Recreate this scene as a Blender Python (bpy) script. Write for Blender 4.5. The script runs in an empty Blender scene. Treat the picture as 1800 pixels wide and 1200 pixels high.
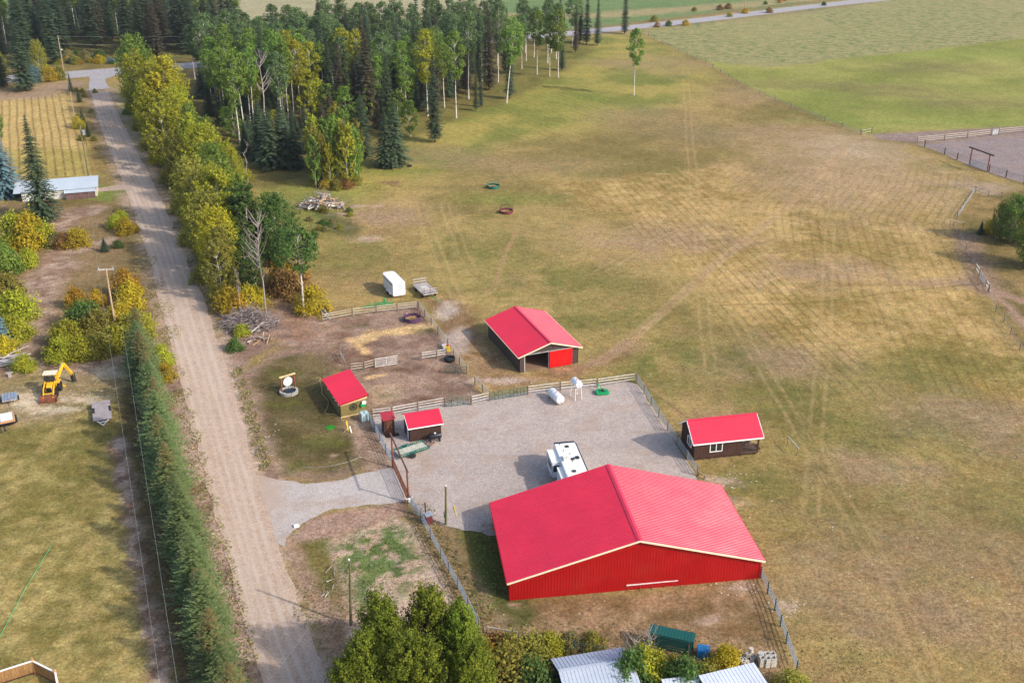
import bpy, math, random
import numpy as np
from mathutils import Vector, Matrix, Euler

SC = bpy.context.scene
# ------------------------------------------------------------------ camera
FPX, TILT, CAMH = 1885.0, math.radians(24.9), 68.0      # focal length in px of an 1800 px wide frame
cd = bpy.data.cameras.new("camera"); cam = bpy.data.objects.new("camera", cd)
SC.collection.objects.link(cam); SC.camera = cam
cd.sensor_width = 36; cd.lens = 36 * FPX / 1800; cd.clip_start = 1; cd.clip_end = 8000
cam.location = (0, 0, CAMH); cam.rotation_euler = (math.pi / 2 - TILT, 0, 0)
# ------------------------------------------------------------------ world, sun, exposure
SUN_EL, SUN_AZ = math.radians(33), math.radians(-27)     # azimuth from +x
SV = Vector((math.cos(SUN_EL) * math.cos(SUN_AZ), math.cos(SUN_EL) * math.sin(SUN_AZ), math.sin(SUN_EL)))
w = bpy.data.worlds.new("World"); SC.world = w; w.use_nodes = True
nt = w.node_tree; bg = nt.nodes["Background"]; sky = nt.nodes.new("ShaderNodeTexSky")
sky.sky_type = 'NISHITA'; sky.sun_disc = False; sky.sun_elevation = SUN_EL
sky.sun_rotation = math.atan2(SV.x, SV.y); sky.dust_density = 2.5; sky.air_density = 1.0
nt.links.new(sky.outputs[0], bg.inputs[0]); bg.inputs[1].default_value = 0.15
sd = bpy.data.lights.new("sun", 'SUN'); sun = bpy.data.objects.new("sun", sd); SC.collection.objects.link(sun)
sd.energy = 2.55; sd.angle = math.radians(1.2); sd.color = (1.0, 0.93, 0.83)
sun.rotation_euler = SV.to_track_quat('Z', 'Y').to_euler(); sun.location = SV * 300
SC.view_settings.view_transform = 'Standard'; SC.view_settings.look = 'None'
SC.view_settings.exposure = 0.60; SC.view_settings.gamma = 1
try:
    SC.cycles.max_bounces = 5; SC.cycles.diffuse_bounces = 3; SC.cycles.glossy_bounces = 2
    SC.cycles.transparent_max_bounces = 4; SC.cycles.transmission_bounces = 3
except Exception: pass
# ------------------------------------------------------------------ survey: photograph point -> point on the land
_c, _s = math.cos(TILT), math.sin(TILT)
def P(px, py, z=0.0):
    u = (px - 900) / FPX; v = (600 - py) / FPX
    t = (z - CAMH) / (-_s + v * _c)
    return (u * t, (_c + v * _s) * t)
def PV(px, py, z=0.0):
    x, y = P(px, py, z); return Vector((x, y, z))
def height_of(bx, by, ty):
    x, y = P(bx, by); v = (600 - ty) / FPX
    return CAMH - (y * _s - v * y * _c) / (_c + v * _s)
# ------------------------------------------------------------------ object helpers
def lin(r, g, b):
    f = lambda c: (c / 255 / 12.92) if c / 255 <= 0.04045 else ((c / 255 + 0.055) / 1.055) ** 2.4
    return (f(r), f(g), f(b))
COL = SC.collection
def tag(o, label=None, cat=None, group=None, kind=None):
    if label: o["label"] = label
    if cat: o["category"] = cat
    if group: o["group"] = group
    if kind: o["kind"] = kind
    return o
def thing(name, label, cat, loc=(0, 0, 0), rz=0.0, group=None):
    o = bpy.data.objects.new(name, None); COL.objects.link(o)
    o.location = loc; o.rotation_euler = (0, 0, rz); o.empty_display_size = 0.5
    return tag(o, label, cat, group)
def link_mesh(name, me, mat=None, parent=None):
    o = bpy.data.objects.new(name, me); COL.objects.link(o)
    if mat is not None and not me.materials: me.materials.append(mat)
    if parent is not None: o.parent = parent
    return o
def copy_tree(o, parent=None):
    c = o.copy(); COL.objects.link(c)
    if parent is not None: c.parent = parent
    for ch in list(o.children): copy_tree(ch, c)
    return c
class MB:
    """collects plain shapes that belong to ONE mesh"""
    def __init__(s): s.v = []; s.f = []
    def poly(s, pts):
        n = len(s.v); s.v += [tuple(p) for p in pts]; s.f.append(tuple(range(n, n + len(pts)))); return s
    def hexa(s, p):     # 8 points: bottom 4 ccw, top 4 ccw
        n = len(s.v); s.v += [tuple(q) for q in p]
        for f in ((3, 2, 1, 0), (4, 5, 6, 7), (0, 1, 5, 4), (1, 2, 6, 5), (2, 3, 7, 6), (3, 0, 4, 7)):
            s.f.append(tuple(n + i for i in f))
        return s
    def box(s, x0, x1, y0, y1, z0, z1):
        return s.hexa([(x0, y0, z0), (x1, y0, z0), (x1, y1, z0), (x0, y1, z0), (x0, y0, z1), (x1, y0, z1), (x1, y1, z1), (x0, y1, z1)])
    def slab(s, a, b, c, d, t):     # a b c d ccw seen from above; thickness downwards along the normal
        a, b, c, d = map(Vector, (a, b, c, d)); n = (b - a).cross(d - a).normalized() * t
        return s.hexa([a - n, b - n, c - n, d - n, a, b, c, d])
    def bar(s, p, q, w, h, up=(0, 0, 1)):
        p, q = Vector(p), Vector(q); d = (q - p).normalized(); up = Vector(up)
        if abs(d.dot(up)) > 0.98: up = Vector((0, 1, 0))
        r = d.cross(up).normalized() * w / 2; u = r.cross(d).normalized() * h / 2
        return s.hexa([p - r - u, p + r - u, q + r - u, q - r - u, p - r + u, p + r + u, q + r + u, q - r + u])
    def tube(s, pts, rad, n=6, cap=True):
        pts = [Vector(p) for p in pts]
        if not hasattr(rad, '__len__'): rad = [rad] * len(pts)
        base = len(s.v)
        for i, p in enumerate(pts):
            d = (pts[min(i + 1, len(pts) - 1)] - pts[max(i - 1, 0)]).normalized()
            a = d.orthogonal().normalized() if abs(d.z) < 0.9 else d.cross(Vector((0, 1, 0))).normalized()
            b = d.cross(a)
            for k in range(n):
                t = 2 * math.pi * k / n
                s.v.append(tuple(p + (a * math.cos(t) + b * math.sin(t)) * rad[i]))
        for i in range(len(pts) - 1):
            for k in range(n):
                k2 = (k + 1) % n
                s.f.append((base + i * n + k, base + i * n + k2, base + (i + 1) * n + k2, base + (i + 1) * n + k))
        if cap:
            s.f.append(tuple(base + k for k in range(n))[::-1]); s.f.append(tuple(base + (len(pts) - 1) * n + k for k in range(n)))
        return s
    def lathe(s, prof, n=20, c=(0, 0, 0), axis='z', close=True):
        base = len(s.v); c = Vector(c)
        for r, h in prof:
            for k in range(n):
                t = 2 * math.pi * k / n; a, b = r * math.cos(t), r * math.sin(t)
                q = {'z': (a, b, h), 'x': (h, a, b), 'y': (b, h, a)}[axis]
                s.v.append(tuple(c + Vector(q)))
        for i in range(len(prof) - 1):
            for k in range(n):
                k2 = (k + 1) % n
                s.f.append((base + i * n + k, base + i * n + k2, base + (i + 1) * n + k2, base + (i + 1) * n + k))
        if close:
            s.f.append(tuple(base + k for k in range(n))[::-1]); m = base + (len(prof) - 1) * n
            s.f.append(tuple(m + k for k in range(n)))
        return s
    def prism(s, outline, y0, y1):      # outline in xz, extruded along y
        n = len(s.v); m = len(outline)
        s.v += [(x, y0, z) for x, z in outline] + [(x, y1, z) for x, z in outline]
        s.f.append(tuple(range(n, n + m))); s.f.append(tuple(range(n + 2 * m - 1, n + m - 1, -1)))
        for i in range(m):
            j = (i + 1) % m; s.f.append((n + i, n + m + i, n + m + j, n + j))
        return s
    def build(s, name, mat, parent=None, smooth=False, bevel=0):
        me = bpy.data.meshes.new(name); me.from_pydata(s.v, [], s.f); me.update()
        if smooth: me.shade_smooth()
        o = link_mesh(name, me, mat, parent)
        if bevel:
            b = o.modifiers.new("bevel", 'BEVEL'); b.width = bevel; b.segments = 2; b.limit_method = 'ANGLE'
        return o
def np_mesh(name, V, F, mat, parent=None, attrs=None, smooth=False):
    """V (n,3), F (m,4) numpy arrays, attrs {name: (n,) or (n,3)}"""
    me = bpy.data.meshes.new(name); V = np.ascontiguousarray(V, dtype=np.float32); F = np.ascontiguousarray(F, dtype=np.int32)
    k = F.shape[1]
    me.vertices.add(len(V)); me.vertices.foreach_set("co", V.ravel())
    me.loops.add(F.size); me.loops.foreach_set("vertex_index", F.ravel())
    me.polygons.add(len(F)); me.polygons.foreach_set("loop_start", np.arange(0, F.size, k, dtype=np.int32))
    for n, a in (attrs or {}).items():
        a = np.asarray(a, dtype=np.float32)
        if a.ndim == 1:
            at = me.attributes.new(n, 'FLOAT', 'POINT'); at.data.foreach_set("value", a)
        else:
            at = me.attributes.new(n, 'FLOAT_COLOR', 'POINT')
            at.data.foreach_set("color", np.concatenate([a, np.ones((len(a), 1), np.float32)], 1).ravel().astype(np.float32))
    me.update(calc_edges=True)
    if smooth: me.polygons.foreach_set("use_smooth", np.ones(len(F), bool))
    if mat: me.materials.append(mat)
    return link_mesh(name, me, None, parent) if parent != 'mesh' else me
# ------------------------------------------------------------------ smooth value noise in numpy
_rs = np.random.RandomState(7); _LAT = _rs.rand(16, 256, 256).astype(np.float32)
def vnoise(x, y, k=0):
    xi = np.floor(x).astype(np.int64); yi = np.floor(y).astype(np.int64); fx = x - xi; fy = y - yi
    fx = fx * fx * (3 - 2 * fx); fy = fy * fy * (3 - 2 * fy); L = _LAT[k % 16]
    a = L[xi & 255, yi & 255]; b = L[(xi + 1) & 255, yi & 255]; c = L[xi & 255, (yi + 1) & 255]; d = L[(xi + 1) & 255, (yi + 1) & 255]
    return (a * (1 - fx) + b * fx) * (1 - fy) + (c * (1 - fx) + d * fx) * fy
def fbm(x, y, scale, oct=3, k=0):
    t = 0; amp = 1; tot = 0
    for i in range(oct):
        t = t + amp * vnoise(x / scale + 17.3 * i + 3.1 * k, y / scale - 9.1 * i + 7.7 * k, k + i); tot += amp; amp *= 0.55; scale = scale / 2.1
    return t / tot
def sstep(a, b, x):
    t = np.clip((x - a) / (b - a), 0, 1); return t * t * (3 - 2 * t)
def seg_dist(x, y, pts):
    """distance to an open polyline and the length run along it"""
    best = np.full(x.shape, 1e9); run = np.zeros(x.shape); acc = 0.0
    for (ax, ay), (bx, by) in zip(pts[:-1], pts[1:]):
        dx, dy = bx - ax, by - ay; L = math.hypot(dx, dy) + 1e-9
        t = np.clip(((x - ax) * dx + (y - ay) * dy) / (L * L), 0, 1)
        d = np.hypot(x - ax - t * dx, y - ay - t * dy); m = d < best
        best = np.where(m, d, best); run = np.where(m, acc + t * L, run); acc += L
    return best, run
def poly_sd(x, y, pts):
    """signed distance to a closed polygon, positive inside"""
    d, _ = seg_dist(x, y, list(pts) + [pts[0]]); ins = np.zeros(x.shape, bool); n = len(pts)
    for i in range(n):
        ax, ay = pts[i]; bx, by = pts[(i + 1) % n]
        c = ((ay > y) != (by > y)) & (x < (bx - ax) * (y - ay) / (by - ay + 1e-12) + ax); ins ^= c
    return np.where(ins, d, -d)
# ------------------------------------------------------------------ materials
class NT:
    def __init__(s, name):
        s.m = bpy.data.materials.new(name); s.m.use_nodes = True; s.t = s.m.node_tree
        s.b = s.t.nodes["Principled BSDF"]; s.out = s.t.nodes["Material Output"]
    def n(s, typ, **kw):
        nd = s.t.nodes.new(typ)
        for k, v in kw.items():
            if k in nd.inputs: s.set(nd.inputs[k], v)
            else: setattr(nd, k, v)
        return nd
    def set(s, inp, v):
        if isinstance(v, bpy.types.NodeSocket): s.t.links.new(v, inp)
        else:
            if hasattr(inp, 'default_value') and hasattr(inp.default_value, '__len__') and len(inp.default_value) == 4 and len(v) == 3: v = (*v, 1)
            inp.default_value = v
    def noise(s, scale, detail=3, vec=None, rough=0.55, out=0):
        nd = s.n("ShaderNodeTexNoise"); nd.inputs["Scale"].default_value = scale; nd.inputs["Detail"].default_value = detail
        nd.inputs["Roughness"].default_value = rough
        if vec is not None: s.t.links.new(vec, nd.inputs["Vector"])
        return nd.outputs[out]
    def coord(s, kind="Object", scale=None):
        o = s.n("ShaderNodeTexCoord").outputs[kind]
        if scale:
            mp = s.n("ShaderNodeMapping"); mp.inputs["Scale"].default_value = scale; s.t.links.new(o, mp.inputs["Vector"]); o = mp.outputs[0]
        return o
    def attr(s, name, out="Fac"):
        nd = s.n("ShaderNodeAttribute"); nd.attribute_name = name; return nd.outputs[out]
    def math(s, op, a, b=0.0, clamp=False):
        nd = s.n("ShaderNodeMath"); nd.operation = op; nd.use_clamp = clamp; s.set(nd.inputs[0], a); s.set(nd.inputs[1], b); return nd.outputs[0]
    def mapr(s, v, a, b, c, d):
        nd = s.n("ShaderNodeMapRange"); s.set(nd.inputs[0], v)
        for i, q in enumerate((a, b, c, d)): s.set(nd.inputs[i + 1], q)
        return nd.outputs[0]
    def mix(s, f, a, b, mode='MIX'):
        nd = s.n("ShaderNodeMix"); nd.data_type = 'RGBA'; nd.blend_type = mode
        s.set(nd.inputs[0], f); s.set(nd.inputs[6], a if isinstance(a, bpy.types.NodeSocket) else (*a, 1)); s.set(nd.inputs[7], b if isinstance(b, bpy.types.NodeSocket) else (*b, 1))
        return nd.outputs[2]
    def scale(s, col, f):      # multiply a colour by a number
        nd = s.n("ShaderNodeVectorMath"); nd.operation = 'SCALE'; s.set(nd.inputs[0], col); s.set(nd.inputs[3], f); return nd.outputs[0]
    def bump(s, h, strength=0.3, dist=0.05):
        nd = s.n("ShaderNodeBump"); nd.inputs["Strength"].default_value = strength; nd.inputs["Distance"].default_value = dist
        s.set(nd.inputs["Height"], h); s.t.links.new(nd.outputs[0], s.b.inputs["Normal"])
    def fin(s, col=None, rough=0.8, metal=0.0, spec=0.5, coat=0.0):
        if col is not None: s.set(s.b.inputs["Base Color"], col)
        s.set(s.b.inputs["Roughness"], rough); s.set(s.b.inputs["Metallic"], metal); s.b.inputs["Specular IOR Level"].default_value = spec
        s.b.inputs["Coat Weight"].default_value = coat
        return s.m
def simple(name, col, rough=0.7, metal=0.0, var=0.12, scale=2.0, spec=0.4, coat=0.0, dirt=None, dirt_amt=0.25):
    """painted or plain surface with uneven tone and some dirt"""
    t = NT(name); co = t.coord(); n = t.noise(scale, 4, co); c = t.mix(t.mapr(n, 0.35, 0.65, 0, 1), [q * (1 - var) for q in col], [min(1, q * (1 + var)) for q in col])
    if dirt is not None:
        n2 = t.noise(scale * 0.6, 6, co, 0.7); c = t.mix(t.mapr(n2, 0.5, 0.75, 0, dirt_amt), c, dirt)
    return t.fin(c, t.mapr(n, 0.3, 0.7, rough * 0.85, min(1, rough * 1.15)), metal, spec, coat)
M = {}
def wood(name, a, b, stretch=(12, 1, 12)):
    t = NT(name); n = t.noise(1.5, 5, t.coord(scale=stretch), 0.6); n2 = t.noise(0.7, 3, t.coord())
    c = t.mix(t.mapr(n, 0.3, 0.7, 0, 1), a, b); c = t.scale(c, t.mapr(n2, 0.3, 0.7, 0.8, 1.15)); return t.fin(c, 0.85, spec=0.2)
M['red_roof'] = None
def metal_roof(name, col, rough, var=0.06, spec=0.5, fade=None):
    t = NT(name); co = t.coord(); n = t.noise(0.35, 4, co); n2 = t.noise(3.0, 5, t.coord(scale=(1, 1, 1)))
    c = t.mix(t.mapr(n, 0.35, 0.65, 0, 1), [q * (1 - var) for q in col], [min(1, q * (1 + var)) for q in col])
    st = t.noise(1.0, 4, t.coord(scale=(0.25, 2.5, 1)), 0.6); c = t.mix(t.mapr(st, 0.45, 0.75, 0, 0.22), c, fade or [min(1, q * 1.15 + 0.03) for q in col])
    return t.fin(c, t.mapr(n, 0.3, 0.7, rough * 0.9, rough * 1.15), 0.0, spec, 0.0)
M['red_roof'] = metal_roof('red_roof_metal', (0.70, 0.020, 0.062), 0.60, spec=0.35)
M['red_rib'] = metal_roof('red_rib_metal', (0.70, 0.03, 0.075), 0.38, spec=0.45)
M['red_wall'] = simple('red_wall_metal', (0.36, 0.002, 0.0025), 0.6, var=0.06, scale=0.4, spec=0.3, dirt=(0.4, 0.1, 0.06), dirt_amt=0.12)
M['red_door'] = simple('red_door_metal', (0.80, 0.006, 0.008), 0.55, var=0.05, spec=0.25, dirt=(0.6, 0.10, 0.08), dirt_amt=0.15)
M['cream'] = simple('cream_trim', (0.80, 0.70, 0.50), 0.6, var=0.04)
M['white_trim'] = simple('white_trim', (0.85, 0.85, 0.82), 0.5, var=0.03)
M['brown_wall'] = simple('brown_wall_metal', (0.075, 0.052, 0.048), 0.5, var=0.1, scale=0.5, dirt=(0.16, 0.13, 0.11), dirt_amt=0.2)
M['cabin_wall'] = wood('cabin_brown_siding', (0.050, 0.026, 0.020), (0.085, 0.045, 0.034), (6, 6, 0.8))
M['dark_wood'] = wood('dark_brown_wood', (0.045, 0.024, 0.018), (0.09, 0.05, 0.035), (8, 8, 1))
M['porch_wood'] = wood('porch_boards', (0.12, 0.09, 0.075), (0.20, 0.155, 0.13))
M['green_wood'] = wood('treated_plywood', (0.16, 0.14, 0.05), (0.25, 0.19, 0.075), (2.5, 2.5, 1))
M['pale_wood'] = wood('new_lumber', (0.62, 0.45, 0.22), (0.75, 0.58, 0.32))
M['rail_wood'] = wood('peeled_rail', (0.40, 0.35, 0.27), (0.60, 0.54, 0.44), (3, 3, 3))
M['grey_wood'] = wood('weathered_grey_wood', (0.30, 0.27, 0.26), (0.48, 0.44, 0.43), (8, 1, 8))
M['post_wood'] = wood('fence_post_wood', (0.16, 0.12, 0.085), (0.30, 0.235, 0.17), (4, 4, 1))
M['stain_wood'] = wood('red_stained_timber', (0.16, 0.055, 0.03), (0.24, 0.085, 0.05), (4, 4, 1))
M['log_white'] = wood('peeled_white_log', (0.45, 0.42, 0.40), (0.72, 0.68, 0.64), (2, 2, 2))
M['log_tan'] = wood('split_tan_log', (0.45, 0.26, 0.12), (0.65, 0.42, 0.22), (2, 2, 2))
M['twig'] = wood('grey_brush_twig', (0.20, 0.155, 0.14), (0.36, 0.30, 0.28), (2, 2, 2))
M['pole_wood'] = wood('pole_tan_wood', (0.36, 0.24, 0.15), (0.52, 0.38, 0.27), (4, 4, 0.6))
M['pole_green'] = wood('pole_green_wood', (0.13, 0.12, 0.06), (0.20, 0.185, 0.10), (4, 4, 0.6))
M['orange_board'] = wood('orange_plank', (0.55, 0.25, 0.09), (0.75, 0.40, 0.18), (1, 9, 9))
M['gate_green'] = simple('green_gate_paint', (0.03, 0.10, 0.07), 0.5)
M['pipe_grey'] = simple('grey_pipe', (0.38, 0.42, 0.45), 0.4, metal=0.3)
M['white_paint'] = simple('white_paint', (0.84, 0.86, 0.88), 0.35, var=0.03, coat=0.3, dirt=(0.5, 0.47, 0.42), dirt_amt=0.12)
M['white_side'] = simple('white_side_panel', (0.80, 0.83, 0.86), 0.3, var=0.03, coat=0.3)
M['rv_roof'] = simple('trailer_roof_membrane', (0.86, 0.85, 0.80), 0.6, var=0.03)
M['navy'] = simple('dark_blue_trim', (0.015, 0.02, 0.045), 0.3)
M['black'] = simple('black_plastic', (0.012, 0.014, 0.018), 0.4)
M['rubber'] = simple('tyre_rubber', (0.018, 0.018, 0.02), 0.85)
M['glass'] = simple('dark_window_glass', (0.02, 0.025, 0.03), 0.08, var=0.3, spec=0.7)
M['steel'] = simple('galvanised_steel', (0.55, 0.57, 0.60), 0.35, metal=0.7, dirt=(0.3, 0.25, 0.2))
M['dark_steel'] = simple('dark_steel', (0.05, 0.05, 0.055), 0.5, metal=0.4)
M['rust'] = simple('rusty_steel', (0.20, 0.065, 0.035), 0.8, var=0.3)
M['grey_roof'] = metal_roof('grey_metal_roof', (0.42, 0.47, 0.56), 0.35, spec=0.6, fade=(0.6, 0.63, 0.68))
M['white_roof'] = metal_roof('pale_metal_roof', (0.58, 0.63, 0.72), 0.35, spec=0.6, fade=(0.7, 0.72, 0.76))
M['blue_roof'] = metal_roof('blue_grey_roof', (0.46, 0.52, 0.58), 0.4, fade=(0.55, 0.62, 0.70))
M['teal'] = metal_roof('dark_teal_metal', (0.008, 0.085, 0.075), 0.4)
M['yellow'] = simple('machine_yellow', (0.80, 0.46, 0.02), 0.4, var=0.08, dirt=(0.35, 0.2, 0.08), dirt_amt=0.3, coat=0.2)
M['cab_roof'] = simple('pale_cab_roof', (0.80, 0.70, 0.52), 0.6)
M['jd_green'] = simple('implement_green', (0.005, 0.30, 0.10), 0.4)
M['dk_green'] = simple('feeder_green', (0.01, 0.12, 0.09), 0.5)
M['purple'] = simple('feeder_purple', (0.09, 0.04, 0.10), 0.5)
M['maroon'] = simple('feeder_maroon', (0.13, 0.03, 0.04), 0.5)
M['blue'] = simple('bright_blue_plastic', (0.01, 0.22, 0.55), 0.4)
M['tote'] = simple('pale_plastic_tank', (0.45, 0.62, 0.64), 0.3, var=0.12)
M['red_can'] = simple('red_plastic', (0.7, 0.01, 0.02), 0.4)
M['yellow_plastic'] = simple('yellow_plastic', (0.85, 0.62, 0.05), 0.5)
M['hose'] = simple('yellow_hose', (0.62, 0.42, 0.16), 0.6)
M['green_line'] = simple('green_line', (0.03, 0.55, 0.22), 0.5)
M['concrete'] = simple('pale_concrete', (0.50, 0.47, 0.42), 0.9, var=0.15, scale=3)
M['stone'] = simple('grey_ring_stone', (0.40, 0.38, 0.35), 0.9, var=0.4, scale=5)
M['water'] = simple('dark_water', (0.008, 0.012, 0.02), 0.08, var=0.1, spec=0.6)
M['wire'] = simple('pale_conductor', (0.38, 0.42, 0.38), 0.5, metal=0.3)
M['straw'] = simple('straw', (0.60, 0.42, 0.18), 0.95, var=0.25, scale=4)
M['sign_ink'] = simple('blue_grey_lettering', (0.10, 0.12, 0.18), 0.6)
M['sign_red'] = simple('red_lettering', (0.5, 0.03, 0.04), 0.6)
def foliage(name, a, b, trans=0.38, objvar=0.18):
    """two leaf tones; 'tone' (per leaf) picks between them, each tree a little different"""
    t = NT(name); tone = t.attr("tone"); oi = t.n("ShaderNodeObjectInfo").outputs["Random"]
    c = t.mix(tone, a, b); c = t.scale(c, t.mapr(oi, 0, 1, 1 - objvar, 1 + objvar))
    hs = t.n("ShaderNodeHueSaturation"); t.set(hs.inputs["Color"], c); t.set(hs.inputs["Hue"], t.mapr(oi, 0, 1, 0.486, 0.512)); c = hs.outputs[0]
    t.fin(c, 0.65, spec=0.15)
    tr = t.n("ShaderNodeBsdfTranslucent"); t.set(tr.inputs[0], c); ms = t.n("ShaderNodeMixShader"); ms.inputs[0].default_value = trans
    t.t.links.new(t.b.outputs[0], ms.inputs[1]); t.t.links.new(tr.outputs[0], ms.inputs[2]); t.t.links.new(ms.outputs[0], t.out.inputs[0])
    return t.m
L = {}
L['aspen'] = foliage('aspen_leaves', (0.1, 0.18, 0.03), (0.3, 0.4, 0.07))
L['aspen_far'] = foliage('aspen_leaves_dull', (0.09, 0.15, 0.055), (0.22, 0.3, 0.11))
L['yellowgreen'] = foliage('yellow_green_leaves', (0.22, 0.25, 0.02), (0.55, 0.53, 0.05))
L['gold'] = foliage('golden_leaves', (0.34, 0.28, 0.02), (0.66, 0.52, 0.04))
L['orange'] = foliage('orange_leaves', (0.34, 0.2, 0.02), (0.66, 0.44, 0.04))
L['olive'] = foliage('olive_leaves', (0.18, 0.175, 0.03), (0.42, 0.38, 0.07))
L['maple'] = foliage('dark_olive_leaves', (0.09, 0.14, 0.014), (0.33, 0.38, 0.04))
L['deepgreen'] = foliage('deep_green_leaves', (0.055, 0.115, 0.025), (0.16, 0.25, 0.06))
L['yellow'] = foliage('clear_yellow_leaves', (0.3, 0.29, 0.02), (0.66, 0.58, 0.05))
L['rust'] = foliage('rust_brown_leaves', (0.2, 0.11, 0.04), (0.4, 0.24, 0.08))
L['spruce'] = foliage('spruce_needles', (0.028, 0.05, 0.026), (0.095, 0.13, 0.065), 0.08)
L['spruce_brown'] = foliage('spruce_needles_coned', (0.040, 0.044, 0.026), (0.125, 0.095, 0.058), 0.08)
L['spruce_blue'] = foliage('blue_spruce_needles', (0.065, 0.130, 0.150), (0.182, 0.286, 0.325), 0.05)
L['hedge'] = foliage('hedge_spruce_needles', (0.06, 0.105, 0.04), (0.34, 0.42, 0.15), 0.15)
def coned(name):
    m = foliage(name, (0.06, 0.105, 0.04), (0.34, 0.42, 0.15), 0.15); nt_ = m.node_tree; mixs = [n for n in nt_.nodes if n.type == 'HUE_SAT'][0]
    at = nt_.nodes.new("ShaderNodeAttribute"); at.attribute_name = "cone"; mx = nt_.nodes.new("ShaderNodeMix"); mx.data_type = 'RGBA'; nt_.links.new(at.outputs["Fac"], mx.inputs[0])
    nt_.links.new(mixs.outputs[0], mx.inputs[6]); mx.inputs[7].default_value = (0.32, 0.22, 0.09, 1)
    for l in list(mixs.outputs[0].links):
        if l.to_node != mx: d = l.to_socket; nt_.links.remove(l); nt_.links.new(mx.outputs[2], d)
    return m
L['hedge_top'] = coned('hedge_coned_needles')
L['weed'] = foliage('weed_leaves', (0.130, 0.130, 0.039), (0.338, 0.286, 0.104), 0.1)
def bark(name, a, b, sc=(3, 3, 9), lo=0.5, hi=0.62):
    t = NT(name); n = t.noise(1.0, 4, t.coord(scale=sc)); c = t.mix(t.mapr(n, lo, hi, 0, 1), a, b); return t.fin(c, 0.85, spec=0.2)
M['bark_white'] = bark('white_aspen_bark', (0.58, 0.54, 0.50), (0.14, 0.12, 0.10), (1.5, 1.5, 1.1), 0.52, 0.66)
M['bark_brown'] = bark('brown_bark', (0.10, 0.07, 0.05), (0.20, 0.15, 0.11))
M['bark_grey'] = bark('grey_dead_bark', (0.38, 0.33, 0.31), (0.24, 0.20, 0.185))
# ------------------------------------------------------------------ the land
def W(pts): return [P(*p) for p in pts]
def axis(segs):
    out = [segs[0][0]]
    for a, b, st in segs:
        n = max(1, int(round((b - a) / st))); out += list(a + (b - a) * (np.arange(1, n + 1) / n))
    return np.array(out)
gx = axis([(-3000, -1000, 250), (-1000, -420, 40), (-420, -160, 2.5), (-160, -70, 0.9), (-70, 75, 0.42), (75, 170, 0.9), (170, 420, 2.5), (420, 1000, 40), (1000, 3000, 250)])
gy = axis([(-400, 20, 60), (20, 56, 2), (56, 150, 0.42), (150, 260, 0.8), (260, 420, 1.6), (420, 760, 3.4), (760, 1500, 40), (1500, 4500, 300)])
GX, GY = np.meshgrid(gx, gy); X, Y = GX.ravel(), GY.ravel(); NV = len(X)
C = np.zeros((NV, 3)); G = 0.98
def col(r, g, b):
    c_ = np.array(lin(r, g, b)) * G; return c_ * 0.84 + c_.mean() * np.array((1.06, 0.99, 0.95)) * 0.16
def put(m, c): 
    global C
    m = np.clip(m, 0, 1)[:, None]; C = C * (1 - m) + (c if isinstance(c, np.ndarray) and c.ndim == 2 else np.array(c)[None, :]) * m
nz = lambda sc, o=3, k=0: fbm(X, Y, sc, o, k)
def area(pts, soft=1.0, warp=1.5, wsc=4.0, k=0):
    sd = poly_sd(X, Y, W(pts)) + (nz(wsc, 3, k) - 0.5) * 2 * warp; return sstep(-soft / 2, soft / 2, sd)
def path(pts, width, soft=0.6, warp=0.4, wsc=3.0, k=2):
    d, _ = seg_dist(X, Y, W(pts)); return 1 - sstep(width / 2 - soft / 2, width / 2 + soft / 2, d + (nz(wsc, 3, k) - 0.5) * 2 * warp)
def spot(px, py, rx, ry, soft=0.6, warp=0.5, wsc=4.0, k=5, ang=0.0):
    cx, cy = P(px, py); dx, dy = X - cx, Y - cy; ca, sa = math.cos(ang), math.sin(ang)
    d = np.hypot((dx * ca + dy * sa) / rx, (-dx * sa + dy * ca) / ry) + (nz(wsc, 3, k) - 0.5) * warp; return 1 - sstep(1 - soft, 1 + soft * 0.3, d)
def two(a, b, f): f = np.clip(f, 0, 1)[:, None]; return np.array(a)[None, :] * (1 - f) + np.array(b)[None, :] * f
# pasture: olive, yellow and brown grass mingled at several scales
n40, n12, n4, n1 = nz(45, 3, 0), nz(13, 3, 1), nz(4, 3, 2), nz(1.6, 2, 3)
put(np.ones(NV), two(col(126, 113, 56), col(172, 148, 84), sstep(0.3, 0.7, 0.45 * n40 + 0.3 * n12 + 0.25 * n4)))
put(sstep(0.52, 0.75, 0.5 * n12 + 0.5 * nz(6, 3, 7)) * 0.55, col(148, 118, 82))
put(sstep(0.55, 0.72, 0.5 * nz(18, 3, 8) + 0.5 * n4) * 0.5, col(94, 104, 42))
# upper pasture by the aspens: greener
put(area([(1130, 60), (1000, 60), (800, 200), (480, 330), (520, 420), (700, 330), (900, 260), (1150, 200), (1250, 130)], 20, 8, 20) * 0.72, two(col(118, 132, 44), col(162, 154, 60), sstep(0.35, 0.65, n12)))
for s_ in [(905, 108, 14, 22), (1000, 100, 18, 16), (560, 340, 14, 10), (700, 300, 16, 5), (880, 350, 15, 6), (1000, 175, 20, 30)]:
    put(spot(*s_, 0.8, 0.8) * 0.6, two(col(92, 118, 36), col(140, 142, 52), n4))
for s_ in [(1160, 112, 22, 24), (1068, 110, 12, 8), (1120, 205, 20, 16), (1300, 235, 30, 14), (760, 270, 18, 12), (900, 290, 25, 8), (1330, 165, 16, 16)]:
    put(spot(*s_, 0.8, 0.9) * 0.5, col(150, 128, 92))
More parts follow.
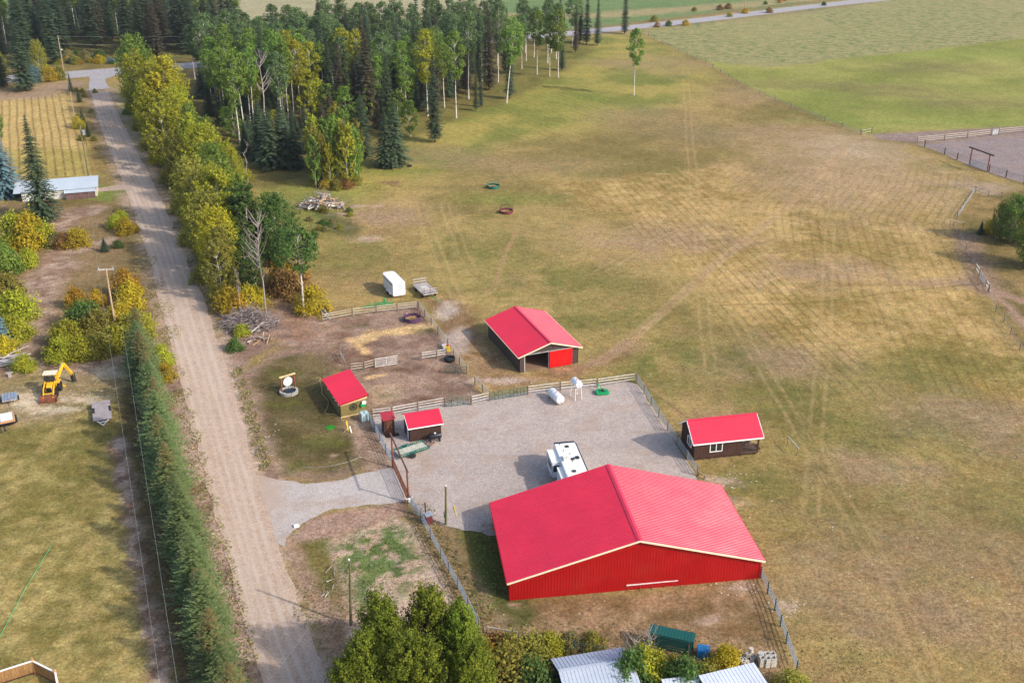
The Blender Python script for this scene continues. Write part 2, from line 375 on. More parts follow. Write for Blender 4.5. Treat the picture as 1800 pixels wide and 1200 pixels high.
# golden mown ground in the middle
put(area([(950, 322), (1290, 288), (1400, 335), (1620, 330), (1690, 420), (1740, 560), (1820, 650), (1830, 740), (1600, 640), (1420, 640), (1240, 500), (1100, 400)], 6, 4, 10) * 0.75,
    two(col(150, 126, 60), col(186, 156, 92), sstep(0.35, 0.65, 0.5 * n12 + 0.5 * n1)))
put(spot(1480, 300, 26, 46, 0.7, 0.8) * 0.75, two(col(160, 134, 96), col(176, 150, 114), n4))
put(spot(1500, 262, 14, 16, 0.9, 0.8) * 0.7, col(176, 156, 124))
for s_ in [(1700, 745, 12, 10), (1640, 960, 16, 9), (1500, 1050, 12, 8), (1450, 480, 14, 10), (1550, 830, 10, 7), (1360, 630, 12, 9), (1720, 1090, 12, 5), (1180, 420, 20, 12), (640, 385, 8, 5), (700, 375, 12, 9), (1250, 760, 5, 7)]:
    put(spot(*s_, 0.9, 1.1) * 0.6, two(col(150, 124, 96), col(164, 138, 112), n1))
for s_ in [(870, 450, 14, 26), (1030, 490, 9, 8), (1010, 560, 6, 7), (1140, 670, 12, 7), (1200, 610, 9, 6), (1400, 700, 10, 7), (1560, 760, 14, 9), (1080, 560, 9, 6), (1240, 640, 10, 6), (1320, 845, 8, 4), (1100, 630, 6, 4), (590, 470, 9, 8), (1650, 640, 16, 8), (1760, 900, 12, 7)]:
    put(spot(*s_, 0.9, 1.2, 3.0) * 0.5, two(col(78, 92, 32), col(116, 120, 44), n1))
# hay field up right, with alfalfa tufts beyond
HAY = [(1125, 52), (1145, 64), (1240, 107), (1310, 150), (1420, 197), (1522, 236), (1600, 231), (1800, 222), (2300, 200), (2500, -60), (1560, -60), (1300, 25)]
put(area(HAY, 2, 0.6, 5), two(col(124, 134, 50), col(154, 154, 70), sstep(0.3, 0.7, 0.5 * n40 + 0.5 * n12)))
for s_ in [(1580, 160, 22, 14), (1430, 150, 26, 10), (1700, 180, 26, 10), (1640, 120, 30, 14)]: put(spot(*s_, 0.9, 0.9) * 0.5, col(126, 112, 72))
for s_ in [(1640, 214, 40, 5), (1400, 165, 14, 7), (1690, 95, 60, 14)]: put(spot(*s_, 0.9, 0.9) * 0.6, col(136, 150, 56))
ALF = [(1128, 56), (1150, 68), (1240, 107), (1345, 119), (1410, 113), (1500, 101), (1600, 92), (1690, 80), (1800, 68), (2400, 20), (2500, -60), (1560, -60), (1300, 25)]
tuft = sstep(0.48, 0.62, nz(3.2, 3, 9) * 0.7 + nz(12, 2, 10) * 0.3)
put(area(ALF, 3, 2, 6), two(col(148, 144, 88), col(160, 152, 98), n4)); TUFT = area(ALF, 3, 2, 6) * (0.35 + 0.65 * sstep(0.4, 0.6, nz(30, 2, 10)))
# beyond the public road
far = area([(-2500, 60), (60, 118), (600, 90), (1060, 50), (1350, 14), (1520, -4), (2600, -110), (2600, -250), (-2500, -250)], 4, 1, 10)
put(far, two(col(96, 128, 72), col(118, 140, 84), n12))
put(far * path([(700, 30), (1060, 27), (1350, 6), (1600, -20)], 16, 8, 4), col(156, 146, 98))
put(area([(380, 40), (590, 26), (870, 22), (900, -60), (300, -60)], 10, 4, 12), two(col(156, 152, 112), col(170, 164, 126), n12))
put(path([(1000, 55), (1350, 13), (1500, -4)], 7, 4, 1.5) * 0.8, two(col(150, 116, 76), col(120, 122, 64), n4))
put(path([(1000, 63), (1350, 27), (1520, 5)], 9, 4, 1.5) * 0.7, two(col(156, 138, 96), col(124, 110, 74), n4))
# far left: stubble in windrows, yard and lawn
put(area([(-400, 180), (0, 165), (112, 143), (128, 176), (148, 225), (166, 312), (60, 318), (-500, 380)], 3, 1.5, 4), two(col(176, 148, 78), col(192, 166, 98), n4))
put(area([(-400, 320), (-400, 270), (20, 262), (150, 262), (168, 312), (60, 318)], 4, 2, 4) * 0.75, two(col(146, 136, 50), col(168, 150, 68), n4))
put(path([(-100, 172), (60, 166), (112, 150)], 14, 8, 2) * 0.9, two(col(150, 128, 96), col(160, 134, 116), n4))
put(area([(-300, 400), (30, 355), (180, 340), (218, 330), (250, 420), (290, 560), (300, 640), (60, 660), (-300, 700)], 4, 2, 5), two(col(120, 104, 54), col(146, 122, 84), sstep(0.3, 0.7, 0.5 * n4 + 0.5 * n12)))
put(area([(170, 325), (215, 325), (225, 350), (200, 355), (150, 350)], 3, 1) * 0.9, col(118, 136, 50))
for pts, wd in [([(95, 400), (120, 378), (160, 368)], 6), ([(190, 425), (110, 440), (70, 500), (60, 560), (30, 620), (-40, 660)], 5.5), ([(120, 470), (90, 480), (75, 520)], 5), ([(240, 600), (200, 630), (140, 650), (60, 650)], 7)]:
    put(path(pts, wd, 3, 1.6) * 0.85, two(col(146, 118, 98), col(176, 152, 132), sstep(0.4, 0.6, n1)))
put(area([(60, 600), (110, 590), (130, 640), (80, 650)], 3, 1.5) * 0.6, col(104, 88, 80))
put(area([(-400, 760), (0, 680), (60, 655), (215, 660), (235, 800), (262, 1000), (300, 1300), (-400, 1500)], 4, 1.5, 4), two(col(122, 114, 50), col(172, 154, 86), sstep(0.3, 0.7, 0.5 * n12 + 0.5 * n1)))
put(area([(-100, 700), (110, 655), (220, 640), (222, 690), (170, 690), (120, 735), (0, 760)], 5, 2) * 0.7, two(col(146, 126, 84), col(172, 150, 120), n1))
for s_ in [(145, 700, 3.5, 1.6), (55, 700, 3.2, 2.6), (195, 655, 3.2, 2.4), (90, 720, 5, 1.2)]: put(spot(*s_, 0.8, 1.6, 1.2) * 0.9, col(200, 184, 154))
put(path([(208, 770), (224, 850), (238, 930), (262, 1060), (290, 1210)], 2.2, 1.2, 0.9, 2.0) * 0.85, two(col(140, 112, 100), col(186, 160, 146), sstep(0.4, 0.6, n1)))
put(path([(240, 690), (262, 800), (290, 950), (330, 1100), (360, 1240)], 5, 2, 0.8) * 0.8, col(92, 78, 52))
# verges of the lane
put(path([(285, 640), (320, 760), (350, 880), (380, 990), (420, 1110), (450, 1230)], 5.5, 2, 0.8) * 0.95, two(col(128, 100, 84), col(176, 148, 132), sstep(0.35, 0.65, nz(2.2, 3, 11))))
for a in [((322, 690), 1.6, 2.4), ((335, 760), 1.2, 2.6), ((352, 860), 1.4, 2.2), ((368, 900), 1.6, 2), ((330, 720), 1, 3)]: put(spot(a[0][0], a[0][1], a[1], a[2], 0.9, 1.0, 2) * 0.8, col(106, 98, 40))
put(path([(150, 170), (170, 230), (195, 300)], 8, 5, 1.5) * 0.7, two(col(116, 108, 50), col(160, 124, 56), n4))
put(path([(222, 150), (215, 190), (235, 250)], 9, 5, 1.5) * 0.7, two(col(128, 124, 66), col(162, 150, 104), n4))
put(path([(215, 350), (238, 410), (262, 490), (285, 580)], 5, 3, 1) * 0.8, two(col(100, 96, 44), col(146, 120, 70), n4))
put(path([(395, 600), (425, 690), (455, 790), (470, 838)], 3.2, 1.6, 0.7) * 0.95, two(col(172, 146, 122), col(200, 178, 156), n1))
put(path([(418, 640), (440, 720), (465, 800), (478, 838)], 1.3, 0.7, 0.5) * 0.8, two(col(98, 74, 62), col(140, 110, 92), n1))
put(path([(250, 260), (290, 340), (330, 440), (372, 540)], 7, 3, 1) * 0.75, two(col(92, 88, 42), col(140, 112, 76), n4))
# forest floor, shade grass and the cleared ground by the brush heap
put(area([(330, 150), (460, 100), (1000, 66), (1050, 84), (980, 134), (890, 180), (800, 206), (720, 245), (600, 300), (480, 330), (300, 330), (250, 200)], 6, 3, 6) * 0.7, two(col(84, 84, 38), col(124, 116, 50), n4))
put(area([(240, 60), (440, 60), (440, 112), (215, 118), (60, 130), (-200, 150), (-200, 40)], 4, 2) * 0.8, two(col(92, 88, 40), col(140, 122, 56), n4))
put(area([(470, 545), (560, 545), (575, 570), (600, 640), (560, 650), (480, 600), (430, 640), (410, 640), (400, 590)], 3, 1.4), two(col(134, 108, 92), col(166, 138, 120), sstep(0.35, 0.65, 0.5 * n4 + 0.5 * n1)))
put(path([(478, 505), (500, 540), (540, 590)], 4, 2, 1) * 0.8, col(150, 116, 90))
for s_ in [(645, 420, 3.6, 2.2), (605, 400, 2.6, 1.8), (590, 378, 2.4, 1.4), (628, 362, 2, 1.2), (688, 321, 3.4, 2.2), (660, 362, 2, 1)]: put(spot(*s_, 0.9, 1.3, 1.4) * 0.9, col(184, 156, 130) if s_[1] != 321 else col(140, 100, 78))
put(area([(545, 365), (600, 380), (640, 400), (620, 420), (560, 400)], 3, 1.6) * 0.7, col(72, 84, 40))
_sp = sstep(0.42, 0.58, 0.5 * nz(1.1, 2, 14) + 0.5 * n4)
for ln in ([(157, 157), (187, 250), (228, 350), (261, 450), (284, 550), (312, 650), (349, 800), (377, 900), (410, 1030), (455, 1190)], [(191, 155), (233, 250), (284, 350), (324, 450), (368, 550), (400, 650), (441, 800)], [(500, 965), (514, 1030), (536, 1090), (580, 1190)]):
    put(path(ln, 3.2, 2.4, 1.0) * (0.25 + 0.75 * _sp) * 0.8, col(182, 158, 138))
# lawn with the round sign
LAWN = [(428, 660), (470, 622), (560, 600), (598, 640), (575, 665), (600, 740), (640, 775), (648, 822), (560, 848), (490, 838), (455, 750)]
put(area(LAWN, 3, 0.8), two(col(134, 110, 92), col(158, 130, 110), n4))
put(area([(445, 668), (480, 632), (550, 618), (585, 640), (572, 668), (597, 735), (630, 775), (635, 815), (560, 838), (495, 828), (470, 750)], 3.0, 1.2, 3), two(col(90, 82, 44), col(118, 104, 66), sstep(0.35, 0.65, 0.6 * n4 + 0.4 * n12)))
for s_ in [(560, 775, 3.6, 2.6), (495, 655, 3.2, 1.8), (500, 710, 3.2, 1.6), (520, 820, 2, 1.4), (600, 780, 2.4, 1.6)]: put(spot(*s_, 0.9, 0.9, 2) * 0.7, col(96, 98, 34))
for s_ in [(588, 800, 0.6, 0.5)]: put(spot(*s_, 0.8, 0.8, 1), col(180, 150, 128))
put(path([(640, 740), (668, 800), (700, 870)], 4.6, 1.6, 0.8) * 0.9, two(col(140, 112, 92), col(176, 150, 130), n1))
# corral earth, old hay, trampled ground
COR = [(565, 563), (735, 532), (790, 610), (826, 662), (850, 700), (770, 712), (650, 735), (640, 690), (600, 655)]
put(area(COR, 1.5, 0.5), two(col(132, 106, 88), col(162, 136, 116), sstep(0.3, 0.7, 0.5 * n4 + 0.5 * n1)))
for s_ in [(640, 640, 5.5, 2.6), (610, 625, 3, 2.4), (720, 650, 3, 1.6), (790, 650, 2.5, 1.2), (745, 700, 1.6, 0.9), (600, 590, 2.4, 2)]: put(spot(*s_, 0.9, 1.1, 1.6) * 0.75, two(col(98, 66, 46), col(124, 90, 66), n1))
put(path([(640, 596), (660, 588), (700, 582), (745, 574)], 2.7, 1.2, 1.2, 1.8), two(col(206, 170, 110), col(224, 192, 136), n1)); put(path([(617, 596), (632, 606), (645, 618)], 1.5, 0.8, 0.8, 1.2), col(210, 172, 116))
put(path([(648, 664), (676, 658)], 0.9, 0.5, 0.5, 1.0), col(206, 170, 116)); put(area([(645, 680), (700, 674), (706, 700), (660, 715)], 1.0, 0.4) * 0.8, two(col(166, 142, 110), col(176, 152, 122), n1))
for s_ in [(745, 580, 2.6, 1.2), (610, 575, 1, 0.6), (637, 572, 1.4, 0.5), (683, 695, 1.4, 0.7)]: put(spot(*s_, 0.9, 1.4, 1.0) * 0.8, col(96, 96, 40))
put(area([(742, 530), (800, 515), (830, 560), (855, 590), (910, 655), (1020, 640), (1120, 600), (1125, 615), (1040, 655), (930, 680), (850, 690), (820, 650)], 4, 2) * 0.85, two(col(124, 92, 56), col(156, 126, 92), sstep(0.35, 0.65, 0.5 * n4 + 0.5 * n1)))
put(spot(785, 545, 2.2, 4.5, 0.9, 1.6, 1.4) * 0.9, two(col(178, 160, 146), col(200, 186, 174), n1)); put(spot(803, 598, 2.6, 5.5, 0.5, 0.5), col(178, 160, 146)); put(spot(870, 668, 6, 1.2, 0.9, 1.2, 1.5) * 0.8, col(186, 164, 148))
put(path([(1060, 632), (1115, 592), (1180, 535), (1250, 470), (1340, 400), (1420, 330), (1485, 262)], 1.5, 1.2, 0.4) * 0.6, col(176, 144, 104))
put(path([(930, 645), (1000, 650), (1060, 632), (1100, 604)], 1.5, 1.3, 0.5) * 0.8, two(col(150, 118, 88), col(168, 138, 108), n1))
d_, _r = seg_dist(X, Y, W([(1115, 592), (1180, 535), (1250, 470), (1340, 400), (1420, 330), (1485, 262)]))
put(path([(870, 500), (885, 455), (905, 410)], 0.7, 0.5, 0.3) * 0.7, col(172, 136, 90)); put(path([(1130, 670), (1180, 710), (1200, 730)], 0.8, 0.5, 0.3) * 0.6, col(160, 126, 90))
for dx in (0, 24, 46): put(path([(730 + dx, 360), (745 + dx, 420), (775 + dx, 500)], 0.7, 0.6, 0.3) * 0.4, col(168, 150, 80))
for dx in (0, 18): put(path([(1280 + dx, 600), (1400 + dx, 760), (1520 + dx, 960)], 0.7, 0.7, 0.3) * 0.25, col(100, 94, 46))
# south of the yard
put(area([(840, 1050), (900, 1060), (1335, 1020), (1390, 1180), (1100, 1260), (860, 1200), (820, 1080)], 2.5, 1), two(col(124, 100, 62), col(158, 130, 94), sstep(0.3, 0.7, 0.5 * n1 + 0.5 * n4)))
put(area([(770, 930), (850, 930), (900, 1060), (880, 1085), (830, 1060)], 2, 0.8) * 0.85, two(col(88, 92, 34), col(128, 112, 52), n4)); put(path([(850, 930), (870, 1000), (900, 1075)], 4.5, 2, 0.8) * 0.8, col(74, 86, 30))  # the dark green strip along the barn paints shade into the grass colour
put(path([(745, 905), (790, 1000), (850, 1100)], 4.4, 2, 0.7) * 0.7, two(col(134, 108, 70), col(164, 140, 112), n1))
put(area([(1150, 850), (1250, 838), (1345, 985), (1400, 1100), (1330, 1000)], 4, 2) * 0.4, col(146, 122, 84))
put(area([(1450, 850), (1800, 850), (1900, 1250), (1400, 1250), (1360, 1000)], 18, 8, 12) * 0.45, two(col(128, 104, 66), col(142, 122, 66), n4))
for s_ in [(1275, 845, 3, 1.4), (1290, 1030, 2, 1), (1250, 1090, 1.4, 0.8), (900, 1063, 1, .5), (1385, 1065, 1.6, 1), (1250, 885, 4, 2)]: put(spot(*s_, 0.9, 1.5, 1.2) * 0.8, col(184, 160, 136))
put(area([(500, 950), (545, 912), (620, 893), (705, 882), (722, 905), (640, 930), (580, 950), (528, 958)], 1.5, 0.6), two(col(146, 116, 98), col(178, 148, 128), n4))
put(area([(496, 965), (528, 952), (578, 946), (606, 1050), (625, 1140), (600, 1230), (560, 1110)], 1.2, 0.6), two(col(136, 112, 76), col(170, 142, 122), n1))
put(area([(530, 956), (578, 948), (600, 1030), (590, 1070), (560, 1040)], 1.4, 0.8) * 0.9, two(col(94, 96, 34), col(122, 112, 50), n1))
GAR = [(578, 952), (690, 905), (728, 925), (765, 990), (805, 1065), (740, 1120), (612, 1120), (600, 1030)]
put(area(GAR, 0.7, 0.4), two(col(176, 148, 126), col(196, 170, 148), n1))
gcell = sstep(0.45, 0.53, 0.55 * nz(0.95, 2, 12) + 0.45 * nz(4, 2, 13) + 0.02); put(area([(590, 955), (690, 912), (715, 930), (740, 985), (700, 1060), (620, 1080), (608, 1030)], 3, 1.5) * gcell, two(col(84, 108, 58), col(120, 136, 76), n1))
# the bush paddock at the right edge
put(area([(1706, 342), (1672, 398), (1700, 445), (1745, 530), (1800, 610), (2000, 800), (2000, 330), (1770, 335)], 2, 1), two(col(112, 100, 50), col(150, 126, 72), sstep(0.3, 0.7, n4)))
put(path([(1695, 415), (1720, 470), (1735, 510)], 5, 3, 1) * 0.8, col(146, 120, 100)); put(path([(1690, 497), (1735, 505), (1800, 530), (1900, 560)], 2, 1.2, 0.5), col(160, 130, 108)); put(path([(1735, 508), (1775, 540), (1800, 570), (1850, 640)], 1.4, 0.8, 0.4), col(160, 130, 108))
put(spot(1680, 497, 12, 3, 0.8, 0.9) * 0.6, col(150, 124, 100)); put(spot(1725, 330, 8, 6, 0.8, 0.9) * 0.8, col(160, 140, 120))
put(area([(1530, 236), (1620, 232), (1800, 222), (2300, 205), (2300, 250), (1800, 240), (1620, 252), (1545, 245)], 2.5, 0.8), two(col(136, 118, 112), col(150, 132, 122), n4))
# mowing lines: 'phase' runs across the swaths, 'amp' says how strong they are
phase = np.zeros(NV); amp = np.zeros(NV)
a_, b_ = P(80, 300), P(66, 170); dx, dy = b_[0] - a_[0], b_[1] - a_[1]; l_ = math.hypot(dx, dy)
mL = area([(-400, 190), (0, 178), (100, 165), (125, 185), (145, 235), (160, 308), (60, 314), (-500, 360)], 4, 1)
ph = ((X - a_[0]) * dy - (Y - a_[1]) * dx) / l_ * 2 * math.pi / 1.95 + nz(22, 2, 3) * 2.2
phase = np.where(mL > 0, ph, phase); amp = np.maximum(amp, mL * 1.5)
d2, _r = seg_dist(X, Y, W([(1712, 300), (1706, 342), (1672, 398), (1700, 445), (1745, 530), (1800, 610), (1900, 760)]))
mR = area([(1000, 330), (1290, 292), (1700, 300), (1675, 400), (1700, 450), (1810, 625), (1880, 760), (1600, 700), (1420, 690), (1260, 560), (1180, 440)], 10, 4)
a_, b_ = P(1025, 343), P(1134, 483); dx, dy = b_[0] - a_[0], b_[1] - a_[1]; l_ = math.hypot(dx, dy); ph2 = ((X - a_[0]) * dy - (Y - a_[1]) * dx) / l_
q_ = sstep(-6, 6, (X - P(1380, 450)[0]) + 0.1 * (Y - P(1380, 450)[1]))
phR = np.where(q_ > 0.5, d2, ph2) * 2 * math.pi / 1.7 + nz(40, 2, 5) * 2.5
phase = np.where(mR > 0.02, phR, phase); amp = np.maximum(amp, mR * (0.35 + 0.7 * nz(15, 2, 6)) * (np.abs(q_ - 0.5) * 2) * np.where(q_ > .5, 0.8, 1.25))
a_, b_ = P(900, 150), P(1000, 130); mU = area([(780, 230), (900, 170), (1080, 110), (1100, 180), (950, 250)], 14, 6) * 0.4
phU = (X * 0.85 + Y * 0.5) * 2 * math.pi / 2.6; phase = np.where((mU > 0.02) & (mR < 0.02), phU, phase); amp = np.maximum(amp, mU)
mS = area([(1420, 760), (1800, 700), (1900, 1200), (1560, 1250)], 20, 6) * 0.22
phS = (X * 0.86 + Y * 0.5) * 2 * math.pi / 2.6 + nz(20, 2, 8) * 6; phase = np.where((mS > 0.02) & (mR < 0.02), phS, phase); amp = np.maximum(amp, mS)
# wheel tracks: signed distance to the centre line of each pair of ruts, and to thin dark paths
def signed(lines):
    best = np.full(NV, 9.0); sg = np.full(NV, 9.0)
    for ln in lines:
        pts = W(ln)
        for (ax_, ay_), (bx_, by_) in zip(pts[:-1], pts[1:]):
            dx_, dy_ = bx_ - ax_, by_ - ay_; L2 = dx_ * dx_ + dy_ * dy_; tt = ((X - ax_) * dx_ + (Y - ay_) * dy_) / L2; tc = np.clip(tt, 0, 1)
            d = np.hypot(X - ax_ - tc * dx_, Y - ay_ - tc * dy_); s = ((X - ax_) * dy_ - (Y - ay_) * dx_) / math.sqrt(L2); s = np.where((tt < -.02) | (tt > 1.02), np.sign(s) * d, s)
            m = d < best; best = np.where(m, d, best); sg = np.where(m, s, sg)
    return np.clip(sg, -9, 9)
wob = (nz(6, 2, 6) - .5) * .5
TRK = signed([[(1060, 632), (1115, 592), (1180, 535), (1250, 470), (1340, 400), (1420, 330), (1485, 262)], [(1206, 140), (1213, 260), (1224, 360), (1232, 450), (1238, 560), (1250, 650)], [(1050, 478), (1150, 425), (1280, 370), (1385, 312)], [(1470, 300), (1458, 420), (1452, 560), (1436, 740), (1425, 900)], [(735, 350), (760, 420), (800, 520)], [(780, 360), (830, 480)], [(1290, 560), (1410, 760), (1560, 1010), (1680, 1300)]]) + wob
TDK = signed([[(1250, 537), (1430, 532), (1560, 515), (1735, 497)], [(1390, 395), (1480, 435), (1600, 480)], [(900, 560), (1000, 560), (1060, 590)], [(1120, 670), (1190, 720)]]) + wob
# gentle unevenness of the land
Z = (nz(7, 2, 4) - 0.5) * 0.03 - 0.015
t = NT("ground_turf_and_earth"); co = t.coord(); base = t.attr("soil", "Color")
st = t.math('SINE', t.attr("phase")); st = t.mapr(st, -0.6, 0.8, -1, 1)
s0 = t.math('MAXIMUM', t.math('SINE', t.attr("phase")), 0.0); st = t.math('SUBTRACT', 0.3, t.math('MULTIPLY', s0, s0)); st = t.math('MULTIPLY', st, t.mapr(t.noise(0.5, 3, co), 0.35, 0.65, 0.35, 1.5)); m_ = t.math('MULTIPLY', t.math('MULTIPLY', st, t.attr("amp")), 0.32)
f1 = t.mapr(t.noise(0.8, 6, co, 0.8), 0.32, 0.68, 0.66, 1.34); f2 = t.mapr(t.noise(2.6, 5, co, 0.85), 0.34, 0.66, 0.55, 1.45); f3 = t.mapr(t.noise(0.16, 4, co, 0.6), 0.3, 0.7, 0.88, 1.12)
f = t.math('MULTIPLY', t.math('MULTIPLY', f1, f2), f3); f = t.math('MULTIPLY', f, t.math('ADD', m_, 1.0))
c = t.scale(base, f); hue = t.mapr(t.noise(0.45, 5, co, 0.7), 0.35, 0.65, 0, 1)
c = t.mix(t.math('MULTIPLY', hue, 0.5), c, t.mix(1.0, c, (1.10, 0.86, 0.75), 'MULTIPLY'))
hue2 = t.mapr(t.noise(1.7, 4, t.coord(scale=(1.0, 0.8, 1.0)), 0.7), 0.52, 0.66, 0, 1); c = t.mix(t.math('MULTIPLY', hue2, 0.38), c, t.mix(1.0, c, (0.72, 0.92, 0.66), 'MULTIPLY'))
ta = t.math('ABSOLUTE', t.math('SUBTRACT', t.math('ABSOLUTE', t.attr('trk')), 0.8)); tk = t.math('MULTIPLY', t.mapr(ta, 0.12, 0.42, 1, 0), t.mapr(t.noise(0.7, 3, co), 0.35, 0.65, 0.06, 0.40)); c = t.mix(tk, c, lin(186, 158, 112))
td = t.math('MULTIPLY', t.mapr(t.math('ABSOLUTE', t.attr('tdk')), 0.10, 0.35, 1, 0), t.mapr(t.noise(0.7, 3, co), 0.35, 0.6, 0.1, 0.5)); c = t.mix(td, c, lin(84, 80, 36))
sp = t.mapr(t.noise(1.35, 3, co, 0.9), 0.70, 0.76, 0, 0.5); c = t.mix(sp, c, lin(205, 185, 150))
tf = t.math('MULTIPLY', t.mapr(t.noise(0.42, 4, t.coord(scale=(0.7, 1.0, 1.0)), 0.7), 0.50, 0.58, 0, 1), t.attr('tuft')); c = t.mix(t.math('MULTIPLY', tf, 0.75), c, lin(84, 112, 62))
gn = t.mapr(t.noise(7.0, 3, co, 0.9), 0.35, 0.65, 0.70, 1.30); c = t.scale(c, gn)
t.bump(t.noise(2.5, 5, co, 0.75), 0.55, 0.25); t.fin(c, 0.95, spec=0.08); M['ground'] = t.m
ny, nx = GX.shape; idx = np.arange(NV).reshape(ny, nx)
F = np.stack([idx[:-1, :-1], idx[:-1, 1:], idx[1:, 1:], idx[1:, :-1]], -1).reshape(-1, 4)
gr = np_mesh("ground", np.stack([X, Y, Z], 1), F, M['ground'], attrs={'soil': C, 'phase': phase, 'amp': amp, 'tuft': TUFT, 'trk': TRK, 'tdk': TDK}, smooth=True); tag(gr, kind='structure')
# ------------------------------------------------------------------ gravel sheets
def gravel(name, a, b, fine=6.0, track=None):
    t = NT(name); co = t.coord(); n = t.noise(fine, 4, co, 0.8); n2 = t.noise(0.35, 5, co, 0.65); n3 = t.noise(1.6, 5, co, 0.7)
    c = t.mix(t.mapr(n2, 0.3, 0.7, 0, 1), a, b); c = t.scale(c, t.mapr(n, 0.35, 0.65, 0.68, 1.32)); c = t.scale(c, t.mapr(n3, 0.3, 0.7, 0.86, 1.14))
    if track:
        c = t.mix(t.mapr(t.attr("wear"), 0, 1, 0, 1), c, track)
        tn = t.noise(1.0, 4, t.coord("Object", (1, 1, 1)), 0.7); c = t.scale(c, t.mapr(tn, 0.3, 0.7, 0.93, 1.07))
    else:
        st = t.mapr(t.noise(0.22, 5, co, 0.75), 0.50, 0.66, 0, 0.45); c = t.mix(st, c, lin(162, 132, 108))
    t.bump(n, 0.35, 0.06); return t.fin(c, 0.95, spec=0.1)
M['lane'] = gravel('lane_gravel', [q * .8 for q in lin(194, 168, 148)], [q * .8 for q in lin(210, 184, 162)], 5.0, [q * .86 for q in lin(212, 195, 180)])
M['yard'] = gravel('yard_gravel', [q * .8 for q in lin(184, 170, 162)], [q * .8 for q in lin(200, 184, 174)], 5.5)
M['drive'] = gravel('driveway_gravel', [q * .82 for q in lin(190, 180, 174)], [q * .82 for q in lin(204, 194, 188)], 5.5)
M['paved'] = gravel('grey_road_surface', [q * .8 for q in lin(176, 172, 176)], [q * .8 for q in lin(190, 186, 188)], 2.0)
M['arena'] = gravel('arena_sand', [q * .8 for q in lin(140, 126, 126)], [q * .8 for q in lin(166, 150, 146)], 2.0)
_x0, _x1 = P(462, 870)[0], P(520, 870)[0]; _m = M['drive']; _t = _m.node_tree; _b = _t.nodes["Principled BSDF"]; _src = _b.inputs["Base Color"].links[0].from_socket
_tc = _t.nodes.new("ShaderNodeTexCoord"); _sx = _t.nodes.new("ShaderNodeSeparateXYZ"); _t.links.new(_tc.outputs["Object"], _sx.inputs[0]); _ns = _t.nodes.new("ShaderNodeTexNoise"); _ns.inputs["Scale"].default_value = .5; _ns.inputs["Detail"].default_value = 5; _t.links.new(_tc.outputs["Object"], _ns.inputs["Vector"])
_ad = _t.nodes.new("ShaderNodeMath"); _ad.operation = 'MULTIPLY_ADD'; _t.links.new(_ns.outputs[0], _ad.inputs[0]); _ad.inputs[1].default_value = 7.0; _t.links.new(_sx.outputs[0], _ad.inputs[2]); _mr = _t.nodes.new("ShaderNodeMapRange"); _t.links.new(_ad.outputs[0], _mr.inputs[0])
for _i, _v in enumerate((_x0 + 3.0, _x1 + 3.5, 1, 0)): _mr.inputs[_i + 1].default_value = _v
_mx = _t.nodes.new("ShaderNodeMix"); _mx.data_type = 'RGBA'; _t.links.new(_mr.outputs[0], _mx.inputs[0]); _t.links.new(_src, _mx.inputs[6]); _mx.inputs[7].default_value = (*[q * .8 for q in lin(196, 172, 154)], 1); _t.links.new(_mx.outputs[2], _b.inputs["Base Color"])
def strip(name, left, right, z, mat, n_across=26, step=0.6, edge=0.5):
    Lw, Rw = [np.array(W(p)) for p in (left, right)]
    cum = np.concatenate([[0], np.cumsum(np.hypot(*np.diff((Lw + Rw) / 2, axis=0).T))]); n = int(cum[-1] / step); s = np.linspace(0, cum[-1], n)
    def sm(Pw):
        q = np.stack([np.interp(s, cum, Pw[:, i]) for i in (0, 1)], 1); k = 15
        for _ in range(2):
            pad = np.concatenate([np.repeat(q[:1], k, 0), q, np.repeat(q[-1:], k, 0)]); q = np.stack([np.convolve(pad[:, i], np.ones(2 * k + 1) / (2 * k + 1), 'valid') for i in (0, 1)], 1)
        return q
    A, B = sm(Lw), sm(Rw); u = np.linspace(0, 1, n_across)[None, :, None]
    Pg = A[:, None, :] * (1 - u) + B[:, None, :] * u
    S = np.repeat(s[:, None], n_across, 1); U = np.repeat(u[:, :, 0], n, 0)
    d = B - A; wd = np.hypot(d[:, 0], d[:, 1])[:, None]
    for e, w_ in ((0, -1), (-1, 1)):
        jit = (fbm(s, s * 0 + 5 + e, 3.0, 4, 4) - 0.5) * 2 * edge; Pg[:, e, :] += (d / wd) * (jit * w_)[:, None]
    wear = 0.0
    for cpos in (0.14, 0.30, 0.47, 0.62, 0.80): wear = wear + np.exp(-((U - cpos - (fbm(S, S * 0, 40, 2, int(cpos * 10)) - .5) * 0.10) / 0.035) ** 2)
    wear = np.clip(wear * (0.25 + 0.7 * fbm(U * wd * 3, S / 6, 1.0, 3, 6)) + (fbm(U * wd * 2.2, S / 9, 1.0, 3, 9) - 0.45) * 0.8, 0, 1)
    V = np.concatenate([Pg.reshape(-1, 2), np.full((n * n_across, 1), z)], 1); idx = np.arange(n * n_across).reshape(n, n_across)
    F = np.stack([idx[:-1, :-1], idx[:-1, 1:], idx[1:, 1:], idx[1:, :-1]], -1).reshape(-1, 4)
    if V[F[0, 1], 0] < V[F[0, 0], 0]: F = F[:, ::-1]
    return tag(np_mesh(name, V, F, mat, attrs={'wear': wear.ravel()}), kind='structure')
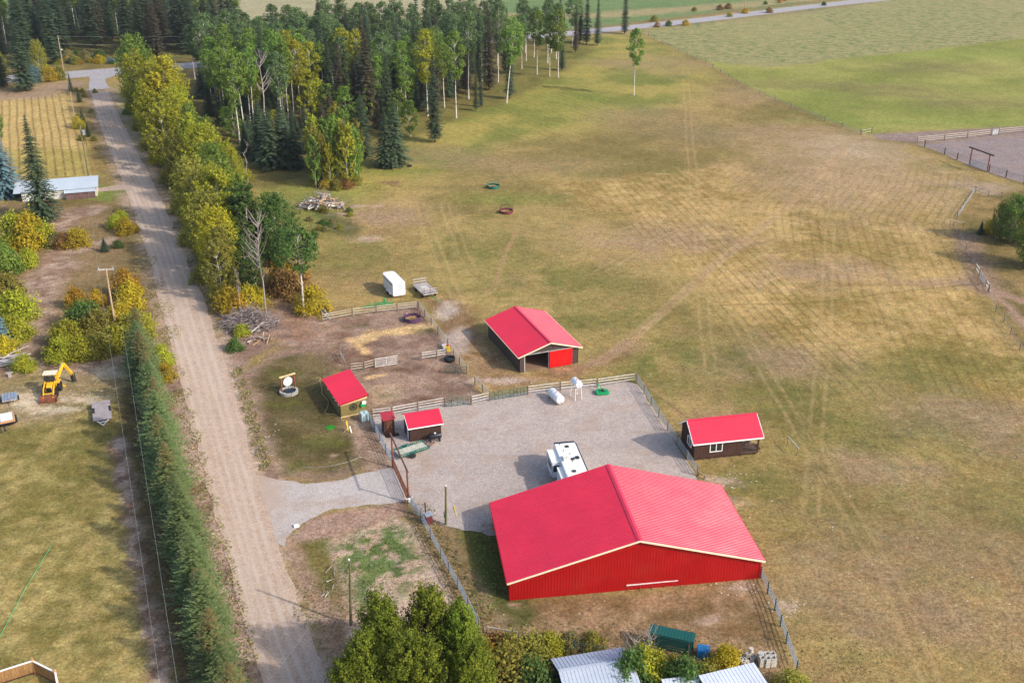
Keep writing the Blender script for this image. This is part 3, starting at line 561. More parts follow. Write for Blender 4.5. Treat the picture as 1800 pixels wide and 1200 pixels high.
def sheet(name, pts, z, mat, edge=0.35, dense=0.35):
    w_ = W(pts); out = []
    for (ax, ay), (bx, by) in zip(w_, w_[1:] + w_[:1]):
        L_ = math.hypot(bx - ax, by - ay); n = max(1, int(L_ / dense)); nx_, ny_ = -(by - ay) / L_, (bx - ax) / L_
        for i in range(n):
            t_ = i / n; x_, y_ = ax + (bx - ax) * t_, ay + (by - ay) * t_; j = float((fbm(np.array([x_]), np.array([y_]), 1.8, 4, 3)[0] - 0.5) * 2 * edge)
            out.append((x_ + nx_ * j, y_ + ny_ * j, z))
    mb = MB(); mb.poly(out); o = mb.build(name, mat); return tag(o, kind='structure')
strip("gravel_lane", [(157, 157), (168, 200), (187, 250), (207, 300), (228, 350), (243, 400), (261, 450), (274, 500), (284, 550), (299, 600), (312, 650), (325, 700), (338, 750), (349, 800), (362, 850), (377, 900), (392, 960), (410, 1030), (426, 1090), (455, 1190), (500, 1330)],
      [(191, 155), (206, 200), (233, 250), (258, 300), (284, 350), (305, 400), (324, 450), (346, 500), (368, 550), (384, 600), (400, 650), (414, 700), (428, 750), (441, 800), (456, 850), (470, 900), (492, 960), (514, 1030), (536, 1090), (580, 1190), (640, 1330)], 0.02, M['lane'])
strip("paved_road", [(-300, 152), (100, 129), (215, 119.5), (600, 90), (1060, 50), (1200, 37), (1350, 17), (1510, -2), (1800, -28), (2500, -80)],
      [(-300, 172), (100, 141), (215, 130), (600, 98), (1060, 58), (1200, 45.5), (1350, 24.5), (1510, 5), (1800, -20), (2500, -72)], 0.02, M['paved'], 8, 3.0, 0.3)
sheet("paved_junction", [(146, 128), (158, 137), (156, 159), (192, 156), (184, 140), (205, 132), (232, 126), (180, 121)], 0.03, M['paved'], 0.2)
sheet("side_drive", [(172, 331), (225, 322), (236, 336), (215, 334), (175, 337)], 0.028, M['drive'], 0.3)
sheet("driveway", [(452, 834), (490, 843), (540, 850), (600, 842), (650, 828), (690, 820), (722, 876), (700, 884), (640, 887), (580, 897), (530, 918), (505, 944), (500, 962), (478, 950), (455, 890)], 0.013, M['drive'], 0.45)
sheet("gravel_yard", [(651, 730), (675, 727), (720, 719), (780, 709), (840, 700), (930, 687), (1020, 676), (1100, 670), (1122, 676), (1140, 705), (1180, 765), (1222, 833), (1240, 880), (1180, 930), (860, 940), (846, 935), (812, 932), (790, 926), (758, 912), (738, 903), (724, 878), (716, 866), (690, 818), (668, 776)], 0.036, M['yard'], 0.35)
sheet("arena_floor", [(1612, 254), (1650, 267), (1700, 290), (1750, 308), (1800, 322), (1900, 350), (2150, 420), (2300, 420), (2200, 205), (1900, 232), (1800, 238), (1700, 247)], 0.03, M['arena'], 0.5)
# ------------------------------------------------------------------ buildings
def site(name, label, cat, a, b, group=None, flip=0.0):
    """an Empty on the land at photo point a, local x towards photo point b"""
    A, B = P(*a), P(*b); return thing(name, label, cat, (A[0], A[1], 0), math.atan2(B[1] - A[1], B[0] - A[0]) + flip, group)
def ribs(mb, O, U, V, lenU, top, sp, w, h):
    """raised ribs on the plane O + u*U + v*V, running along V from 0 to top(u), spaced along U"""
    O, U, V = Vector(O), Vector(U).normalized(), Vector(V).normalized(); N = U.cross(V); n = int(lenU / sp)
    for i in range(n + 1):
        u = i * sp + 0.02
        if u > lenU - 0.02: break
        v0, v1 = top(u); a, b = O + U * (u - w / 2) + V * v0, O + U * (u + w / 2) + V * v0; c, d = a + V * (v1 - v0), b + V * (v1 - v0)
        e_ = min(h, w * .38); a2, b2, c2, d2 = a + N * h + U * e_, b + N * h - U * e_, c + N * h + U * e_, d + N * h - U * e_
        k = len(mb.v); mb.v += [tuple(q) for q in (a, b, d, c, a2, b2, d2, c2)]
        mb.f += [(k + 4, k + 5, k + 6, k + 7), (k, k + 4, k + 7, k + 3), (k + 1, k + 2, k + 6, k + 5), (k, k + 1, k + 5, k + 4), (k + 3, k + 7, k + 6, k + 2)]
    return mb
def roof_plane(root, mat, a, b, c, d, sp, w, h, t=0.07, name="roof"):
    """a-b is the eave (b to the right seen from outside), d-c the ridge; ribs run eave to ridge"""
    a, b, c, d = map(Vector, (a, b, c, d)); mb = MB(); mb.slab(a, b, c, d, t)
    L_ = (b - a).length; S_ = (d - a).length; nf = len(mb.f); ribs(mb, a, b - a, d - a, L_, lambda u: (0.01, S_ - 0.01), sp, w, h); o = mb.build(name, mat, root)
    if mat is M['red_roof']:
        o.data.materials.append(M['red_rib']); o.data.polygons.foreach_set("material_index", [0] * nf + [1] * (len(mb.f) - nf))
    return o
# --- the big red barn ------------------------------------------------
W1, D1, E1, R1 = 25.7, 13.7, 2.45, 6.15; ov = 0.32
r = site("red_barn", "largest building, low wide barn with red metal walls and red gable roof", "barn", (896, 1055), (1334, 1016))
ez = E1 - ov * (R1 - E1) / (W1 / 2)
wl = MB(); wl.prism([(0, 0), (W1, 0), (W1, E1 - .08), (W1 / 2, R1 - .08), (0, E1 - .08)], 0, D1)
ribs(wl, (0, 0, 0), (1, 0, 0), (0, 0, 1), W1, lambda u: (0.02, min(E1 + (R1 - E1) * min(u, W1 - u) / (W1 / 2), R1) - 0.16), 0.30, 0.07, 0.016)
ribs(wl, (0, D1, 0), (0, -1, 0), (0, 0, 1), D1, lambda u: (0.02, E1 - 0.16), 0.46, 0.10, 0.03); ribs(wl, (W1, 0, 0), (0, 1, 0), (0, 0, 1), D1, lambda u: (0.02, E1 - 0.16), 0.46, 0.10, 0.03)
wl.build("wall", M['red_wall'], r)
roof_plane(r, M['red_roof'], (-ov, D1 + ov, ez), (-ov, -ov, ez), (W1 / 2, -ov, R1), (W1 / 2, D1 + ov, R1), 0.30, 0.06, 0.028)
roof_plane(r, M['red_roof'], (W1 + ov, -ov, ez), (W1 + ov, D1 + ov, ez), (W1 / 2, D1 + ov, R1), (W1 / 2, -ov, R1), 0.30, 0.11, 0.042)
MB().slab((W1 / 2 - .28, -ov - .02, R1 - .03), (W1 / 2, -ov - .02, R1 + .06), (W1 / 2, D1 + ov, R1 + .06), (W1 / 2 - .28, D1 + ov, R1 - .03), .03).slab((W1 / 2, -ov - .02, R1 + .06), (W1 / 2 + .28, -ov - .02, R1 - .03), (W1 / 2 + .28, D1 + ov, R1 - .03), (W1 / 2, D1 + ov, R1 + .06), .03).build("ridge_cap", M['red_rib'], r)
fb = MB()
for sx in (-1, 1):
    x0 = W1 / 2 + sx * (W1 / 2 + ov); fb.bar((x0, -ov - .03, ez - .10), (W1 / 2, -ov - .03, R1 - .10), .05, .19, (0, 0, 1))
fb.build("fascia", M['cream'], r)
for x_ in (-ov - .04, W1 + ov + .04): MB().bar((x_, -ov, ez - .08), (x_, D1 + ov, ez - .08), .05, .13).build("eave_trim", M['red_wall'], r)
for x_ in (W1 - .09, -.05): MB().box(x_, x_ + .14, -.05, .09, 0, E1 - .12).build("corner_trim", M['red_wall'], r)
# --- the brown barn with its sliding door ----------------------------
W2, D2, E2, R2 = 9.0, 13.2, 2.75, 4.15; ov = 0.45; rz = math.radians(21)
r = thing("brown_barn", "dark brown metal barn with red gable roof and open red sliding door", "barn", (*P(914, 655), 0), rz)
ez = E2 - ov * (R2 - E2) / (W2 / 2); top = lambda u: E2 + (R2 - E2) * min(u, W2 - u) / (W2 / 2) - .1
OX0, OX1, OH = 0.75, 4.35, 2.65
wl = MB(); th = .14
wl.box(0, OX0, 0, th, 0, E2 - .1).box(OX1, OX1 + .25, 0, th, 0, OH).box(OX1 + .25, W2, 0, th, 0, OH)
wl.prism([(OX0, OH), (W2, OH), (W2, E2 - .1), (W2 / 2, R2 - .1), (OX0, top(OX0))], 0, th)
wl.box(0, th, th, D2, 0, E2 - .1).box(W2 - th, W2, th, D2, 0, E2 - .1).prism([(th, 0), (W2 - th, 0), (W2 - th, E2 - .12), (W2 / 2, R2 - .12), (th, E2 - .12)], D2 - th, D2)
ribs(wl, (0, 0, 0), (1, 0, 0), (0, 0, 1), OX0, lambda u: (.02, top(u) - .04), .30, .06, .03); ribs(wl, (OX0, 0, 0), (1, 0, 0), (0, 0, 1), W2 - OX0, lambda u: (OH if u < OX1 - OX0 else .02, top(u + OX0) - .04), .30, .06, .03)
ribs(wl, (0, D2, 0), (0, -1, 0), (0, 0, 1), D2, lambda u: (.02, E2 - .15), .30, .06, .03); ribs(wl, (W2, 0, 0), (0, 1, 0), (0, 0, 1), D2, lambda u: (.02, E2 - .15), .30, .06, .03)
wl.build("wall", M['brown_wall'], r)
MB().box(.2, W2 - .2, .2, D2 - .2, 0.0, .05).build("floor", simple('barn_dirt_floor', [q * .8 for q in lin(150, 122, 98)], .95, scale=1), r)
roof_plane(r, M['red_roof'], (-ov, D2 + ov, ez), (-ov, -ov, ez), (W2 / 2, -ov, R2), (W2 / 2, D2 + ov, R2), .30, .05, .022)
roof_plane(r, M['red_roof'], (W2 + ov, -ov, ez), (W2 + ov, D2 + ov, ez), (W2 / 2, D2 + ov, R2), (W2 / 2, -ov, R2), .30, .06, .03)
MB().bar((W2 / 2, -ov - .02, R2 + .02), (W2 / 2, D2 + ov, R2 + .02), .34, .06).build("ridge_cap", M['red_rib'], r)
fb = MB()
for sx in (-1, 1): fb.bar((W2 / 2 + sx * (W2 / 2 + ov), -ov - .03, ez - .08), (W2 / 2, -ov - .03, R2 - .08), .05, .16)
fb.build("fascia", M['cream'], r); 
for x_ in (-ov - .03, W2 + ov + .03): MB().bar((x_, -ov, ez - .06), (x_, D2 + ov, ez - .06), .05, .12).build("eave_trim", M['cream'], r)
dr = MB(); dr.box(4.45, 7.95, -.22, -.14, .08, 2.60); ribs(dr, (4.45, -.22, 0), (1, 0, 0), (0, 0, 1), 3.5, lambda u: (.1, 2.58), .30, .05, .02)
dr = dr.build("sliding_door", M['red_door'], r); MB().bar((4.4, -.26, 1.35), (8.0, -.26, 1.35), .03, .08).build("door_rail", M['red_wall'], dr)
MB().box(.6, 8.2, -.26, -.10, 2.66, 2.80).build("door_track", M['steel'], r)
for x_ in (.62, 4.30): MB().box(x_, x_ + .14, -.05, -.002, 0, 2.66).build("door_post", M['grey_wood'], r)
# --- the cabin -------------------------------------------------------
W3, D3, F3, E3, R3 = 8.35, 4.5, .42, 2.95, 4.55; WX = 6.15
r = site("cabin", "brown cabin with white framed windows, red roof and open railed porch", "cabin", (1219, 811), (1330, 799))
sk = MB(); sk.box(.05, W3, .1, D3 - .1, F3 - .22, F3)
for x in (.2, 2.2, 4.2, 6.1, 8.0):
    for y in (.3, D3 - .3): sk.box(x - .12, x + .12, y - .12, y + .12, 0, F3 - .22)
sk.build("base", M['dark_wood'], r)
cw = MB(); cw.box(0, WX, 0, .12, F3, E3 - .05).box(0, WX, D3 - .12, D3, F3, E3 - .05)
ri = lambda y: E3 - .05 + (R3 - E3) * min(y, D3 - y) / (D3 / 2)
for x0, x1 in ((0, .12), (WX - .12, WX)):
    k = len(cw.v); pr_ = [(.12, F3), (D3 - .12, F3), (D3 - .12, ri(D3 - .12)), (D3 / 2, ri(D3 / 2) - .03), (.12, ri(.12))]
    if x0 > 1: pr_ = pr_
    cw.v += [(x0, y, z) for y, z in pr_] + [(x1, y, z) for y, z in pr_]; cw.f += [tuple(k + i for i in (4, 3, 2, 1, 0)), tuple(k + 5 + i for i in range(5))] + [(k + i, k + (i + 1) % 5, k + 5 + (i + 1) % 5, k + 5 + i) for i in range(5)]
ribs(cw, (0, 0, 0), (1, 0, 0), (0, 0, 1), WX, lambda u: (F3 + .02, E3 - .1), .30, .05, .025); ribs(cw, (0, D3, 0), (0, -1, 0), (0, 0, 1), D3, lambda u: (F3 + .02, ri(min(max(u, .1), D3 - .1)) - .08), .30, .05, .025)
cw.build("wall", M['cabin_wall'], r)
pf = MB()
for i in range(16): pf.box(WX + .03 + i * .137, WX + .15 + i * .137, .08, D3 - .08, F3 + .002, F3 + .045)
pf.build("porch_floor", M['porch_wood'], r)
eo = .42; sl = (R3 - E3) / (D3 / 2); ez = E3 - eo * sl
roof_plane(r, M['red_roof'], (-.35, -eo, ez), (W3 + .3, -eo, ez), (W3 + .3, D3 / 2, R3), (-.35, D3 / 2, R3), .30, .05, .03)
roof_plane(r, M['red_roof'], (W3 + .3, D3 + eo, ez), (-.35, D3 + eo, ez), (-.35, D3 / 2, R3), (W3 + .3, D3 / 2, R3), .30, .05, .03)
MB().bar((-.37, D3 / 2, R3 + .02), (W3 + .32, D3 / 2, R3 + .02), .26, .05).build("ridge_cap", M['red_rib'], r)
tr = MB(); tr.bar((-.36, -eo - .03, ez - .08), (W3 + .31, -eo - .03, ez - .08), .05, .17)
for x in (-.38, W3 + .33):
    tr.bar((x, -eo, ez - .08), (x, D3 / 2, R3 - .08), .05, .15); tr.bar((x, D3 + eo, ez - .08), (x, D3 / 2, R3 - .08), .05, .15)
tr.build("fascia", M['white_trim'], r)
MB().poly([(WX, -.3, ez + .02), (W3 + .2, -.3, ez + .02), (W3 + .2, D3 / 2, R3 - .16), (WX, D3 / 2, R3 - .16)]).build("porch_ceiling", M['pale_wood'], r)
def window(root, face, c, w, h, panes=2):
    """face 'y' looks to -y, 'x' looks to -x"""
    f = MB(); g = MB(); cx_, cz_ = c
    def bx(m, a0, a1, z0, z1, d0, d1):
        if face == 'y': m.box(a0, a1, d0, d1, z0, z1)
        else: m.box(d0, d1, a0, a1, z0, z1)
    a0, a1, z0, z1 = cx_ - w / 2, cx_ + w / 2, cz_ - h / 2, cz_ + h / 2; b = .09
    bx(f, a0 - b, a1 + b, z0 - b, z0, -.09, -.002); bx(f, a0 - b, a1 + b, z1, z1 + b, -.09, -.002); bx(f, a0 - b, a0, z0, z1, -.09, -.002); bx(f, a1, a1 + b, z0, z1, -.09, -.002)
    for i in range(1, panes): bx(f, a0 + w * i / panes - .04, a0 + w * i / panes + .04, z0, z1, -.085, -.03)
    bx(g, a0, a1, z0, z1, -.045, -.01)
    fo = f.build("window", M['white_trim'], root); g.build("pane", M['glass'], fo)
window(r, 'y', (2.75, 1.72), 1.45, 1.05); window(r, 'x', (1.65, 1.9), 1.2, .95)
MB().lathe([(.001, -.1), (.12, -.1), (.16, 0)], 12, (-.02, D3 / 2 - .75, 2.85), 'x').build("wall_lamp", M['white_trim'], r)
for y in (.14, D3 - .14): MB().box(W3 - .16, W3, y - .08, y + .08, F3, E3 - .1).build("porch_post", M['dark_wood'], r)
rl = MB(); rl.box(WX, W3 - .16, .10, .18, F3 + .92, F3 + 1.0).box(WX, W3 - .16, .11, .17, F3 + .10, F3 + .17)
for i in range(15): rl.box(WX + .1 + i * .135, WX + .14 + i * .135, .12, .16, F3 + .17, F3 + .92)
rl.build("railing", M['dark_wood'], r); rl = MB(); rl.box(W3 - .14, W3 - .06, 2.6, D3 - .22, F3 + .92, F3 + 1.0)
for i in range(12): rl.box(W3 - .12, W3 - .08, 2.62 + i * .135, 2.66 + i * .135, F3 + .05, F3 + .92)
rl.build("railing", M['dark_wood'], r); MB().box(W3 + .02, W3 + .75, 1.0, 2.3, .08, .14).box(W3 + .02, W3 + .38, 1.0, 2.3, .22, .29).build("step", M['dark_wood'], r)
d_ = MB(); d_.box(WX + .002, WX + .05, 1.6, 2.5, F3 + .05, F3 + 2.0); d_.build("door", M['dark_wood'], r)
q = thing("porch_chair", "small dark chair standing on the cabin porch", "chair", r.matrix_basis @ Vector((7.45, 1.7, F3 + .045)), r.rotation_euler.z - .4)
MB().box(-.28, .28, -.25, .25, .38, .44).build("seat", M['dark_wood'], q); MB().slab((-.28, .25, .44), (.28, .25, .44), (.28, .42, 1.0), (-.28, .42, 1.0), .05).build("backrest", M['dark_wood'], q)
for x in (-.25, .25):
    for y in (-.22, .22): MB().box(x - .03, x + .03, y - .03, y + .03, 0, .38).build("leg", M['dark_wood'], q)
# --- plywood shed with lean-to roof ----------------------------------
W4, D4 = 3.55, 7.7; rz = math.radians(25)
r = thing("plywood_shed", "green brown plywood shed with slanting red roof beside the lawn", "shed", (*P(600, 734), 0), rz)
wl = MB(); wl.prism([(0, 0), (W4, 0), (W4, 2.55), (0, 2.0)], 0, D4)
for x in (.0, 1.18, 2.36, 3.5): wl.box(x, x + .05, -.02, -.001, .02, 2.0 + .55 * x / W4 - .02)
wl.build("wall", M['green_wood'], r)
a, b = (-.22, D4 + .25, 2.06), (-.22, -.30, 2.06); c, d = (W4 + .22, -.30, 2.74), (W4 + .22, D4 + .25, 2.74)
roof_plane(r, M['red_roof'], a, b, c, d, .30, .04, .015)
MB().prism([(-.05, 1.72), (W4 + .05, 2.10), (W4 + .05, 2.60), (-.05, 2.0)], -.06, -.025).build("gable_board", M['pale_wood'], r)
MB().bar((-.24, -.33, 2.0), (W4 + .24, -.33, 2.68), .05, .12).build("fascia", M['red_wall'], r)
MB().box(-.02, W4 + .02, -.05, -.021, 0, .14).build("skirt_board", M['pale_wood'], r)
for i, y in enumerate((.7, 2.1, 3.0, 5.6)): MB().lathe([(.001, -.12), (.15, -.12), (.18, -.002)], 12, (0, y, 1.6), 'x').build("wall_lamp", M['white_trim'], r)
q = thing("wagon_wheel", "dark spoked wheel hung on the end wall of the plywood shed", "wheel", r.matrix_basis @ Vector((1.72, -.10, 1.28)), rz)
mb = MB(); mb.tube([(math.cos(t_) * .48, 0, math.sin(t_) * .48) for t_ in np.linspace(0, 2 * math.pi, 25)], .04, 6, False); mb.build("rim", M['dark_steel'], q)
mb = MB()
for k in range(5): t_ = math.pi * k / 5; mb.bar((-math.cos(t_) * .46, 0, -math.sin(t_) * .46), (math.cos(t_) * .46, 0, math.sin(t_) * .46), .04, .04, (0, 1, 0))
mb.build("spoke", M['dark_steel'], q)
q = thing("hose_reel", "bright green hose reel with white cover on the plywood shed wall", "hose reel", r.matrix_basis @ Vector((2.95, -.16, 1.35)), rz)
MB().lathe([(.02, -.12), (.34, -.12), (.34, -.08), (.18, -.06), (.18, .06), (.34, .08), (.34, .12), (.02, .12)], 16, (0, 0, 0), 'y').build("reel", M['jd_green'], q)
MB().box(-.1, .42, -.16, .1, .12, .5).build("cover", M['white_trim'], q); MB().bar((-.1, -.02, -.4), (-.1, -.02, -.05), .08, .08).build("handle", M['yellow_plastic'], q)
# --- outhouse --------------------------------------------------------
r = site("outhouse", "narrow dark brown outhouse with red lean-to roof", "outhouse", (676, 765), (694, 762))
MB().prism([(0, 0), (1.35, 0), (1.35, 2.35), (0, 2.2)], 0, 1.5).build("wall", M['dark_wood'], r)
roof_plane(r, metal_roof('faded_red_roof', (0.45, 0.035, 0.05), .4), (-.15, -.2, 2.22), (1.5, -.2, 2.30), (1.5, 1.7, 2.48), (-.15, 1.7, 2.40), .28, .05, .03)
dr = MB().box(.30, 1.05, -.05, -.002, .1, 2.0).build("door", wood('reddish_door', (0.09, .035, .02), (.16, .07, .04), (6, 6, 1)), r); MB().box(.95, 1.0, -.09, -.05, 1.0, 1.15).build("handle", M['steel'], dr)
MB().box(.0, 1.8, -.75, .0, 0, .08).build("step", M['dark_wood'], r)
# --- dark shed -------------------------------------------------------
W5, D5, E5, R5 = 4.05, 2.9, 2.3, 3.15; RY = 1.75
r = site("brown_shed", "small dark brown ribbed shed with red gable roof beside the outhouse", "shed", (721, 777), (775, 768))
wl = MB(); n0 = [(0, 0), (D5, 0), (D5, E5 + .25), (RY, R5 - .06), (0, E5 - .05)]; k = len(wl.v)
wl.v += [(0, y, z) for y, z in n0] + [(W5, y, z) for y, z in n0]; wl.f += [(4, 3, 2, 1, 0), (5, 6, 7, 8, 9)] + [(i, (i + 1) % 5, 5 + (i + 1) % 5, 5 + i) for i in range(5)]
ribs(wl, (0, 0, 0), (1, 0, 0), (0, 0, 1), W5, lambda u: (.02, E5 - .1), .20, .05, .03); ribs(wl, (0, D5, 0), (0, -1, 0), (0, 0, 1), D5, lambda u: (.02, E5 - .1), .20, .05, .03); wl.build("wall", M['dark_wood'], r)
sl = (R5 - E5) / RY; ez = E5 - .35 * sl
roof_plane(r, M['red_roof'], (-.25, -.35, ez), (W5 + .25, -.35, ez), (W5 + .25, RY, R5), (-.25, RY, R5), .24, .045, .03)
roof_plane(r, M['red_roof'], (W5 + .25, D5 + .3, E5 + .12), (-.25, D5 + .3, E5 + .12), (-.25, RY, R5), (W5 + .25, RY, R5), .24, .045, .03)
MB().bar((-.26, -.38, ez - .07), (W5 + .26, -.38, ez - .07), .05, .13).bar((-.28, -.35, ez - .07), (-.28, RY, R5 - .08), .05, .12).build("fascia", M['white_trim'], r)
MB().box(-.05, -.002, .5, 1.35, .1, 1.95).build("door", M['white_side'], r)
# --- low building with blue-grey roof at the left ---------------------
W6, D6 = 14.8, 4.6
r = site("old_outbuilding", "long low shabby outbuilding with blue grey metal roof behind spruce", "shed", (40, 355), (172, 343))
r.rotation_euler.z = math.radians(17)
MB().prism([(0, 0), (W6, 0), (W6, 1.95), (0, 1.95)], 0, D6).build("wall", simple('peeling_white_wall', (.62, .60, .55), .9, var=.2, scale=1.2, dirt=(.25, .2, .16), dirt_amt=.6), r)
roof_plane(r, M['blue_roof'], (-1.5, -.35, 1.98), (W6 + .4, -.35, 1.98), (W6 + .4, D6 + .3, 3.1), (-1.5, D6 + .3, 3.1), .6, .05, .03)
MB().box(8.6, W6 - .4, -1.2, -.002, 0, 1.5).build("lean_to", wood('silvered_red_boards', (.10, .045, .045), (.22, .15, .14), (8, 8, 1)), r)
roof_plane(r, M['blue_roof'], (8.4, -1.5, 1.5), (W6 - .2, -1.5, 1.5), (W6 - .2, -.36, 1.84), (8.4, -.36, 1.84), .6, .05, .03, name="lean_to_roof")
for x in (.7, 2.6): MB().box(x, x + 1.5, -.03, -.002, .1, 1.7).build("door", M['white_trim'], r)
# --- metal roofed buildings at the bottom edge ------------------------
def lowshed(name, label, a, b, rot, Wd, Dp, e, rg, mat, ry=None, back=True):
    r = thing(name, label, "shed", (*P(a[0], a[1], e), 0), rot); ry = ry or Dp / 2
    mb = MB(); n0 = [(0, 0), (Dp, 0), (Dp, e), (ry, rg - .08), (0, e)]
    mb.v += [(0, y, z - .06 if z else 0) for y, z in n0] + [(Wd, y, z - .06 if z else 0) for y, z in n0]; mb.f += [(4, 3, 2, 1, 0), (5, 6, 7, 8, 9)] + [(i, (i + 1) % 5, 5 + (i + 1) % 5, 5 + i) for i in range(5)]
    mb.build("wall", simple(name + '_blue_wall', (.03, .06, .16), .6), r)
    sl = (rg - e) / ry
    roof_plane(r, mat, (-.3, -.3, e - .3 * sl), (Wd + .3, -.3, e - .3 * sl), (Wd + .3, ry, rg), (-.3, ry, rg), .30, .05, .03)
    roof_plane(r, mat, (Wd + .3, Dp + .3, e - .1), (-.3, Dp + .3, e - .1), (-.3, ry, rg), (Wd + .3, ry, rg), .30, .05, .03)
    MB().bar((-.3, ry, rg + .02), (Wd + .3, ry, rg + .02), .3, .05).build("ridge_cap", mat, r); return r
A = PV(985, 1180, 3.0); B = PV(1088, 1163, 3.0); rr = math.atan2(B.y - A.y, B.x - A.x)
C0 = PV(968, 1157, 2.4); dpt = 5.0
r = thing("grey_roof_shed", "shed with grey ribbed metal gable roof at the bottom edge", "shed", (C0.x, C0.y, 0), rr - math.pi / 2 + math.pi / 2)
r.location = Vector((C0.x, C0.y, 0)) + Matrix.Rotation(rr, 3, 'Z') @ Vector((.3, -dpt, 0))
mb = MB(); mb.box(0, 6.2, 0, dpt - .2, 0, 2.3); mb.v = mb.v; mb.build("wall", simple('blue_painted_wall', (.02, .05, .16), .6), r)
roof_plane(r, M['grey_roof'], (-.3, -.3, 2.35), (6.4, -.3, 2.35), (6.4, dpt / 2, 3.2), (-.3, dpt / 2, 3.2), .34, .05, .03)
roof_plane(r, M['grey_roof'], (6.4, dpt, 2.4), (-.3, dpt, 2.4), (-.3, dpt / 2, 3.2), (6.4, dpt / 2, 3.2), .34, .05, .03)
MB().bar((-.3, dpt / 2, 3.22), (6.4, dpt / 2, 3.22), .3, .05).build("ridge_cap", M['grey_roof'], r)
A = PV(1325, 1164, 2.8); B = PV(1245, 1183, 2.8); rr = math.atan2(A.y - B.y, A.x - B.x)
r = thing("pale_roof_shed", "shed with pale ribbed metal roof at bottom edge by the concrete blocks", "shed", (0, 0, 0), rr)
r.location = Vector((A.x, A.y, 0)) + Matrix.Rotation(rr, 3, 'Z') @ Vector((-5.2, -6.0, 0))
MB().box(.1, 5.0, .1, 5.8, 0, 2.2).build("wall", M['grey_wood'], r)
roof_plane(r, M['white_roof'], (-.2, 0, 2.2), (5.2, 0, 2.2), (5.2, 6.0, 2.85), (-.2, 6.0, 2.85), .34, .05, .03)
A = PV(1176, 1192, 2.5)
r = thing("lean_to_shelter", "low pale metal roof half hidden by bushes between two sheds", "shelter", (A.x, A.y - 4, 0), .15)
MB().box(.1, 2.9, .1, 3.8, 0, 2.2).build("wall", M['grey_wood'], r); roof_plane(r, M['white_roof'], (-.1, 0, 2.25), (3.1, 0, 2.25), (3.1, 4.0, 2.5), (-.1, 4.0, 2.5), .34, .05, .03)
# --- teal shelter ------------------------------------------------------
A, B = PV(1146, 1097, 2.0), PV(1221, 1113, 2.0); rr = math.atan2(B.y - A.y, B.x - A.x); Ls = (B - A).length
r = thing("teal_shelter", "dark teal metal lean-to shelter behind the bushes", "shelter", (A.x, A.y, 0), rr)
mb = MB(); mb.box(0, Ls, -.08, 0, 0, 1.9); mb.box(0, .08, -2.0, -.08, 0, 1.55)
mb.build("wall", M['teal'], r); roof_plane(r, M['teal'], (-.1, -.9, 1.75), (Ls + .1, -.9, 1.75), (Ls + .1, .1, 2.0), (-.1, .1, 2.0), .3, .05, .03)
lv = MB()
for i in range(6): lv.box(.05, Ls - .05, -.85 - .02 * i, -.80 - .02 * i, .15 + i * .27, .32 + i * .27)
lv.build("side_slats", M['teal'], r)
for x in (.5, Ls - .3): MB().box(x - .05, x + .05, -.95, -.87, 0, 1.7).build("post", M['post_wood'], r)
# --- deck corner bottom left -------------------------------------------
A, Bp, Cp = PV(-40, 1192, 1.5), PV(57, 1161, 1.5), PV(97, 1181, 1.5)
r = thing("deck_railing", "brown board deck fence with white cap rail at bottom left corner", "deck railing", (Bp.x, Bp.y, 0), 0)
o_ = Vector((Bp.x, Bp.y, 0)); Dp_ = PV(108, 1240, 1.5)
pts = [Vector((q.x, q.y, 0)) - o_ for q in (A, Bp, Cp, Dp_)]; cap = MB(); bd = MB()
for p, q in zip(pts[:-1], pts[1:]):
    cap.bar(p + Vector((0, 0, 1.52)), q + Vector((0, 0, 1.52)), .16, .06); Lr = (q - p).length; n = int(Lr / .16)
    for i in range(n):
        a = p + (q - p) * (i + .04) / n; b = p + (q - p) * (i + .94) / n; m = (a + b) / 2; bd.bar(m + Vector((0, 0, .25)), m + Vector((0, 0, 1.44)), .04, (b - a).length, (q - p).normalized())
    cap2 = None
cap.build("cap_rail", M['white_trim'], r); bd.build("board", wood('amber_boards', (.22, .11, .045), (.42, .24, .10), (5, 5, 1)), r)
lr = MB()
for p, q in zip(pts[:-1], pts[1:]): lr.bar(p + Vector((0, 0, .2)), q + Vector((0, 0, .2)), .10, .12)
lr.build("bottom_rail", M['dark_wood'], r)
for p in pts[1:3]: MB().box(p.x - .07, p.x + .07, p.y - .07, p.y + .07, 0, 1.8).build("post", M['orange_board'], r)
# ------------------------------------------------------------------ trees and shrubs
def leaf_cloud(rs, cen, size, outd=None, tone=None, flat=0.75, up=0.35):
    """one small four-sided leaf clump per centre"""
    n = len(cen); nr = rs.normal(size=(n, 3)); nr[:, 2] += up * 1.5
    if outd is not None: nr += outd * 1.1
    nr /= np.linalg.norm(nr, axis=1)[:, None] + 1e-9
    t = rs.normal(size=(n, 3)); u = np.cross(nr, t); u /= np.linalg.norm(u, axis=1)[:, None] + 1e-9; v = np.cross(nr, u)
    s = (size * rs.uniform(0.6, 1.3, n))[:, None]; u = u * s / 2; v = v * s / 2 * flat
    V = np.stack([cen - u, cen - v * 1.0 + u * .15, cen + u, cen + v], 1).reshape(-1, 3)
    return V, (np.repeat(tone, 4) if tone is not None else None)
def cloud_mesh(name, V, tone, mat):
    n = len(V) // 4; F = np.arange(4 * n).reshape(n, 4); return np_mesh(name, V, F, mat, 'mesh', {'tone': tone})
def mb_mesh(mb, name, mat):
    me = bpy.data.meshes.new(name); me.from_pydata(mb.v, [], mb.f); me.update(); me.materials.append(mat); return me
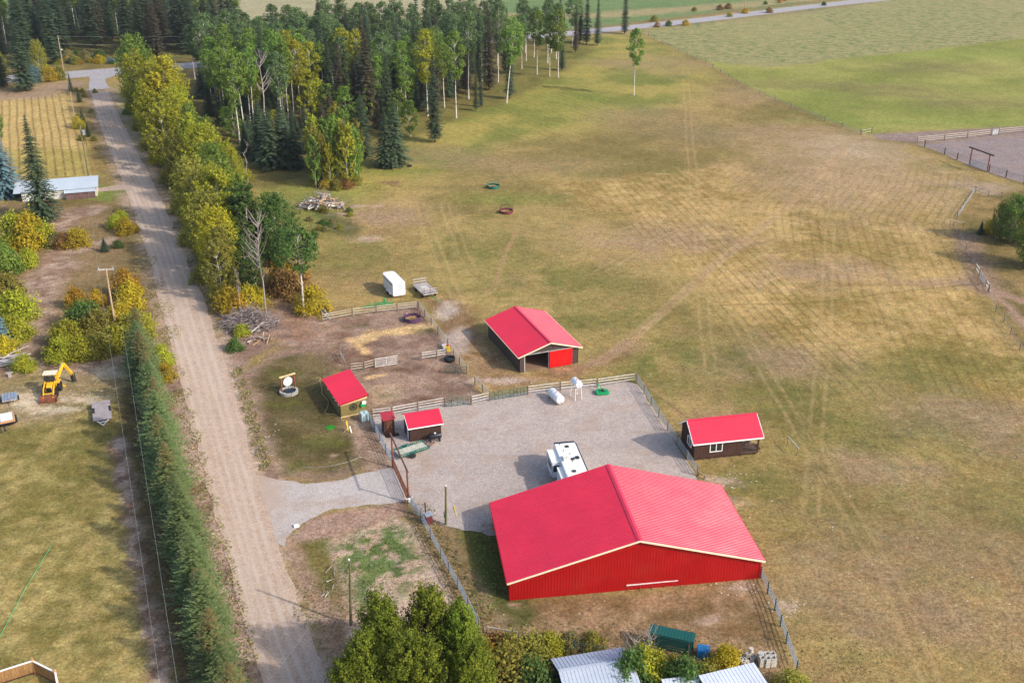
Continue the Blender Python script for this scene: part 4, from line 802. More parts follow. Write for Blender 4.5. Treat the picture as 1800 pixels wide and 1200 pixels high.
def broadleaf(seed, h, base, rx, nclump, per, leaf, trunk_r, shape='oval', bark_m='bark_white', mat='aspen', lean=0.02, gaps=0.75, dead=0, stems=1, up=.35, spray=0):
    """crown of many leaf clumps hung on limbs; returns the crown mesh and the trunk mesh"""
    rs = np.random.RandomState(seed); mb = MB(); H0 = base * h; allV = []; allT = []
    for st in range(stems):
        ox, oy = (0, 0) if stems == 1 else (rs.uniform(-.5, .5) * rx * .9, rs.uniform(-.5, .5) * rx * .9)
        hh = h * (1 if st == 0 else rs.uniform(.72, .98)); lx, ly = rs.uniform(-lean, lean, 2) * hh
        pts = [(ox + lx * (i / 6) ** 1.3 + rs.normal() * .03, oy + ly * (i / 6) ** 1.3 + rs.normal() * .03, hh * .97 * i / 6) for i in range(7)]
        rad = [trunk_r * (1 - .86 * i / 6) * (1.25 if i == 0 else 1) / (1 if stems == 1 else 1.5) for i in range(7)]; mb.tube(pts, rad, 6, False); P_ = np.array(pts)
        nc = nclump // stems; hc = hh - H0 * (hh / h); rxx = rx if stems == 1 else rx * .62
        for k in range(nc):
            f = rs.uniform(0.02, 1) ** (0.85)
            if shape == 'oval': prof = (math.sin(math.pi * (0.08 + 0.90 * f)) ** 0.75)
            elif shape == 'top': prof = min(1, (f + .15) * 1.6) * math.sqrt(max(0.02, 1 - f ** 3.2))
            else: prof = (1 - f) ** .6 * .9 + .12
            r_ = rxx * prof * (gaps * math.sqrt(rs.uniform(0.12, 1)) + (1 - gaps)); a = rs.uniform(0, 2 * math.pi)
            zc = H0 * (hh / h) + f * hc * .97; ti = min(6, max(0, zc / (hh * .97) * 6)); i0 = int(min(5, ti)); c0 = P_[i0] + (P_[i0 + 1] - P_[i0]) * (ti - i0)
            cc = np.array([c0[0] + math.cos(a) * r_, c0[1] + math.sin(a) * r_, zc + rs.normal() * .1]); cr = rxx * rs.uniform(.20, .36)
            if k % 4 == 0:
                zb = max(H0 * .8, zc - r_ * .9); tb = zb / (hh * .97) * 6; j0 = int(min(5, tb)); cb = P_[j0] + (P_[j0 + 1] - P_[j0]) * (tb - j0); mb.tube([cb, (cb + cc) / 2 + [0, 0, .1], cc], [trunk_r * .28, trunk_r * .2, trunk_r * .07], 4, False)
            m = int(per * rs.uniform(.5, 1.5)); g = rs.normal(size=(m, 3)); g /= np.linalg.norm(g, axis=1)[:, None]; g *= (rs.uniform(0.15, 1, m) ** .5)[:, None] * cr; g[:, 2] *= .8
            if spray: dv = np.array([math.cos(a) * .6, math.sin(a) * .6, .95]); dv /= np.linalg.norm(dv); al = g @ dv; g = g * .62 + dv * (al * spray)[:, None]; tpf = 1 - .45 * np.clip(al / cr, 0, 1); g = g * tpf[:, None] + dv * (al * spray * (1 - tpf))[:, None]
            cen = cc + g; od = cen - np.array([c0[0], c0[1], zc - .3 * rxx]); od /= np.linalg.norm(od, axis=1)[:, None] + 1e-9
            tn = np.clip(.15 + .45 * rs.rand() + rs.uniform(-.3, .3, m), 0, 1); V, T = leaf_cloud(rs, cen, leaf, od, tn, up=up); allV.append(V); allT.append(T)
    for k in range(dead):
        z0 = h * rs.uniform(.35, .8); a = rs.uniform(0, 6.28); L_ = rx * rs.uniform(.6, 1.2); b0 = np.array([P_[min(6, int(z0 / h * 6))][0], P_[min(6, int(z0 / h * 6))][1], z0]); e = b0 + [math.cos(a) * L_, math.sin(a) * L_, L_ * rs.uniform(.5, 1.3)]
        mb.tube([b0, (b0 + e) / 2, e], [trunk_r * .35, trunk_r * .22, trunk_r * .08], 4, False)
    crown = cloud_mesh("crown", np.concatenate(allV), np.concatenate(allT), L[mat]) if allV else None
    return crown, mb_mesh(mb, "trunk", M[bark_m])
def conifer(seed, h, r0, whorls, per, twig=.42, mat='spruce', base=.06, power=.75, ragged=.25, droop=.28, trunk_r=.2, leaflets=7, coned=False):
    rs = np.random.RandomState(seed); allV = []; allT = []; mb = MB(); mb.tube([(0, 0, 0), (0, 0, h * .55), (0, 0, h * .99)], [trunk_r, trunk_r * .55, .02], 6, False)
    for w_ in range(whorls):
        f = (w_ + rs.uniform(0, 1)) / whorls; z = h * (base + (1 - base) * f); R = r0 * max(0.05, (1 - f) ** power) * rs.uniform(1 - ragged, 1 + ragged * .6) * (min(1, .55 + f * 4))
        nb = max(4, int(per * (0.55 + .45 * (1 - f)))); a0 = rs.uniform(0, 6.28)
        for b in range(nb):
            a = a0 + 2 * math.pi * b / nb + rs.normal() * .25; Rb = R * rs.uniform(.7, 1.12); d = np.array([math.cos(a), math.sin(a), 0]); side = np.array([-d[1], d[0], 0])
            bt = rs.uniform(.0, .75)
            for j in range(leaflets):
                s = (j + .7) / leaflets; p = d * Rb * s + np.array([0, 0, z - droop * Rb * s * s + .10 * Rb * s ** 6]); wdt = twig * (1.25 - .55 * s); ln = Rb / leaflets * 1.25
                sd = side * wdt * rs.uniform(.6, 1.1) + np.array([0, 0, -.30 * wdt]) ; fw = d * ln * .5 + np.array([0, 0, -droop * ln * s])
                jt = rs.normal(size=3) * .04
                sd2 = -side * wdt * rs.uniform(.6, 1.1) + np.array([0, 0, -.30 * wdt])
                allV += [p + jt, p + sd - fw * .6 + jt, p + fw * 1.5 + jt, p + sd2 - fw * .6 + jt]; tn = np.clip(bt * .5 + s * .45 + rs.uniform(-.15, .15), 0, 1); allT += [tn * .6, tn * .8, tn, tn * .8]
    return cloud_mesh("crown", np.array(allV), np.array(allT), L[mat]), mb_mesh(mb, "trunk", M['bark_brown'])
def shrub(seed, h, r, n, leaf, mat, per=26, stems=5):
    rs = np.random.RandomState(seed); mb = MB(); allV = []; allT = []
    for k in range(stems): a = rs.uniform(0, 6.28); q = r * rs.uniform(.2, .7); mb.tube([(0, 0, 0), (math.cos(a) * q * .4, math.sin(a) * q * .4, h * .5), (math.cos(a) * q, math.sin(a) * q, h * .92)], [.05, .035, .012], 4, False)
    for k in range(n):
        f = rs.uniform(0.05, 1); a = rs.uniform(0, 6.28); q = r * math.sqrt(rs.uniform(.05, 1)) * math.sqrt(max(.05, 1 - f ** 2.4)) * rs.uniform(.8, 1.12); cc = np.array([math.cos(a) * q, math.sin(a) * q, h * f * rs.uniform(.8, 1.0)])
        m = int(per * rs.uniform(.5, 1.4)); g = rs.normal(size=(m, 3)) * r * .13; cen = cc + g; cen[:, 2] = np.maximum(cen[:, 2], .05); od = cen - np.array([0, 0, h * .3]); od /= np.linalg.norm(od, axis=1)[:, None] + 1e-9
        V, T = leaf_cloud(rs, cen, leaf, od, np.clip(.2 + .5 * rs.rand() + rs.uniform(-.3, .3, m), 0, 1)); allV.append(V); allT.append(T)
    return cloud_mesh("crown", np.concatenate(allV), np.concatenate(allT), L[mat]), mb_mesh(mb, "stem", M['bark_brown'])
def baretree(seed, h, r, n=26, tr=.16, bark_m='bark_grey', base=.35, few=0):
    rs = np.random.RandomState(seed); mb = MB(); P_ = [np.array([rs.normal() * .05 * i, rs.normal() * .05 * i, h * i / 6]) for i in range(7)]; mb.tube(P_, [tr * (1 - .88 * i / 6) for i in range(7)], 6, False)
    for k in range(n):
        f = rs.uniform(base, .95); i = min(5, int(f * 6)); b0 = P_[i] + (P_[i + 1] - P_[i]) * (f * 6 - i); a = rs.uniform(0, 6.28); L_ = r * rs.uniform(.5, 1.1) * (1.15 - .6 * f); e = b0 + [math.cos(a) * L_, math.sin(a) * L_, L_ * rs.uniform(.7, 1.5)]
        md = (b0 + e) / 2 + [0, 0, -.12 * L_]; mb.tube([b0, md, e], [tr * .38, tr * .24, tr * .07], 4, False)
        for q in range(3): e2 = md + (e - md) * rs.uniform(0, .8) + rs.normal(size=3) * L_ * .3; e2[2] += L_ * .25; mb.tube([md + (e - md) * .3 * q, e2], [tr * .13, tr * .05], 3, False)
    return None, mb_mesh(mb, "trunk", M[bark_m])
def plant(proto, name, label, cat, x, y, sc=(1, 1, 1), rz=0.0, group=None, mat=None, part="crown", tpart="trunk"):
    crown, trunk = proto; o = thing(name, label, cat, (x, y, -0.03), rz, group); o.scale = sc
    if trunk: link_mesh(tpart, trunk, None, o)
    if crown:
        c = link_mesh(part, crown, None, o)
        if mat: c.material_slots[0].link = 'OBJECT'; c.material_slots[0].material = L[mat]
    return o
R_ = random.Random(11)
TALL = [broadleaf(s, 19, b - .06, rx, int(nc * 1.35), 26, .42, .17, 'top', lean=.03, gaps=.8) for s, b, rx, nc in ((1, .50, 2.7, 85), (2, .58, 2.3, 70), (3, .44, 3.0, 100), (4, .62, 2.2, 60), (5, .52, 3.2, 90))]
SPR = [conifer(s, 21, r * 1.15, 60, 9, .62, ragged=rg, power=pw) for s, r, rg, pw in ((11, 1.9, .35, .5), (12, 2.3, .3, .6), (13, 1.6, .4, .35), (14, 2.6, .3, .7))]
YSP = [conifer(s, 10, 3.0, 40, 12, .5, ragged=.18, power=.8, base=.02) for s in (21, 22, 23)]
BIR = [broadleaf(s, 12, .04, rx, int(nc * 1.9), 34, .30, .12, 'oval', spray=1.5, lean=.03, gaps=.6, stems=st, mat='yellowgreen') for s, rx, nc, st in ((31, 3.2, 150, 1), (32, 3.8, 170, 3), (33, 2.8, 130, 2))]
YAS = [broadleaf(s, 9, .12, 1.5, 90, 24, .30, .07, 'oval', spray=1.4, gaps=.6, mat='aspen') for s in (41, 42, 43)]
SHB = [shrub(s, 2.4, 1.7, 95, .19, 'olive', per=40) for s in (51, 52, 53)]
BARE = [baretree(61, 15, 3.2, 30), baretree(62, 13, 2.2, 22)]
ORD5 = ('first', 'second', 'third', 'fourth', 'fifth', 'sixth', 'seventh')
def at_px(proto, hp, name, label, cat, b, top=None, h=None, w_=1.0, mat=None, group=None, **k):
    """a tree on the land at photo point b, as tall as the photo shows"""
    hh = h if h else height_of(b[0], b[1], top); s = hh / hp; x, y = P(*b)
    return plant(proto, name, label, cat, x, y, (s * w_, s * w_, s), R_.uniform(0, 6.28), group, mat, **k)
# --- solitary and edge-of-wood trees (each can be told from the others) ----
at_px(TALL[0], 19, "aspen_tree", "lone aspen with bare white trunk standing alone in the upper pasture", "tree", (1114, 168), 50, w_=.92)
at_px(SPR[1], 21, "spruce_tree", "dark spruce standing apart beside the public road, right of the wood", "tree", (1098, 60), -24)
for b, tp, wd, lab in [((1050, 80), -10, .8, "slender dark spruce at the right end of the wood, outermost of its trio"), ((1031, 78), -18, .9, "dark spruce at the right end of the wood, middle of its trio"), ((1019, 76), -14, 1.1, "broad dark spruce at the right end of the wood, leftmost of its trio"),
        ((765, 250), 92, 1.0, "tall spruce with wide skirt on a red earth ring at the wood's edge"), ((896, 174), 48, 1.05, "dark spruce with broad foot behind a leaning white aspen"), ((837, 195), 118, .8, "short thin spruce at the wood's edge near a pair of taller spruces"),
        ((846, 188), 128, .8, "short blue green spruce hard beside a thinner spruce"), ((860, 158), 18, 1.1, "tall massive spruce with brownish top at the right part of the wood"), ((843, 150), 14, .8, "tall thin spruce touching a massive one at the wood's edge"), ((818, 155), 40, .85, "dark narrow spruce between white trunks on cleared ground"),
        ((988, 124), 62, 1.3, "squat dark spruce behind a white aspen trunk near the open pasture"), ((791, 178), 60, 1.0, "dark spruce behind two yellow green aspens"), ((648, 215), 48, 1.2, "tall brown topped spruce in the middle of the wood"), ((600, 200), 78, 1.2, "dark spruce with brown crown left of the middle of the wood")]:
    o = at_px(SPR[R_.randrange(4)], 21, "spruce_tree", lab, "tree", b, tp, w_=wd * 1.05, mat='spruce_brown' if 'brown' in lab else 'spruce')
for b, tp, lab, m_ in [((802, 208), 55, "aspen with yellow green crown, foremost on the cleared ground", 'aspen'), ((752, 205), 52, "yellow green birch with long drooping crown above a white trunk", 'yellowgreen'), ((781, 190), 70, "round topped aspen behind the foremost spruce", 'aspen'), ((824, 174), 20, "tall straight aspen with bare trunk and dull crown", 'aspen_far'), ((876, 145), 5, "very tall aspen with pale spreading limbs in its crown", 'aspen_far'),
        ((890, 182), 30, "leaning aspen with pinkish trunk crossing a dark spruce", 'aspen'), ((944, 131), 18, "aspen with yellowish top and slim trunk near another slim trunk", 'aspen'), ((966, 135), 25, "aspen with blue grey trunk near the open pasture", 'aspen'), ((981, 137), 15, "large full crowned aspen at the rightmost corner of the wood", 'aspen'), ((925, 108), 10, "aspen in deep shade behind the right corner of the wood", 'aspen_far'), ((917, 122), 25, "aspen with two thin trunks at the right corner of the wood", 'aspen_far')]:
    o = at_px(TALL[R_.randrange(5)], 19, "aspen_tree", lab, "tree", b, tp, w_=.92, mat=m_)
    if 'leaning' in lab: o.rotation_euler = (0, math.radians(7), 0)
for b, tp, lab, wd in [((696, 292), 188, "bushy young spruce, right of two at the wood's lower edge", .9), ((680, 293), 205, "bushy young spruce, left of two at the wood's lower edge", 1.0), ((640, 275), 190, "dark young spruce between the saplings and the bushy pair", .8), ((500, 292), 190, "blue green young spruce, right of the dense dark cluster", 1.1), ((478, 295), 200, "blue green young spruce in the middle of the dense dark cluster", 1.1),
        ((520, 297), 225, "young spruce on the shaded turf beside the sapling clump", 1), ((460, 280), 195, "young spruce, left of the dense dark cluster", 1), ((570, 262), 190, "brown coned young spruce behind the sapling clump", .8), ((600, 262), 200, "brown topped young spruce above the sapling clump", .8), ((540, 268), 200, "dark young spruce above and left of the sapling clump", .9)]:
    at_px(YSP[R_.randrange(3)], 10, "young_spruce", lab, "tree", b, tp - 14, w_=wd * .98, mat='spruce_brown' if 'brown' in lab else ('spruce_blue' if 'blue' in lab and R_.random() < .0 else 'spruce'))
# sapling clump
_k = 0
for row, (yb, n_, tp0) in enumerate(((327, 6, 226), (318, 7, 216), (306, 6, 205), (295, 5, 196))):
    for i in range(n_):
        xb = 548 + (86 * (i + .5) / n_) + R_.uniform(-4, 4) + row * 1.5; tp = tp0 + abs(xb - 592) * .35 + R_.uniform(-16, 22); _k += 1
        m_ = R_.choice(['aspen', 'aspen', 'yellowgreen', 'olive'])
        at_px(YAS[_k % 3], 9, "aspen_sapling", {'aspen': "green", 'yellowgreen': "yellow green", 'olive': "olive"}[m_] + " sapling, " + ORD5[i] + " from the left in the " + ("front", "second", "third", "back")[row] + " row of the clump", "tree", (xb, yb + R_.uniform(-3, 3)), tp, w_=.92, mat=m_, group="saplings in the clump at the wood's edge")
for b, tp, lab, m_ in [((545, 225), 140, "bright green young aspen among white trunks", 'yellowgreen'), ((580, 220), 145, "young aspen with light crown before the brown spruces", 'aspen'), ((610, 222), 150, "light green sapling between dark spruces mid wood", 'aspen'), ((700, 232), 158, "young aspen before the thin white trunks at the wood's edge", 'aspen'), ((722, 240), 175, "small pale green tree on turf at the wood's edge", 'aspen'), ((690, 245), 190, "green sapling behind the bushy spruce pair", 'aspen'), ((560, 215), 135, "second bright young aspen among white trunks, further back", 'yellowgreen')]:
    at_px(YAS[R_.randrange(3)], 9, "young_aspen", lab, "tree", b, tp, w_=1.4, mat=m_)
for i, (xb, yb) in enumerate(((556, 326), (574, 331), (592, 333), (610, 330), (626, 324))): at_px(SHB[i % 3], 2.4, "shrub", ORD5[i] + " low bush from the left at the foot of the sapling clump", "shrub", (xb, yb), h=2.2, w_=1.0, mat=('olive', 'gold', 'olive', 'rust', 'olive')[i], tpart="stem")
# --- the lane belt: bushy golden and green trees between lane and pasture ----
belt = [((246, 178), 70, 1.0, 'aspen', "dense green tree at the far end of the lane belt"), ((262, 205), 92, 1.15, 'yellowgreen', "yellow green tree near the far end of the lane belt"), ((290, 238), 105, 1.3, 'yellow', "large golden yellow tree, brightest of the lane belt"), ((268, 245), 150, .9, 'yellowgreen', "yellow green tree leaning over the lane beside the golden one"),
    ((306, 285), 165, 1.2, 'yellowgreen', "wide yellowish tree below the golden one in the lane belt"), ((340, 300), 190, 1.1, 'aspen', "green tree with pale twigs in the lane belt"), ((368, 335), 225, 1.2, 'yellowgreen', "light green tree in the middle of the lane belt"), ((320, 330), 235, 1.0, 'olive', "olive tree close to the lane in the belt's middle"),
    ((400, 350), 248, 1.0, 'yellowgreen', "yellow green tree on the pasture side of the lane belt"), ((345, 395), 285, 1.1, 'olive', "olive gold feathery tree by the lane"), ((385, 410), 290, 1.1, 'yellowgreen', "full yellow green tree in the lower lane belt"), ((425, 415), 310, 1.0, 'aspen', "mid green tree behind the dark green pair"),
    ((368, 460), 345, 1.1, 'olive', "olive tree overhanging the lane, lower belt"), ((412, 470), 350, 1.2, 'yellowgreen', "yellow green tree beside the darker crowns, lower belt"), ((452, 470), 325, 1.35, 'deepgreen', "biggest dark green tree of the lane belt"), ((490, 465), 350, 1.1, 'deepgreen', "dark green tree at the pasture side of the lane belt"),
    ((318, 262), 150, 1.0, 'yellowgreen', "yellow green tree behind the golden one, towards the wood"), ((352, 318), 205, 1.0, 'yellowgreen', "tree with yellow green top on the wood side, upper belt"), ((380, 362), 262, 1.1, 'aspen', "mid green tree on the pasture side, middle of the belt"), ((278, 222), 112, 1.0, 'yellowgreen', "greenish yellow tree just above the golden one"), ((356, 425), 322, 1.0, 'yellowgreen', "light yellow tree over the lane, middle of the belt"), ((392, 490), 372, 1.0, 'yellow', "bright yellow tinged tree in the lower lane belt"), ((440, 455), 330, 1.0, 'aspen', "light green tree behind the biggest dark green one"),
    ((330, 252), 158, 1.0, 'yellowgreen', "yellow green tree at the wood side, next below the golden tree"), ((368, 300), 214, 1.0, 'aspen', "green tree at the wood side with the leafless tree below it"), ((412, 335), 252, .9, 'yellowgreen', "small yellow green tree near the small grey leafless one"), ((470, 440), 345, 1.0, 'aspen', "mid green tree between the two darkest crowns"), ((300, 215), 108, 1.1, 'yellow', "second golden tree, touching the brightest one"),
    ((400, 515), 405, 1.1, 'olive', "golden olive tree near the brush heap"), ((440, 515), 420, 1.0, 'deepgreen', "shaded green tree behind the bare grey tree"), ((505, 500), 410, .8, 'deepgreen', "green tree behind the aspen at the belt's lower end")]
for i, (b, tp, wd, m_, lab) in enumerate(belt):
    at_px(BIR[i % 3], 12, "roadside_tree", lab, "tree", b, tp - 6, w_=wd * 1.06, mat=m_, group=None)
for i, (b, h_, m_, lab) in enumerate([((422, 552), 3.4, 'orange', "orange shrub behind the brush heap"), ((440, 545), 4.2, 'gold', "golden shrub beside the orange one behind the brush heap"), ((405, 548), 4, 'gold', "gold green shrub left of the orange shrub"), ((551, 548), 4.2, 'gold', "yellow orange shrub by the fence corner logs"), ((520, 520), 4.5, 'rust', "rusty undergrowth shrub between two white trunks"), ((498, 515), 4, 'rust', "brown orange undergrowth shrub under the aspen"), ((508, 500), 5, 'orange', "tall dull orange shrub in the belt's shade"),
        ((262, 262), 3.5, 'olive', "shrub at the lane side under the golden tree"), ((280, 285), 3.6, 'gold', "small golden shrub at the lane's edge, upper belt"), ((300, 320), 3.4, 'olive', "olive shrub at the lane's edge, mid belt"), ((318, 375), 3.2, 'olive', "low olive shrub leaning to the lane"), ((335, 430), 3.4, 'olive', "olive shrub at the lane's edge, lower belt"), ((360, 495), 3.4, 'olive', "dark olive shrub on the lane's edge before the brush heap"), ((385, 530), 3, 'olive', "low shrub between the lane and the brush heap"), ((413, 615), 1.8, 'deepgreen', "small dark green shrub below the brush heap"), ((426, 588), 1.7, 'yellowgreen', "bright green bush growing in the brush heap"),
        ((430, 320), 3, 'yellowgreen', "bright green shrub under the dead trunk"), ((420, 350), 3, 'olive', "grey green shrub on the pasture edge of the belt"), ((470, 400), 3, 'olive', "shrub behind the dark green trees"), ((520, 440), 2.6, 'olive', "olive shrub on the turf right of the lane belt"), ((230, 200), 3.4, 'aspen', "green shrub at the lane below the far belt end"), ((246, 228), 3.2, 'olive', "olive shrub beside the lane's upper stretch")]):
    at_px(SHB[i % 3], 2.4, "shrub", lab, "shrub", b, h=h_, w_=.95 if h_ > 2.5 else 1.1, mat=m_, tpart="stem")
# bare and special trunks of the belt
at_px(BARE[0], 15, "bare_tree", "bare grey white tree with forked branches above the brush heap", "tree", (468, 553), 372, w_=.8)
at_px(BARE[1], 13, "bare_tree", "thin bare trunk rising from the orange shrubs", "tree", (424, 560), 470, w_=.6)
lone = broadleaf(71, 15, .52, 2.8, 80, 26, .42, .17, 'top', dead=5, mat='deepgreen'); at_px(lone, 15, "aspen_tree", "aspen with long bare white trunk at the lower end of the lane belt", "tree", (535, 553), 402, w_=1.15)
snag = baretree(72, 18, 3.0, 16, .24, base=.5); at_px(snag, 18, "bare_tree", "leaning dead grey trunk with bare limbs before the dark spruces", "tree", (470, 245), 92)
at_px(baretree(73, 8, 1.2, 10, .1), 8, "bare_tree", "small grey leafless tree behind the lane belt", "tree", (436, 322), 245)
at_px(baretree(74, 16, 3, 20, .13, 'bark_white', .7), 16, "bare_tree", "tall white trunk with leafless spreading top in the far wood", "tree", (706, 132), 52)
# tall aspens with conspicuous trunks, front row of the wood
for b, tp, m_, lab in [((432, 250), 85, 'aspen', "front row aspen with white trunk and orange sprays in its crown"), ((422, 255), 96, 'aspen', "front row aspen just left of the one with orange sprays"), ((374, 196), 86, 'aspen', "leftmost white trunked aspen of the front row"), ((390, 205), 85, 'aspen', "aspen with leaning white trunk behind the golden tree"), ((400, 180), 95, 'aspen', "aspen with a pair of trunks behind the lane belt"), ((383, 182), 88, 'aspen', "slim aspen second from the left in the front row"),
        ((411, 238), 92, 'aspen', "front row aspen with slightly bent trunk"), ((448, 236), 84, 'aspen', "front row aspen behind the leaning dead trunk"), ((508, 222), 74, 'aspen', "slim front row aspen left of the slanting one"), ((530, 214), 70, 'yellowgreen', "yellow green aspen above the bright saplings"), ((396, 214), 88, 'aspen', "front row aspen in the row of five trunks"),
        ((491, 208), 60, 'aspen', "straight white aspen, left of two close together before the cluster"), ((500, 218), 62, 'aspen', "straight white aspen, right of two close together before the cluster"), ((517, 205), 88, 'yellowgreen', "aspen with light yellow green crown over a slanting trunk"), ((536, 190), 60, 'aspen', "aspen with tall thin trunk above the bright saplings"), ((628, 190), 52, 'yellowgreen', "yellow green aspen with sharply white trunk mid wood"), ((678, 195), 55, 'aspen_far', "aspen with pale fine twigged crown beside the brown topped spruce"), ((670, 180), 66, 'aspen', "green aspen with thin trunk right of the brown topped spruce"), ((712, 172), 75, 'aspen', "aspen with slanting trunk before dark spruces, right mid wood"), ((446, 150), 70, 'aspen', "aspen with green dome crown behind the front row")]:
    at_px(TALL[R_.randrange(5)], 19, "aspen_tree", lab, "tree", b, tp, w_=.98, mat=m_)
_o = at_px(SHB[0], 2.4, "leaf_spray", None, None, (432, 250), h=2.2, w_=.8, mat='orange', tpart="stem")
_o.location.z = 13.2; _o.location.y -= 1.8; bpy.data.objects.remove(_o.children[0]); 
_cr = [c for c in _o.children][0]; _w = Matrix.Translation(_o.location) @ Matrix.Diagonal((_o.scale.x, _o.scale.y, _o.scale.z, 1))
_f = [o for o in bpy.data.objects if o.get("label", "").startswith("front row aspen with white trunk and orange")][0]
_cr.parent = _f; _cr.name = "orange_spray"; _fw = Matrix.Translation(_f.location) @ Matrix.Rotation(_f.rotation_euler.z, 4, 'Z') @ Matrix.Diagonal((*_f.scale, 1))
_cr.matrix_local = _fw.inverted() @ _w; bpy.data.objects.remove(_o)
# --- the wood itself: random fill, two kinds, by stretch of the wood --------
WOOD = [(330, 135), (460, 104), (620, 93), (800, 82), (1000, 70), (1040, 80), (975, 128), (900, 150), (800, 178), (735, 205), (650, 225), (560, 232), (440, 240), (395, 205)]
wpoly = W(WOOD); taken = [o.location.copy() for o in bpy.data.objects if o.get("category") == "tree"]
xs = [p[0] for p in wpoly]; ys = [p[1] for p in wpoly]; cnt = 0; tries = 0; rr_ = np.random.RandomState(5)
def zone_of(x, y):
    a = "behind the lane belt" if x < -78 else "behind the leaning dead trunk" if x < -62 else "above the sapling clump" if x < -46 else "left of the brown topped spruce" if x < -32 else "above the bushy spruce pair" if x < -14 else "over the cleared ground" if x < 8 else "at the right corner"
    return ("front" if y < 268 else "middle" if y < 312 else "back" if y < 360 else "rearmost") + " rows of the wood " + a
pool = []
while tries < 9000 and cnt < 195:
    tries += 1; x = rr_.uniform(min(xs), max(xs)); y = rr_.uniform(min(ys), max(ys))
    if poly_sd(np.array([x]), np.array([y]), wpoly)[0] < 1: continue
    right = x > -8 + (y - 330) * .0
    sp_ = 7.6 if right else 4.9
    if right and rr_.rand() < .45: continue
    if any((x - t_[0]) ** 2 + (y - t_[1]) ** 2 < sp_ ** 2 for t_ in taken): continue
    taken.append(Vector((x, y, 0))); cnt += 1; zn = zone_of(x, y); far_ = y > 330
    vi = rr_.randint(5)
    if rr_.rand() < .36:
        s = rr_.uniform(.72, 1.08); br = rr_.rand() < .3
        plant(SPR[rr_.randint(4)], "spruce_tree", ("brown coned spruce" if br else "dark green spruce") + ", " + ("tall" if s > .9 else "short") + ", " + zn, "tree", x, y, (s * rr_.uniform(.9, 1.2), s * rr_.uniform(.9, 1.2), s), rr_.uniform(0, 6), "spruces in the wood", 'spruce_brown' if br else 'spruce')
    else:
        s = rr_.uniform(.82, 1.08); q = rr_.rand(); m_ = 'yellowgreen' if q < .14 and not far_ else ('aspen_far' if (far_ or q > .8) else 'aspen')
        plant(TALL[vi], "aspen_tree", {'yellowgreen': "yellow green ", 'aspen_far': "dull green ", 'aspen': "mid green "}[m_] + ("broad", "slim", "broad", "thin", "wide")[vi] + " aspen, " + ("tall" if s > .95 else "lower") + ", " + zn, "tree", x, y, (s * 1.08, s * 1.08, s), rr_.uniform(0, 6), "aspens in the wood", m_)
UND = W([(345, 165), (470, 128), (620, 120), (740, 112), (775, 150), (735, 205), (650, 240), (560, 245), (500, 262), (470, 290), (425, 285), (372, 232)]); cnt = 0; tries = 0; tk_ = []; xu = [p[0] for p in UND]; yu = [p[1] for p in UND]
while tries < 6000 and cnt < 135:
    tries += 1; x = rr_.uniform(min(xu), max(xu)); y = rr_.uniform(min(yu), max(yu))
    if poly_sd(np.array([x]), np.array([y]), UND)[0] < .5 or any((x - a) ** 2 + (y - b) ** 2 < 4.6 ** 2 for a, b in tk_): continue
    tk_.append((x, y)); cnt += 1; s = rr_.uniform(.55, 1.15); q = rr_.rand(); zn = zone_of(x, y)
    if q < .62: plant(YSP[rr_.randint(3)], "young_spruce", ("taller" if s > .85 else "small") + " understory spruce, " + zn, "tree", x, y, (s * .95, s * .95, s), rr_.uniform(0, 6), "young spruces under the wood", ['spruce', 'spruce', 'spruce_brown'][rr_.randint(3)])
    else: plant(YAS[rr_.randint(3)], "young_aspen", ("bright" if q > .85 else "green") + " understory aspen, " + zn, "tree", x, y, (s * 1.5, s * 1.5, s), rr_.uniform(0, 6), "young aspens under the wood", 'yellowgreen' if q > .85 else 'aspen')
# beyond the public road, top left: dark spruces and some aspens
FARW = [(-140, 60), (60, 30), (300, 22), (420, 30), (425, 84), (300, 103), (215, 110), (110, 118), (40, 122), (-160, 138)]
wp2 = W(FARW); xs = [p[0] for p in wp2]; ys = [p[1] for p in wp2]; cnt = 0; tries = 0; tk = []
while tries < 12000 and cnt < 120:
    tries += 1; x = rr_.uniform(min(xs), max(xs)); y = rr_.uniform(min(ys), max(ys))
    if poly_sd(np.array([x]), np.array([y]), wp2)[0] < .5 or any((x - a) ** 2 + (y - b) ** 2 < 6.2 ** 2 for a, b in tk): continue
    if poly_sd(np.array([x]), np.array([y]), W([(112, 98), (112, 125), (225, 116), (225, 92)]))[0] > 0: continue
    tk.append((x, y)); cnt += 1; lft = x < -105
    zn = ("at the left edge" if x < -200 else "far left of the junction" if x < -172 else "left of the pole" if x < -150 else "just left of the junction") if x < -135 else ("above the junction" if x < -95 else "right of the junction")
    if rr_.rand() < .74:
        s = rr_.uniform(.9, 1.3); br = rr_.rand() < .2; vi = rr_.randint(4)
        plant(SPR[vi], "spruce_tree", ("brownish" if br else "dark") + (" slim", " full", " thin", " broad")[vi] + (" tall" if s > 1.1 else " lower") + " spruce beyond the public road, " + ("front row " if y < 370 else "second row " if y < 395 else "third row " if y < 425 else "fourth row " if y < 460 else "back row ") + zn, "tree", x, y, (s * 1.5, s * 1.5, s), rr_.uniform(0, 6), "spruces beyond the road", 'spruce_brown' if br else 'spruce')
    else:
        s = rr_.uniform(.9, 1.2); plant(TALL[rr_.randint(5)], "aspen_tree", ("tall" if s > 1.05 else "lower") + " aspen between spruces beyond the public road, " + zn, "tree", x, y, (s, s, s), rr_.uniform(0, 6), "aspens beyond the road", 'aspen')
